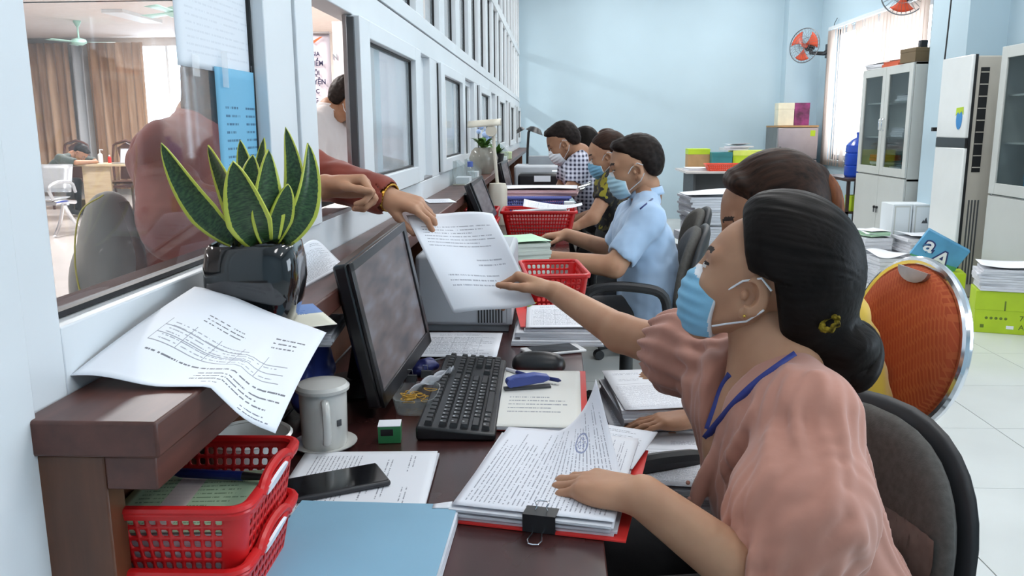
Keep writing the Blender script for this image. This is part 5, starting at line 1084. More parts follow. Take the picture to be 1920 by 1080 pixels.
def head_prims(ears=True):
    h = [el((-.012, 0, .042), (.098, .076, .085), .02), el((.03, 0, .008), (.064, .064, .086), .03), el((.075, 0, -.088), (.019, .022, .017), .02), rc((.093, 0, .026), (.111, 0, -.018), .0065, .010, .012), el((.098, 0, -.047), (.010, .021, .006), .008), el((.096, 0, -.057), (.010, .018, .007), .008)]
    for s in (-1, 1):
        h += [rc((.0, s*.050, -.035), (.068, s*.018, -.088), .022, .019, .025), el((.056, s*.034, -.016), (.032, .029, .03), .02), el((.104, s*.010, -.021), (.010, .008, .007), .006), rc((.084, s*.012, .036), (.070, s*.050, .034), .010, .010, .014),
              el((.100, s*.032, .014), (.014, .020, .0125), .010, op='s'), el((.080, s*.031, .013), (.0135, .0145, .0125), .004)]
        if ears:
            R = RM('Y', .18)@RM('Z', s*.35)
            h += [el((-.012, s*.079, -.004), (.021, .0075, .033), .006, R), el((-.004, s*.083, -.004), (.012, .008, .019), .006, R, 's'), el((.006, s*.077, -.008), (.006, .006, .008), .005), el((-.004, s*.078, -.036), (.010, .006, .010), .006)]
    return h
def head_idx(c):
    ix = np.zeros(len(c), int); ay = np.abs(c[:, 1]); x, z = c[:, 0], c[:, 2]
    e = (x > .07) & (((ay-.032)/.0135)**2+((z-.013)/.0052)**2 < 1); ix[e] = 2; ix[e & (((ay-.032)/.006)**2 < 1)] = 3
    ix[(x > .06) & (ay > .012) & (ay < .054) & (np.abs(z-.036-.006*np.sin((ay-.012)/.042*2.6)) < .0042)] = 1; ix[(x > .065) & (((ay-.032)/.017)**2 < 1) & (np.abs(z-.0195+.16*(ay-.032)**2*50) < .0022)] = 1
    ix[(x > .088) & (c[:, 1]**2/.0225**2+((z+.052)/.011)**2 < 1)] = 4
    return ix
def HM(origin, fwd, up=(0, 0, 1), s=1.0):
    f = nrm(fwd); l = nrm(np.cross(up, f)); u = np.cross(f, l)
    return Matrix(((f[0]*s, l[0]*s, u[0]*s, origin[0]), (f[1]*s, l[1]*s, u[1]*s, origin[1]), (f[2]*s, l[2]*s, u[2]*s, origin[2]), (0, 0, 0, 1)))
def hand_prims(w, d, n, t, curl=(20, 25, 20), size=1.0, thumb=(.6, .75, -.25), tc=25, spread=.06, fc=None):
    w, d = np.array(w, float), nrm(d); n = np.array(n, float); n = nrm(n-d*(n@d)); t_ = np.cross(n, d); t_ = t_ if t_@np.array(t, float) > 0 else -t_; S = size; pr = []
    offs = (.026, .0085, -.009, -.025); kn = (.088, .092, .087, .078); L = ((.042, .026, .020), (.046, .029, .021), (.043, .027, .021), (.034, .021, .018)); rd = (.0088, .0090, .0085, .0075)
    for i in range(4):
        k = w+S*(d*kn[i]+t_*offs[i]+n*.002); pr.append(rc(w+S*(t_*offs[i]*.55+d*.004), k, .0165*S, .0115*S, .010*S)); p = k; a = 0; fd = nrm(d+t_*spread*(1.5-i))
        cu = curl if fc is None else fc[i]
        for j in range(3):
            a += math.radians(cu[j]); dv = fd*math.cos(a)-n*math.sin(a); q = p+dv*L[i][j]*S; r0, r1 = rd[i]*(1-.10*j)*S, rd[i]*(1-.10*(j+1))*S; pr.append(rc(p, q, r0, r1, .0035*S)); p = q
    b = w+S*(d*.022+t_*.022-n*.006); td = nrm(d*thumb[0]+t_*thumb[1]+n*thumb[2]); p = b; pr.append(el(w+S*(d*.035+t_*.022-n*.008), (.026*S, .018*S, .017*S), .012*S, np.stack([d, t_, n], 1))); c1 = nrm(d*1.0-t_*.25-n*.1)
    for j, (l_, r_) in enumerate(((.042, .0125), (.031, .0098), (.026, .0085))):
        q = p+td*l_*S; pr.append(rc(p, q, r_*S, (r_-.0018)*S, .005*S)); p = q; td = nrm(td*math.cos(math.radians(tc))+c1*math.sin(math.radians(tc)))
    pr.append(el(w+S*(d*.05-t_*.012-n*.004), (.045*S, .030*S, .0125*S), .01*S, np.stack([d, t_, n], 1)))
    return pr
def join(parts):
    V_, F_, o = [], [], 0
    for v, f in parts: V_.append(v); F_.append(f+o); o += len(v)
    return np.concatenate(V_), np.concatenate(F_)
def fcent(v, f): return v[f].mean(1)
def inv(M, p): A = np.array(M.inverted()); return p@A[:3, :3].T+A[:3, 3]
def torso_prims(J, g=1.0, depth=.105, wide=1.0):
    """solid torso from pelvis to shoulders; returns prims"""
    L, R, nk, pv = J['shL'], J['shR'], J['nk'], J['pv']; lat = nrm(L-R); c = (L+R)/2; ch = c*.72+pv*.28
    pr = [rc(L*.82+R*.18-V(0, 0, .03), R*.82+L*.18-V(0, 0, .03), .078*g, .078*g, .04)]
    for s, P_s in ((1, L), (-1, R)):
        sd = lat*s; pr += [rc(ch+sd*.075*wide, pv+sd*.075*wide+V(0, 0, .03), depth*g, depth*1.02*g, .05), rc(nk, P_s-V(0, 0, .005), .045*g, .050*g, .04), el(P_s, .057*g, .03)]
    pr.append(el(pv, (.155*g, .155*g, .11*g), .05)); return pr
def limb(a, b, c, r): return [rc(a, b, r[0], r[1], .02), rc(b, c, r[2], r[3], .012)]
def legs_prims(J): return [q for s in 'LR' for q in (rc(J['hip'+s], J['kn'+s], .085, .062, .03), rc(J['kn'+s], J['an'+s], .06, .045, .02), rc(J['an'+s]+V(0, 0, .0), J['an'+s]+J['foot']*.16-V(0, 0, .03), .042, .032, .02))]
def mask_mesh(res=.003):
    pr = [el((.058, 0, -.048), (.064, .064, .066), .02), rc((.083, 0, .012), (.094, 0, -.02), .016, .021, .03), el((.080, 0, -.05), (.031, .034, .045), .02)]
    def post(X, Y, Z, D):
        ay = np.abs(Y); top_ = .010-.45*np.maximum(ay-.012, 0)-.0*X; back = .030+.018*np.cos((Z+.05)*22)
        D = D+.0016*np.sin((Z+.02*X)*2*PI/.019)*np.clip((X-.05)/.03, 0, 1)
        D = np.maximum(D, Z-top_); D = np.maximum(D, (back-X)*.9); D = np.maximum(D, -.112-Z+.25*(.1-X)); return D
    return sdf(pr, res, post, 1)
HAIRS = {}
def hair_mesh(kind, res=.004):
    if kind == 'bun':
        pr = [el((-.030, 0, .050), (.112, .088, .104), .03), el((-.062, 0, .005), (.082, .082, .10), .03), rc((-.07, 0, -.035), (-.105, 0, -.075), .062, .048, .03), el((-.128, .005, -.062), (.048, .05, .042), .012), el((-.118, 0, -.098), (.05, .046, .036), .010), el((-.150, .0, -.085), (.030, .04, .05), .012)]
        zs = [-.2, -.09, -.05, .0, .024, .034, .055, .095, .135, .165]; xs = [-.075, -.075, -.046, -.036, -.030, .008, .016, .027, .044, .05]
    elif kind == 'pony':
        pr = [el((-.026, 0, .050), (.112, .086, .100), .03), el((-.055, 0, .01), (.08, .08, .09), .03), el((-.122, 0, .050), (.03, .026, .03), .01), el((.045, 0, .105), (.03, .07, .03), .02)]
        zs = [-.2, -.06, -.03, .0, .03, .045, .07, .10, .14]; xs = [-.08, -.06, -.04, -.03, -.02, .03, .05, .064, .075]
    elif kind == 'long':
        pr = [el((-.026, 0, .050), (.112, .088, .100), .03), el((-.055, 0, .0), (.085, .088, .10), .03), rc((-.06, .03, -.04), (-.085, .03, -.22), .06, .045, .03), rc((-.06, -.03, -.04), (-.085, -.03, -.22), .06, .045, .03)]
        zs = [-.3, -.06, .0, .03, .05, .08, .12, .15]; xs = [.0, .0, .0, .012, .03, .06, .082, .08]
    elif kind == 'tied':
        pr = [el((-.024, 0, .046), (.106, .083, .095), .03), el((-.055, 0, .0), (.078, .078, .09), .03), rc((-.09, 0, -.02), (-.125, 0, -.06), .04, .035, .03)]
        zs = [-.2, -.06, -.03, .0, .03, .045, .07, .10, .14]; xs = [-.08, -.06, -.04, -.03, -.02, .02, .045, .072, .08]
    else:
        pr = [el((-.018, 0, .050), (.101, .079, .089), .03), el((-.042, 0, .01), (.074, .076, .073), .03), el((.045, 0, .100), (.044, .064, .032), .02)]
        zs = [-.2, -.05, -.03, .0, .03, .045, .06, .085, .11, .15]; xs = [-.2, -.065, -.045, -.032, -.022, .012, .03, .062, .092, .1]
    def post(X, Y, Z, D):
        xh = np.interp(Z.ravel(), zs, xs).reshape(Z.shape).astype(np.float32)+.05*np.clip(np.abs(Y)-.05, 0, .1)*0
        a = np.arctan2(Y, Z-.02); D = D+.0006*np.sin(70*a+3*np.sin(X*30)+5*np.sin(a*9))*(kind != 'short')+.0016*wob(X, Y, Z, 230, 3)*(kind == 'short')
        if kind in ('bun',): D = D+.0035*np.sin(70*(X+.6*Z))*np.clip((-.10-X)/.03, 0, 1)*np.clip((-.02-Z)/.03, 0, 1)
        D = D+(.007 if kind != 'long' else 0)*np.clip(1-(xh-X)/.028, 0, 1)
        h = np.clip(.5+.5*((X-xh)*.85-D)/.012, 0, 1); E_ = (X-xh)*.85
        D = D+(E_-D)*h+.012*h*(1-h)
        ear = np.sqrt(((X+.010)/.026)**2+((np.abs(Y)-.088)/.022)**2+((Z+.004)/.040)**2)-1
        D = np.maximum(D, -ear*.02) if kind not in ('long',) else D
        if kind == 'short': D = np.maximum(D, -.055-Z)
        return D
    return sdf(pr, res, post, 1)
def add_hair(t, kind, Mh, mat, res=.004):
    if kind not in HAIRS: HAIRS[kind] = hair_mesh(kind, res)
    v, f = HAIRS[kind]; return mesh_obj('hair', v, f, mat, t, angle=180, basis=Mh)
def add_mask(t, Mh, mat, res=.003, loops=True):
    if 'mask' not in HAIRS: HAIRS['mask'] = mask_mesh()
    v, f = HAIRS['mask']; c = fcent(v, f); ay = np.abs(c[:, 1]); ix = ((c[:, 2] > .004-.45*np.maximum(ay-.012, 0)) | (c[:, 0] < .0345+.018*np.cos((c[:, 2]+.05)*22))).astype(int)
    o = mesh_obj('face_mask', v, f, [mat, m_mwhite], t, angle=180, basis=Mh, matidx=ix)
    if loops:
        for s in (-1, 1):
            lp = MB().tube([(.045, s*.060, -.022), (.015, s*.076, .012), (-.012, s*.084, .026), (-.032, s*.082, .012)], .0018, 6); lp.tube([(-.03, s*.08, -.02), (-.01, s*.078, -.046), (.02, s*.068, -.062), (.042, s*.056, -.075)], .0018, 6)
            lp.build('ear_loop', m_mwhite, o, basis=None, world=False)
    return o
m_mask = M('mask_blue', '#7fb8d8', .7, var=.03, vs=25, bump=.15, bs=300); m_maskl = M('mask_light', '#b5dbec', .7, var=.03, vs=25); m_mwhite = M('mask_white', '#dfe3e8', .7, var=.02)
def cloth(name, col, var=.06, bumps=.35, bs=40, rough=.8): return M(name, col, rough, var=var, vs=5, bump=bumps, bs=bs, sheen=.25)
def person(label, J, head, hair, hmat, top_mat, sleeve=.85, skin=sk1, mask=None, legs_mat=None, res=.007, hres=.004, hands=None, g=1.0, depth=.105, wide=1.0, hs=1.0, collar=False, topfn=None, legs=True, cat='person', arms='LR', arm_r=(.046, .040, .040, .026)):
    """J: joints shL shR nk pv elL wrL elR wrR (hip/kn/an, foot); head: matrix"""
    t = thing('person', label, cat, (J['pv'][0], J['pv'][1], 0.0)); hp = head_prims(); Rh = np.array(head.to_3x3()); nk0 = Rh@V(-.022, 0, -.05)+np.array(head.translation)
    v1, f1 = sdf(hp+[rc((-.02, 0, -.05), (-.03, 0, -.075), .047, .05, .02)], .0034 if res < .0065 else .0045, None, 1)
    idx = head_idx(fcent(v1, f1)); A = np.array(head); v1 = v1@A[:3, :3].T+A[:3, 3]
    bp = [rc(nk0, J['nk']+V(0, 0, .01), .049*hs, .056*hs, .02), rc(J['nk'], J['nk']*.8+J['pv']*.2, .055, .055, .03), rc(J['nk'], J['shL']*.5+J['nk']*.5, .036, .03, .03), rc(J['nk'], J['shR']*.5+J['nk']*.5, .036, .03, .03)]
    pieces = [(v1, f1), sdf(bp, res, None, 1)]; ixs = [idx, np.zeros(len(pieces[1][1]), int)]
    for s in arms:
        ap = limb(J['sh'+s], J['el'+s], J['wr'+s], arm_r)
        if hands and s in hands: ap += hand_prims(J['wr'+s], **hands[s])
        pc_ = sdf(ap, hres, None, 2); pieces.append(pc_); ixs.append(np.zeros(len(pc_[1]), int))
    v, f = join(pieces); body = mesh_obj('body', v, f, [skin, m_brow, m_eyew, m_iris, m_lip], t, angle=180, matidx=np.concatenate(ixs))
    tp = torso_prims(J, g, depth, wide)
    for s in arms: e = J['sh'+s]*(1-sleeve)+J['el'+s]*sleeve; tp += [rc(J['sh'+s], e, .060*g, .058*g, .03)]
    cut = [rc(nk0, J['nk']+nrm(Rh[:, 0])*.02, .058*hs, .055*hs, .012, 's')]
    for s in arms: d_ = nrm(J['el'+s]-J['sh'+s]); e = J['sh'+s]*(1-sleeve)+J['el'+s]*sleeve; cut.append(rc(e+d_*.05, e+d_*.09, .054*g, .07*g, .006, 's'))
    def post(X, Y, Z, D): return D+.0035*wob(X, Y, Z, 55, 1)+.002*wob(X, Y, Z, 120, 5)
    v, f = sdf(tp+cut, res, topfn or post, 1); tm = mesh_obj('shirt', v, f, top_mat, t, angle=180)
    if legs_mat:
        v, f = sdf(legs_prims(J)+[el(J['pv']-V(0, 0, .02), (.15, .16, .10), .04)], .012, None, 1); mesh_obj('trousers', v, f, legs_mat, t, angle=180)
    if hair: add_hair(t, hair, head, hmat)
    if mask: add_mask(t, head, mask)
    return t, body, tm
def bvh(objs):
    vs, fs, o = [], [], 0
    for b in objs:
        M_ = WM[b.name]
        for q in b.data.vertices: vs.append(M_@q.co)
        for p in b.data.polygons: fs.append([i+o for i in p.vertices])
        o += len(b.data.vertices)
    return BVHTree.FromPolygons(vs, fs)
def onto(tree, px, py, off=.003, dflt=1.2):
    r = nrm(FW+RT*((px-960)/F)+UP*((540-py)/F)); h = tree.ray_cast(Vector(EYE), Vector(r), 6)
    return (np.array(h[0])-r*off) if h[0] is not None else at(px, py, y=dflt)
def ribbon(t, name, pts, w_, mat, nrmv=(0, -1, 0), th=.0015):
    P = [np.array(p) for p in pts]; m = MB(); vs = []
    for i, p in enumerate(P):
        d = nrm(P[min(i+1, len(P)-1)]-P[max(i-1, 0)]); s = nrm(np.cross(d, nrm(nrmv))); vs += [p-s*w_/2, p+s*w_/2]
    m.add(vs, [[2*i, 2*i+1, 2*i+3, 2*i+2] for i in range(len(P)-1)]); return m.build(name, mat, t, angle=180, solid=th)
# ---------------- woman in pink
m_pink = cloth('dusty_pink_cloth', '#b57f6e', .04, .3, 30, .8); m_dkt = cloth('dark_trousers', '#1d1e22')
J = dict(shL=V(.352, 1.10, .862), shR=V(.290, 1.43, .838), nk=V(.352, 1.262, .905), pv=V(.405, 1.215, .535), elL=V(.272, .985, .668), wrL=V(.112, .985, .792), elR=at(1165, 625, y=1.60), wrR=at(1042, 548, y=1.765),
         hipL=V(.36, 1.13, .52), hipR=V(.36, 1.31, .52), knL=V(-.02, 1.08, .54), knR=V(-.02, 1.36, .54), anL=V(.0, 1.08, .08), anR=V(.0, 1.36, .08), foot=V(-1, 0, 0))
Hp = HM(V(.318, 1.285, 1.002), (-.87, .42, .24), (.24, .02, 1), .95); Hph = HM(V(.316, 1.283, 1.002), (-.92, .38, .08), (.08, .02, 1), 1.03)
hd = nrm(at(960, 505, y=1.83)-J['wrR'])
hL = dict(d=(-.78, .60, -.10), n=(.12, -.1, 1), t=(.6, .78, 0), fc=((14, 26, 22), (12, 24, 20), (14, 26, 20), (18, 28, 22)), size=1.0, thumb=(.85, .5, -.25), tc=10, spread=.05)
hR = dict(d=hd+V(-.1, -.05, -.08), n=(.25, .35, .9), t=(-.2, -1, .0), curl=(48, 40, 25), size=.98, thumb=(.75, .45, -.30), tc=8, spread=.02)
t = thing('person', 'woman in a dusty pink puff-sleeved blouse and blue face mask handing over a sheet', 'person', (.405, 1.215, 0))
Rh = np.array(Hp.to_3x3()); nk0 = Rh@V(-.022, 0, -.05)+np.array(Hp.translation)
v1, f1 = sdf(head_prims()+[rc((-.02, 0, -.05), (-.03, 0, -.075), .045, .047, .02)], .0026, None, 1); ix = head_idx(fcent(v1, f1)); A = np.array(Hp); v1 = v1@A[:3, :3].T+A[:3, 3]
bp = [rc(nk0, J['nk']+V(-.01, 0, .0), .049, .053, .02), rc(J['nk'], J['nk']*.6+J['pv']*.4+V(-.05, 0, 0), .065, .09, .05), rc(J['nk'], J['shL']*.6+J['nk']*.4, .045, .042, .03), rc(J['nk'], J['shR']*.6+J['nk']*.4, .045, .042, .03)]
b1 = sdf(bp, .005); a1 = sdf(limb(J['shL'], J['elL'], J['wrL'], (.046, .043, .042, .0275))+hand_prims(J['wrL'], **hL), .0028, None, 2); a2 = sdf(limb(J['shR'], J['elR'], J['wrR'], (.045, .038, .037, .0235))+hand_prims(J['wrR'], **hR), .0028, None, 2)
v, f = join([(v1, f1), b1, a1, a2]); body = mesh_obj('body', v, f, [sk1, m_brow, m_eyew, m_iris, m_lip], t, angle=180, matidx=np.concatenate([ix, np.zeros(len(b1[1])+len(a1[1])+len(a2[1]), int)]))
tp = torso_prims(J, .98, .098, .95); dL = nrm(J['elL']-J['shL']); dR = nrm(J['elR']-J['shR'])
sl = [rc(J['shL']+V(0, 0, -.01), J['shL']*.45+J['elL']*.55+V(.015, -.01, 0), .060, .090, .03), rc(J['shL']*.45+J['elL']*.55+V(.015, -.01, 0), J['shL']*.06+J['elL']*.94, .090, .070, .03), rc(J['shL']*.06+J['elL']*.94, J['elL']+dL*.03+V(-.02, 0, 0), .068, .062, .01),
      rc(J['shR'], J['shR']*.66+J['elR']*.34, .064, .078, .03), rc(J['shR']*.66+J['elR']*.34, J['shR']*.47+J['elR']*.53, .076, .054, .02), el((.345, 1.2, .70), (.10, .12, .10), .06)]
cut = [rc(nk0+V(.0, 0, 0), J['nk']+V(.02, 0, .03), .060, .056, .01, 's'), rc(J['nk']+V(-.03, 0, .02), J['nk']+V(-.105, -.02, -.11), .056, .030, .012, 's'), rc(J['elL']+dL*.05+V(-.06, .0, .05), J['elL']+dL*.10+V(-.10, 0, .05), .050, .08, .01, 's'), rc(J['shR']*.41+J['elR']*.59, J['shR']*.25+J['elR']*.75, .047, .075, .006, 's')]
def gath(X, Y, Z, D):
    for c, d_, r0, amp in ((J['shL']*.02+J['elL']*.98, dL, .07, .0055), (J['shL'], dL, .04, .0022), (J['shR']*.5+J['elR']*.5, dR, .06, .005), (J['shR'], dR, .07, .004)):
        a, b = frame_of(d_); px, py, pz = X-np.float32(c[0]), Y-np.float32(c[1]), Z-np.float32(c[2]); u = px*a[0]+py*a[1]+pz*a[2]; w_ = px*b[0]+py*b[1]+pz*b[2]; l = px*d_[0]+py*d_[1]+pz*d_[2]
        D = D+amp*np.sin(15*np.arctan2(w_, u)+18*l)*np.exp(-(l/r0)**2)*np.exp(-np.maximum(np.sqrt(u*u+w_*w_)-.10, 0)/.02)
    fold = np.sin((Z*.55+X*1.0+.25*np.sin(Y*22))*62+2.2*np.sin(Z*21))
    return D+.0022*fold*np.clip((.86-Z)/.1, 0, 1)+.0032*wob(X, Y, Z, 30, 4)+.0020*wob(X, Y, Z, 75, 2)
v, f = sdf(tp+sl+cut, .007, gath, 1); tr0 = BVHTree.FromPolygons([tuple(q) for q in v], f.tolist()); fd = []
for ln in (((1478, 690), (1488, 760), (1502, 850)), ((1530, 705), (1570, 800), (1592, 910)), ((1430, 1040), (1500, 975), (1590, 935)), ((1415, 770), (1365, 880), (1345, 985)), ((1545, 800), (1560, 900), (1550, 960)), ((1390, 1050), (1450, 1045), (1520, 1010)), ((1340, 850), (1305, 930), (1300, 990)), ((1450, 800), (1440, 890), (1400, 960)), ((1600, 960), (1615, 1030), (1610, 1078)), ((1275, 640), (1300, 690), (1290, 750)), ((1330, 640), (1335, 690), (1320, 740)), ((1480, 1070), (1510, 1000), (1560, 960)), ((1540, 1075), (1570, 1020), (1600, 990))):
    P = catmull([onto(tr0, *q, -.004) for q in ln], 4); fd += [rc(P[i], P[i+1], .003+.0042*math.sin(PI*(i+.5)/(len(P)-1)), .003+.0042*math.sin(PI*min(1, (i+1.5)/(len(P)-1))), .016) for i in range(len(P)-1) if np.linalg.norm(P[i]-P[i+1]) < .06]
v, f = sdf(tp+sl+fd+cut, .0042, gath, 1); bl_o = mesh_obj('blouse', v, f, m_pink, t, angle=180)
v, f = sdf(legs_prims(J)+[el(J['pv']-V(0, 0, .03), (.15, .16, .09), .04)], .01); mesh_obj('trousers', v, f, m_dkt, t, angle=180)
HAIRS['bun'] = hair_mesh('bun', .003); ho = add_hair(t, 'bun', Hph, hb); add_mask(t, Hp, m_mask)
MB().ell(Rh@V(-.006, .086, -.038)+np.array(Hp.translation), .0026).build('earring', M('gold', '#d8b45a', .2, 1), t)
br = MB()
for k in range(3):
    br.tube([V(-.130, .0, -.078)+V((.030+.008*k)*math.cos(a+k), .042*math.sin(2*a+k*2.1)*.8, (.026+.008*k)*math.sin(a+k)) for a in np.linspace(0, 2*PI, 40, endpoint=False)], .0125, 8, closed=True)
br.build('hair_braid', hb, t, basis=Hph, angle=180)
sc_ = MB(); c0 = onto(bvh([ho]), 1556, 606, .004)
sc_.tube([c0+V(.011*math.cos(a)+.0015*math.sin(7*a), .006*math.sin(a), .009*math.sin(a+.6)+.0015*math.cos(6*a)) for a in np.linspace(0, 2*PI, 28, endpoint=False)], .0042, 7, closed=True).build('hair_tie', M('yellow_black', '#6e5f1c', .8, var=.6, vs=120, spec=.1), t)
tree = bvh([body, bl_o]); m_lan = M('lanyard_blue', '#2c3a86', .6)
ribbon(t, 'lanyard', catmull([onto(tree, *p, .004) for p in ((1492, 664), (1455, 690), (1420, 716), (1385, 748), (1352, 786), (1322, 822))]), .011, m_lan, (-.3, -1, .2))
ribbon(t, 'lanyard', catmull([onto(tree, *p, .004) for p in ((1368, 702), (1352, 730), (1340, 765), (1326, 805))]), .010, m_lan, (-.8, -1, .2))
for p in ((1290, 905), (1293, 935)): MB().ell(onto(tree, *p, .001), .0035).build('button', m_pink, t)
# ---------------- the sheet she passes
PA, PB, PC, PD = at(762, 404, y=1.88), at(925, 405, y=1.87), at(1003, 566, y=1.755), at(850, 588, y=1.73)
def passed(u, v):
    p = (PD*(1-u)+PC*u)*(1-v)+(PA*(1-u)+PB*u)*v; n_ = nrm(V(-.1, -.75, .6))
    return p+n_*(.020*math.sin(PI*v*1.0)*(1-.4*u)+.010*math.sin(5.0*u+3*v)-.014*math.sin(PI*u)*(1-v))+V(0, 0, .010*math.sin(PI*u)*v)
m_d5 = doc_v('passed_print', (('lines', .1, .60, .9, .86, 7, '#9a9ca8'), ('lines', .15, .2, .8, .34, 3, '#a5a8b4'), ('lines', .55, .4, .9, .5, 2, '#a5a8b4')), '#eef1f8')
tag(sheet('paper_sheet', passed, m_d5, nu=28, nv=28), 'bent white printed sheet passed from hand to hand above the desk', 'paper')
# ---------------- woman in yellow behind her
m_yellow = cloth('yellow_cloth', '#d3ae35')
J = dict(shL=V(.615, 1.80, .84), shR=V(.615, 2.12, .84), nk=V(.65, 1.96, .90), pv=V(.70, 1.96, .50), elL=V(.42, 1.72, .66), wrL=V(.30, 1.66, .655), elR=V(.40, 2.1, .66), wrR=V(.30, 1.95, .66), hipL=V(.62, 1.88, .5), hipR=V(.62, 2.05, .5), knL=V(.24, 1.72, .52), knR=V(.24, 2.0, .52), anL=V(.25, 1.76, .08), anR=V(.25, 2.0, .08), foot=V(-1, 0, 0))
Hy = HM(V(.505, 1.975, 1.035), (-.93, .05, -.38), (-.38, 0, .93), 1.06)
ty, by_, ts_ = person('woman in a yellow top bending over papers behind the woman in pink', J, Hy, 'pony', hbr, m_yellow, .8, sk2, legs_mat=m_dkt, hands=dict(L=dict(d=(-1, -.06, -.1), n=(.1, 0, 1), t=(0, 1, 0), curl=(8, 12, 10), size=.9), R=dict(d=(-1, -.2, 0), n=(0, 0, 1), t=(0, -1, 0), size=.9)), res=.007)
pts = catmull([np.array(Hy@Vector(q)) for q in ((-.10, 0, .05), (-.125, 0, .045), (-.138, 0, .0), (-.12, 0, -.08), (-.10, 0, -.17))]); MB().tube(pts, [.012+.016*math.sin(PI*min(1, (i+2)/len(pts)*.9)) for i in range(len(pts))], 12).build('ponytail', hpony, ty)
lp = V(.20, 1.70)
for i, (c, z, rz, s) in enumerate((((.215, 1.87), .612, .05, 1.0), ((.215, 1.555), .612, -.06, 1.0), ((.235, 1.84), .662, .12, 1.0))):
    loose_pile(['white forms with orange marks on the lap of the woman in yellow', 'nearer pile of forms under the hand of the woman in yellow', 'upper farther papers on the lap of the woman in yellow'][i], c, .21, .297, z-.05, .045, rz, 6, 100+i, .006, tops=m_d3, bend=.006, group='papers on her lap')
# ---------------- man in light blue shirt
m_sblue = cloth('light_blue_shirt', '#a9c4e2', .03, .2, 25); m_chk = None
J = dict(shL=at(1213, 412, y=3.20), shR=at(1185, 405, y=3.60), nk=at(1212, 368, y=3.40), pv=at(1222, 585, y=3.38), elL=at(1152, 500, y=3.13), wrL=at(1010, 482, y=3.20), elR=at(1148, 470, y=3.66), wrR=at(1062, 440, y=3.60), hipL=V(.30, 3.30, .50), hipR=V(.30, 3.47, .50), knL=V(-.08, 3.25, .52), knR=V(-.08, 3.5, .52), anL=V(-.05, 3.25, .08), anR=V(-.05, 3.5, .08), foot=V(-1, 0, 0))
e_ = at(1196, 318, y=3.31); Hm = HM(e_+V(0, .085, 0), (-.95, .10, -.24), (-.24, 0, .97), 1.0)
tm_, bd_, sh_ = person('man in a light blue short-sleeved shirt and pale mask typing at the second desk', J, Hm, 'short', hshort, m_sblue, .72, sk1, m_maskl, m_dkt, res=.007, hres=.005, g=1.06, depth=.112, hands=dict(R=dict(d=(-1, 0, -.1), n=(0, 0, 1), t=(0, -1, 0), curl=(15, 25, 20)), L=dict(d=(-1, .1, -.05), n=(0, 0, 1), t=(0, 1, 0), curl=(15, 25, 20))), arm_r=(.05, .044, .044, .028))
def collar(t, J, Mh, mat, r=.056, z=-.008, h=.032, rev=False):
    f_ = nrm(np.array(Mh.to_3x3())[:, 0]*V(1, 1, 0)); l_ = V(-f_[1], f_[0], 0); c = J['nk']+V(0, 0, z)-f_*.004
    def fn(u, v): a = .35+(2*PI-.7)*u; rr_ = r+.012*v; d_ = f_*math.cos(a)+l_*math.sin(a); return c+d_*rr_+V(0, 0, h*(1-v)-.012*(1-abs(u-.5)*2)*0)+nrm(f_)*.012*(math.cos(a) > .6)+V(0, 0, .02*(1-math.cos(a))*.5)
    MB().grid(fn, 24, 3).build('collar', mat, t, angle=180, solid=.003)
collar(tm_, J, Hm, m_sblue)
bv_ = bvh([sh_]); ribbon(tm_, 'shoulder_tab', [onto(bv_, 1224, 372, .004, 3.3), onto(bv_, 1212, 382, .004, 3.3), onto(bv_, 1200, 392, .004, 3.3)], .006, m_pen, (0, -1, .4))
# ---------------- woman in black and yellow
def pattern():
    m = bpy.data.materials.new('black_yellow_print'); q = NT(m); v = q.coord('Object'); n1 = q.noise(v, 13, 2); n2 = q.noise(v, 31, 2)
    c = q.mix(q.math('GREATER_THAN', n1, .55), lin('#17171a'), lin('#8d8420')); c = q.mix(q.math('GREATER_THAN', n2, .60), c, lin('#4c4630')); q.link(c, q.b.inputs['Base Color']); q.b.inputs['Roughness'].default_value = .8; return m
J = dict(shL=at(1152, 338, y=4.30), shR=at(1140, 332, y=4.60), nk=at(1155, 322, y=4.44), pv=at(1168, 432, y=4.45), elL=at(1112, 408, y=4.22), wrL=at(1082, 424, y=4.22), elR=at(1120, 400, y=4.66), wrR=at(1075, 412, y=4.6), hipL=V(.36, 4.36, .5), hipR=V(.36, 4.52, .5), knL=V(.0, 4.35, .5), knR=V(.0, 4.52, .5), anL=V(.02, 4.35, .08), anR=V(.02, 4.52, .08), foot=V(-1, 0, 0))
Hw = HM(at(1140, 294, y=4.36)+V(0, .075, 0), (-.93, .05, -.35), (-.35, 0, .93), .93)
person('woman in a black and yellow top and blue mask beyond the man in light blue', J, Hw, 'tied', hbr, pattern(), .5, sk1, m_mask, m_dkt, res=.009, hres=.006, g=.92, hands=dict(L=dict(d=(-1, 0, -.1), n=(0, 0, 1), t=(0, 1, 0))), arm_r=(.042, .036, .036, .024))
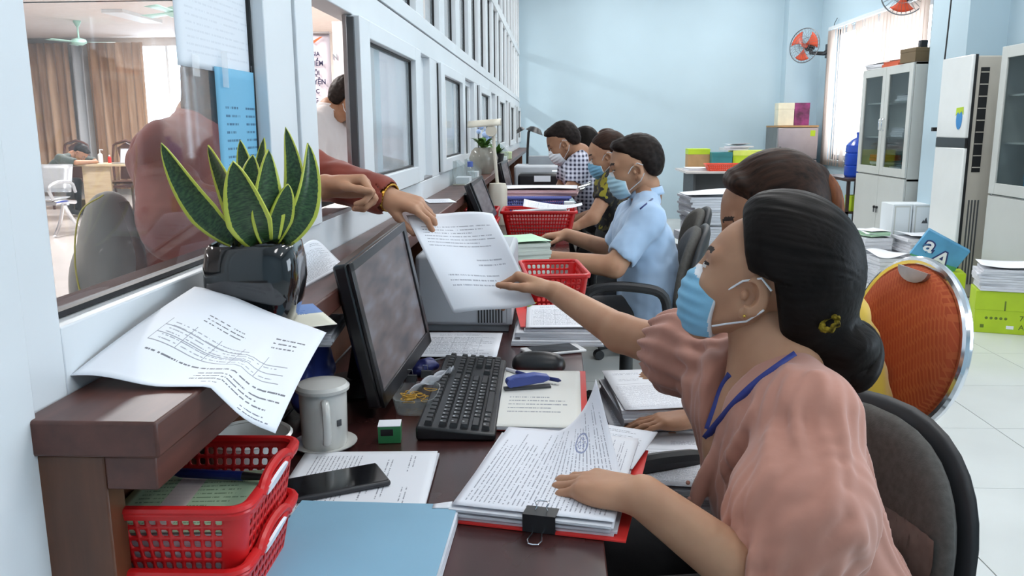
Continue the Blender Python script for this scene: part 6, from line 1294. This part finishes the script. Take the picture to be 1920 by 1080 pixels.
# ---------------- man in checked shirt
def check():
    m = bpy.data.materials.new('navy_white_check'); q = NT(m); sp = q.new('ShaderNodeSeparateXYZ'); q.link(q.coord('Object', (42, 42, 42)), sp.inputs[0])
    fr = [q.math('FRACT', o) for o in (sp.outputs[0], sp.outputs[2], sp.outputs[1])]; a = q.math('GREATER_THAN', q.math('MAXIMUM', fr[0], fr[2]), .45) if False else q.math('GREATER_THAN', fr[0], .5)
    b = q.math('GREATER_THAN', fr[1], .5); dk = q.math('MULTIPLY', a, b); md = q.math('ADD', a, b)
    c = q.mix(q.math('MULTIPLY', md, .5), lin('#c9cbd8'), lin('#7d7f98')); c = q.mix(dk, c, lin('#22243c')); q.link(c, q.b.inputs['Base Color']); q.b.inputs['Roughness'].default_value = .8; return m
J = dict(shL=at(1085, 312, y=4.86), shR=at(1068, 305, y=5.22), nk=at(1088, 290, y=5.05), pv=at(1132, 405, y=5.05), elL=at(1072, 356, y=4.8), wrL=at(1035, 366, y=4.86), elR=at(1055, 350, y=5.25), wrR=at(1040, 360, y=5.2), hipL=V(.38, 4.96, .62), hipR=V(.38, 5.14, .62), knL=V(.20, 4.95, .5), knR=V(.2, 5.15, .5), anL=V(.28, 4.95, .08), anR=V(.28, 5.15, .08), foot=V(-1, 0, 0))
Hc = HM(at(1058, 270, y=4.97)+V(0, .08, 0), (-.84, .08, -.52), (-.52, 0, .85), .96)
person('man in a navy and white checked shirt and white mask leaning over the third desk', J, Hc, 'short', hshort, check(), .62, sk2, m_mwhite, m_dkt, res=.009, hres=.007, g=1.0, hands=dict(L=dict(d=(-1, .05, -.15), n=(0, 0, 1), t=(0, 1, 0))))
# ---------------- two women at the far end
J = dict(shL=V(.40, 6.35, .95), shR=V(.30, 6.72, .95), nk=V(.37, 6.55, 1.0), pv=V(.48, 6.55, .55), elL=V(.25, 6.25, .78), wrL=V(.1, 6.35, .80), elR=V(.2, 6.75, .78), wrR=V(.08, 6.7, .8), hipL=V(.44, 6.47, .5), hipR=V(.44, 6.63, .5), knL=V(.1, 6.47, .5), knR=V(.1, 6.63, .5), anL=V(.1, 6.47, .08), anR=V(.1, 6.63, .08), foot=V(-1, 0, 0))
c_ = at(1094, 274, y=6.5); Hf = HM(c_, (-.75, .6, -.25), (0, 0, 1), 1.0); o_ = c_-V(.30, 6.5, 1.10)
J = {k: (q+V(o_[0], 0, 0) if k != 'foot' else q) for k, q in J.items()}
person('woman with long dark hair seated beyond the man in the checked shirt', J, Hf, 'long', hb, cloth('navy_top', '#1f2740'), .8, sk1, None, m_dkt, res=.012, hres=.009)
c_ = at(1133, 270, y=7.6); Hf2 = HM(c_, (-.97, -.1, .0), (0, 0, 1), 1.0); sh = c_-V(.42, 7.6, 1.10)
J = dict(shL=V(.45, 7.43, .95), shR=V(.45, 7.77, .95), nk=V(.46, 7.6, 1.0), pv=V(.5, 7.6, .55), elL=V(.35, 7.38, .75), wrL=V(.15, 7.42, .78), elR=V(.35, 7.8, .75), wrR=V(.15, 7.75, .78), hipL=V(.46, 7.5, .5), hipR=V(.46, 7.7, .5), knL=V(.1, 7.5, .5), knR=V(.1, 7.7, .5), anL=V(.1, 7.5, .08), anR=V(.1, 7.7, .08), foot=V(-1, 0, 0))
J = {k: (q+V(sh[0], 0, 0) if k != 'foot' else q) for k, q in J.items()}
person('farthest woman with tied brown hair looking left by the pale wall', J, Hf2, 'tied', hbr, cloth('grey_top', '#6d7078'), .8, sk1, None, m_dkt, res=.012, hres=.009)
for (x, y, l) in ((.42, 6.6, 'dark office chair of the long-haired woman far down the row'), (.5, 7.65, 'dark office chair of the farthest seated woman')): office_chair(l, (x, y, 0), PI, .45, .36, .42, .46, arms=False)
# ---------------- visitor in rust clothes at the window (hall side)
m_rust = cloth('rust_cloth', '#8c3a29', .08, .45, 26)
J = dict(shL=V(-.745, 1.98, 1.21), shR=V(-.80, 1.68, 1.20), nk=V(-.775, 1.83, 1.265), pv=V(-.80, 1.83, .82), elL=V(-.61, 2.0, 1.15), wrL=at(722, 368, y=1.90), elR=V(-.765, 1.635, 1.06), wrR=at(610, 350, y=1.795), hipL=V(-.80, 1.92, .82), hipR=V(-.80, 1.74, .82), knL=V(-.79, 1.92, .45), knR=V(-.79, 1.74, .45), anL=V(-.81, 1.92, .08), anR=V(-.81, 1.74, .08), foot=V(1, 0, 0))
Hr = HM(V(-.69, 1.88, 1.365), (.88, .35, -.25), (.2, .1, .95), 1.0)
hfd = nrm(at(835, 402, y=1.86)-J['wrL'])
tr_, br_, sr_ = person('visitor in loose rust clothes reaching in through the service window', J, Hr, 'long', hbr, m_rust, .3, sk1, m_mwhite, m_rust, topfn=lambda X, Y, Z, D: D+.008*wob(X, Y, Z, 30, 2)+.005*wob(X, Y, Z, 75, 4), res=.008, hres=.003, hands=dict(L=dict(d=hfd, n=(.05, -.25, 1), t=(0, -1, -.2), fc=((22, 30, 20), (26, 34, 22), (30, 36, 24), (34, 38, 24)), size=.98, thumb=(.85, .35, -.45), tc=8), R=dict(d=(.95, .02, .02), n=(-.1, .55, .85), t=(0, -.8, .6), fc=((55, 70, 40), (60, 75, 45), (62, 75, 45), (62, 75, 45)), size=.98, thumb=(.80, .30, -.35), tc=22)), arm_r=(.045, .042, .040, .027))
d1 = nrm(J['wrL']-J['elL']); d2 = nrm(J['wrR']-J['elR'])
sl = [rc(J['shL'], J['elL'], .060, .060, .03), rc(J['elL'], J['wrL']-d1*.012, .058, .044, .02), rc(J['shR'], J['elR'], .062, .068, .03), rc(J['elR'], J['wrR']-d2*.10, .066, .052, .03), rc(J['wrL']-d1*.01, J['wrL']+d1*.06, .036, .04, .004, 's'), rc(J['wrR']-d2*.10, J['wrR'], .05, .055, .006, 's')]
v, f = sdf(sl, .005, lambda X, Y, Z, D: D+.004*wob(X, Y, Z, 60, 3)+.002*wob(X, Y, Z, 140, 1), 1); mesh_obj('sleeves', v, f, m_rust, tr_, angle=180)
v, f = sdf([rc(J['pv']+V(0, 0, .25), J['pv']+V(-.01, 0, -.30), .115, .14, .05), rc(J['shR'], J['pv']+V(0, -.04, 0), .07, .11, .05)], .010, lambda X, Y, Z, D: D+.006*np.sin(np.arctan2(Y-1.83, X+.8)*13+6*np.sin(Z*9))+.007*wob(X, Y, Z, 45)+.003*wob(X, Y, Z, 110), 1); mesh_obj('tunic', v, f, m_rust, tr_, angle=180)
a, b = frame_of(d1); cw = J['wrL']+d1*.012; m_gold = M('gold_metal', '#cda24a', .22, 1.0, var=.25, vs=120)
wt = MB()
for k in range(26):
    q = 2*PI*k/26; wt.box(cw+(math.cos(q)*a+math.sin(q)*b)*.0315, (.010, .0075, .004), np.stack([d1, -math.sin(q)*a+math.cos(q)*b, math.cos(q)*a+math.sin(q)*b], 1))
wt.build('bracelet', m_gold, tr_, bevel=.001)
# backpack on the visitor's back
m_bp = cloth('grey_backpack_cloth', '#9c9a94', .12, .4, 60); bc = V(-.915, 1.655, .99)
t = thing('backpack', 'grey backpack with yellow piping on the back of the visitor in rust', 'backpack', tuple(bc-V(0, 0, .2)))
v, f = sdf([el(bc, (.055, .09, .14), .03), el(bc+V(-.035, -.02, -.05), (.035, .07, .08), .02), rc(bc+V(0, -.05, -.12), bc+V(0, .05, -.12), .035, .035, .03)], .007, lambda X, Y, Z, D: D+.003*wob(X, Y, Z, 60)); mesh_obj('bag', v, f, m_bp, t, angle=180)
MB().tube(catmull([bc+V(-.02, -.085, -.11), bc+V(-.028, -.092, 0), bc+V(-.015, -.08, .10), bc+V(.02, -.05, .135)]), .0016, 6).build('piping', M('yellow_piping', '#c9c04a', .5), t)
MB().tube(catmull([bc+V(.06, -.05, .12), bc+V(.10, -.08, .0), bc+V(.06, -.10, -.11), bc+V(-.01, -.10, -.16), bc+V(-.05, -.09, -.15)]), .011, 8, flat=.4).build('strap', M('brown_strap', '#5b3d33', .6), t)
# ---------------- man in white polo shirt in the hall
m_wsh = cloth('white_polo', '#d8d2d2', .03)
J = dict(shL=V(-1.12, 4.48, 1.28), shR=V(-1.22, 4.12, 1.28), nk=V(-1.155, 4.3, 1.345), pv=V(-1.22, 4.3, .88), elL=V(-.98, 4.5, 1.08), wrL=V(-.78, 4.45, 1.05), elR=V(-1.17, 4.08, 1.0), wrR=V(-.95, 4.1, .99), hipL=V(-1.2, 4.38, .85), hipR=V(-1.2, 4.2, .85), knL=V(-1.18, 4.38, .46), knR=V(-1.18, 4.2, .46), anL=V(-1.2, 4.38, .08), anR=V(-1.2, 4.2, .08), foot=V(1, 0, 0))
Hx = HM(at(649, 192, y=4.24)+V(0, .07, 0), (.86, .25, -.45), (.45, .1, .88), 1.0)
tw_, _, _ = person('man in a white polo shirt and mask looking down in the hall', J, Hx, 'short', hshort, m_wsh, .75, sk2, m_mwhite, m_dkt, res=.009, hres=.007, hands=dict(L=dict(d=(1, 0, -.1), n=(0, 0, 1), t=(0, -1, 0)), R=dict(d=(1, 0.1, -.1), n=(0, 0, 1), t=(0, 1, 0)))); collar(tw_, J, Hx, m_wsh)
# ---------------- person slumped on the hall table
m_grn = cloth('dark_green_cloth', '#3d4743')
ps_ = at(118, 330, y=12.0); o_ = V(ps_[0], 12.0, 0)
J = dict(shL=o_+V(.10, .2, .86), shR=o_+V(.10, -.2, .86), nk=o_+V(.18, 0, .90), pv=o_+V(-.28, 0, .50), elL=o_+V(.36, .25, .80), wrL=o_+V(.5, .05, .80), elR=o_+V(.36, -.25, .80), wrR=o_+V(.55, -.02, .80), hipL=o_+V(-.25, .09, .5), hipR=o_+V(-.25, -.09, .5), knL=o_+V(.15, .1, .5), knR=o_+V(.15, -.1, .5), anL=o_+V(.12, .1, .08), anR=o_+V(.12, -.1, .08), foot=V(1, 0, 0))
person('person in dark green slumped with head on the hall table', J, HM(o_+V(.30, 0, .93), (.5, 0, -.87), (.87, 0, .5), 1.0), 'short', hshort, m_grn, .95, sk2, None, m_dkt, res=.014, hres=.012)
# ------------------------------------------------------------------ hall furniture
m_hw = wood_mat('hall_table_wood', '#b09a7c', '#c7b394', .4, (1, 9, 9), 3, .1); m_chw = wood_mat('carved_chair_wood', '#3a2520', '#573731', .3, (9, 9, 1), 3)
tx = o_[0]+.85
t = thing('hall_table', 'light wooden table in the hall with the slumped person', 'table', (tx, 12.1, 0)); MB().bx(tx-.6, tx+.55, 11.85, 12.55, .74, .77).build('table_top', m_hw, t); MB().bx(tx-.5, tx-.1, 11.95, 11.98, .02, .74).build('front_panel', m_hw, t); MB().bx(tx-.52, tx-.5, 11.95, 12.5, 0, .74).build('side_panel', m_hw, t); MB().bx(tx+.45, tx+.5, 11.95, 12.5, 0, .74).build('side_panel', m_chw, t); MB().bx(tx-.1, tx+.45, 12.0, 12.45, .42, .45).build('shelf', m_chw, t)
def carved_chair(label, x, y, rz):
    t = thing('carved_chair', label, 'chair', (x, y, 0), rz, 'carved wooden chairs in the hall')
    MB().bx(-.23, .23, -.22, .22, .43, .46).build('seat', m_chw, t, world=False)
    for sx in (-1, 1):
        MB().tube([(sx*.2, -.2, .43), (sx*.2, -.2, 0)], .022, 8).build('leg', m_chw, t, world=False); MB().tube([(sx*.2, .2, .43), (sx*.2, .22, 0)], .022, 8).build('leg', m_chw, t, world=False); MB().tube([(sx*.2, .21, .44), (sx*.215, .24, .8), (sx*.19, .26, 1.02), (sx*.12, .265, 1.06)], .02, 8).build('back_post', m_chw, t, world=False)
    MB().prism([(-.12, 0), (.12, 0), (.10, .3), (.14, .5), (0, .58), (-.14, .5), (-.10, .3)], (0, .235, .48), (1, 0, 0), (0, .05, 1), (0, 1, 0), .02).build('splat', m_chw, t, world=False); MB().tube([(-.13, .265, 1.05), (0, .27, 1.09), (.13, .265, 1.05)], .024, 8).build('crest', m_chw, t, world=False)
a_ = at(225, 300, y=12.95); carved_chair('carved dark chair with a tall back right of the hall table', a_[0]+.02, 12.95, .15); a_ = at(125, 300, y=13.2); carved_chair('carved dark chair behind the slumped person', a_[0], 13.25, 0)
t = thing('pump_bottle', 'white pump bottle of sanitiser on the hall table', 'bottle', (tx-.42, 12.3, .771)); MB().lathe([(.0001, 0), (.035, 0), (.035, .12), (.012, .15)], (tx-.42, 12.3, .771), 14).build('body', m_whitew, t); MB().tube([(tx-.42, 12.3, .915), (tx-.42, 12.3, .97), (tx-.37, 12.3, .965)], .008, 6).build('pump', m_whitew, t)
t = thing('red_bottle', 'small red bottle on the hall table', 'bottle', (tx-.28, 12.3, .771)); MB().lathe([(.0001, 0), (.025, 0), (.025, .08), (.01, .1)], (tx-.28, 12.3, .771), 12).build('body', m_red, t); MB().lathe([(.012, .1), (.012, .12), (.0001, .12)], (tx-.28, 12.3, .771), 10).build('cap', m_whitew, t)
a_ = at(238, 318, y=12.2); t = thing('laptop', 'open laptop with a bright screen at the right end of the hall table', 'laptop', (a_[0], 12.2, .771)); xx = a_[0]; m_br = M('bright_screen', '#e8ecff', .4, emit=2.2)
MB().bx(xx-.12, xx+.2, 12.0, 12.22, .771, .785).build('base', m_steel, t); MB().box((xx+.04, 12.27, .88), (.32, .012, .22), RM('X', -.25)).build('lid', m_steel, t); MB().box((xx+.04, 12.262, .88), (.29, .006, .19), RM('X', -.25)).build('screen', m_br, t)
for i, (px, py, s) in enumerate(((192, 385, .34), (150, 392, .3))):
    a_ = at(px, 400, z=0); boxy('cardboard_box', ['brown cardboard box on the hall floor under the table', 'darker cardboard box beside it further left on the hall floor'][i], 'box', (a_[0], a_[1]+.1*i, .001), (s*.9, s*.7, s*.7), .1, m_kraft if i == 0 else m_dk)
# bench
m_bs = M('bench_steel', '#b9bcc0', .3, .7); bf = at(155, 440, z=0)
t = thing('waiting_bench', 'perforated grey metal waiting bench in the hall', 'bench', (bf[0]-.4, bf[1], 0)); x = bf[0]; y = bf[1]
for k in range(3): MB().grid(lambda u, v: (x-.25-.52*k-.48*u, y-.22+.46*v, .43+.03*(v-.5)**2*4*.5), 4, 8).build('seat', m_bs, t, angle=180, solid=.012); MB().grid(lambda u, v: (x-.25-.52*k-.48*u, y+.27+.10*v, .50+.34*v), 4, 6).build('backrest', m_bs, t, angle=180, solid=.012)
for xx in (x-.2, x-1.85):
    MB().tube(catmull([(xx, y-.18, .40), (xx, y+.05, .40), (xx, y+.25, .38)]), .025, 8).build('crossbar', m_chrome, t); MB().tube(catmull([(xx, y, .38), (xx+.02, y-.15, .15), (xx+.05, y-.32, .02)]), .022, 8).build('leg', m_chrome, t); MB().tube(catmull([(xx, y, .38), (xx+.02, y+.15, .15), (xx+.05, y+.3, .02)]), .022, 8).build('leg', m_chrome, t); MB().tube(catmull([(xx, y-.2, .44), (xx, y-.26, .58), (xx, y-.1, .64), (xx, y+.2, .62), (xx, y+.28, .5)]), .02, 8).build('armrest', m_bs, t)
MB().bx(x-1.9, x-.15, y-.02, y+.04, .36, .40).build('beam', m_chrome, t)
# water dispenser
a_ = at(345, 300, y=11.4); t = thing('water_dispenser', 'white water dispenser stand in the hall behind the visitor', 'dispenser', (a_[0], 11.4, 0)); MB().bx(a_[0]-.15, a_[0]+.15, 11.25, 11.55, 0, a_[2]-.0).build('body', m_whitew, t, bevel=.01); MB().bx(a_[0]-.1, a_[0]+.1, 11.245, 11.25, a_[2]-.3, a_[2]-.12).build('tap_recess', m_dgrey, t)
water_bottle('large blue water bottle upright on the hall dispenser', (a_[0], 11.4, a_[2]+.001), 1.0)
# ceiling fans
m_fanm = M('mint_metal', '#a9d3c6', .35)
def ceiling_fan(label, c, a0, r=.55):
    c = np.array(c, float); t = thing('ceiling_fan', label, 'fan', (c[0], c[1], c[2]), group='hall ceiling fans'); MB().lathe([(.0001, -.06), (.06, -.055), (.12, -.02), (.11, .03), (.03, .06)], c, 20).build('motor', m_fanm, t); MB().tube([c+V(0, 0, .05), V(c[0], c[1], HC-.05)], .014, 8).build('rod', m_fanm, t); MB().lathe([(.02, 0), (.06, .08), (.06, .1)], V(c[0], c[1], HC-.1), 16).build('canopy', m_fanm, t)
    for k in range(3):
        q = a0+2*PI*k/3; d_ = V(math.cos(q), math.sin(q), 0); s_ = V(-d_[1], d_[0], .12)
        MB().grid(lambda u, v: c+d_*(.10+(r-.10)*v)+s_*(u-.5)*(.09+.05*v)+V(0, 0, -.01), 3, 4).build('blade', m_fanm, t, solid=.004)
ceiling_fan('mint green ceiling fan in front of the brown curtains', at(148, 78, y=13.6), .15); ceiling_fan('mint green ceiling fan at the top of the glass, partly cut off', at(330, 22, y=9.2), .5)
# banners in the hall
m_ban = M('banner_cloth', '#ddd3dc', .6, var=.03); m_bt = M('banner_navy', '#33355c', .6); m_swo = M('banner_orange', '#e07a4a', .5)
by = 5.5; b0 = at(560, 58, y=by); b1 = at(617, 62, y=by)
t = thing('roll_up_banner', 'pale roll-up banner with navy lettering and an orange mark in the hall', 'banner', (b0[0], by, 0)); xx0, xx1, zt = b0[0]-.25, b1[0], b1[2]
MB().grid(lambda u, v: (xx0+(xx1-xx0)*u, by+.004*math.sin(8*u), .12+(zt-.12)*v), 10, 2).build('cloth', m_ban, t, angle=180, solid=.002); MB().tube([(xx0, by, zt), (xx1, by, zt)], .01, 8).build('top_bar', m_steel, t); MB().bx(xx0, xx1, by-.06, by+.06, 0, .12).build('base', m_steel, t); MB().tube([(xx1-.01, by+.02, .1), (xx1-.01, by+.02, zt)], .008, 6).build('pole', m_steel, t)
def fit_text(s, px_r, py, hpx, par, y, mat):
    a = at(px_r, py, y=y); sc = hpx/F*y*1.02/.70; txt(s, sc, M4((a[0], y-.008, a[2]), (1, 0, 0), (0, 0, 1)), mat, par, align='RIGHT', bold=.0012, sx=.86)
for s, pr_, py, h in (('A GIA', 600, 105, 7.5), ('HIỂM', 607, 123, 8.5), ('HỘI', 600, 141, 8), ('UYỆN', 612, 158, 9), ('ƯỢC', 600, 175, 7.5), ('ỜNG', 598, 192, 7.5), ('G HƯU', 607, 209, 8), ('THÁ', 602, 225, 7.5)): fit_text(s, pr_, py, h, t, by, m_bt)
a_ = at(592, 78, y=by); MB().prism([(-.03, 0), (-.012, -.012), (.0, -.004), (.05, .03), (.03, .028), (.0, .012), (-.012, .006), (-.02, .012)], (a_[0], by-.008, a_[2]), (1, 0, 0), (0, 0, 1), (0, -1, 0), .002).build('swoosh_mark', m_swo, t)
b0 = at(622, 40, y=6.2); b1 = at(634, 40, y=6.2); t = thing('roll_up_banner', 'second pale banner with grey letters behind the man in white', 'banner', (b1[0], 6.2, 0)); MB().grid(lambda u, v: (b0[0]+(.55)*u, 6.2, .1+(b0[2]-.1)*v), 4, 2).build('cloth', m_ban, t, solid=.002); MB().bx(b0[0], b0[0]+.55, 6.14, 6.26, 0, .1).build('base', m_steel, t)
for s, py in (('N', 112), ('H', 160)): fit_text(s, 634, py, 10, t, 6.2, m_prd)
# ------------------------------------------------------------------ notices taped to the first pane
XG = XP-.0265
m_nb2 = doc_v('blue_notice', (('lines', .12, .42, .34, .80, 8, '#3b5a78'), ('lines', .44, .42, .66, .80, 8, '#3b5a78'), ('lines', .74, .42, .92, .80, 8, '#3b5a78')), '#79b6d6')
q0, q1 = at(400, 124, x=XG), at(507, 132, x=XG); t = thing('blue_notice', 'light blue printed notice taped to the first glass pane', 'notice', (XG, q0[1], 1.1))
sheet('sheet', lambda u, v: (XG+.0012+.003*math.sin(3*u)*v, q0[1]+(q1[1]-q0[1])*u*.985, 1.075+(q0[2]-1.075)*v), m_nb2, t); m_tp = glass_mat('tape', '#f0f4f6', 1, .1, (.2, '#ffffff'))
for y in (q0[1]+.03, q1[1]-.03): MB().grid(lambda u, v: (XG+.006, y-.012+.024*u, q0[2]-.03+.055*v), 2, 2).build('tape', m_tp, t)
q0, q1 = at(336, 122, x=XG), at(492, 128, x=XG); t = thing('white_notice', 'large white sheet taped to the first pane above the blue notice', 'notice', (XG, q0[1], 1.35)); sheet('sheet', lambda u, v: (XG-.002, q0[1]+(q1[1]-q0[1])*u, q0[2]+(1.515-q0[2])*v), doc_v('white_back', (('lines', .1, .1, .9, .9, 14, '#d5dae2'),), '#e4e9f0'), t)
for y in (q0[1]+.05, q1[1]-.05): MB().grid(lambda u, v: (XG+.002, y-.012+.024*u, q0[2]-.012+.03*v), 2, 2).build('tape', m_tp, t)
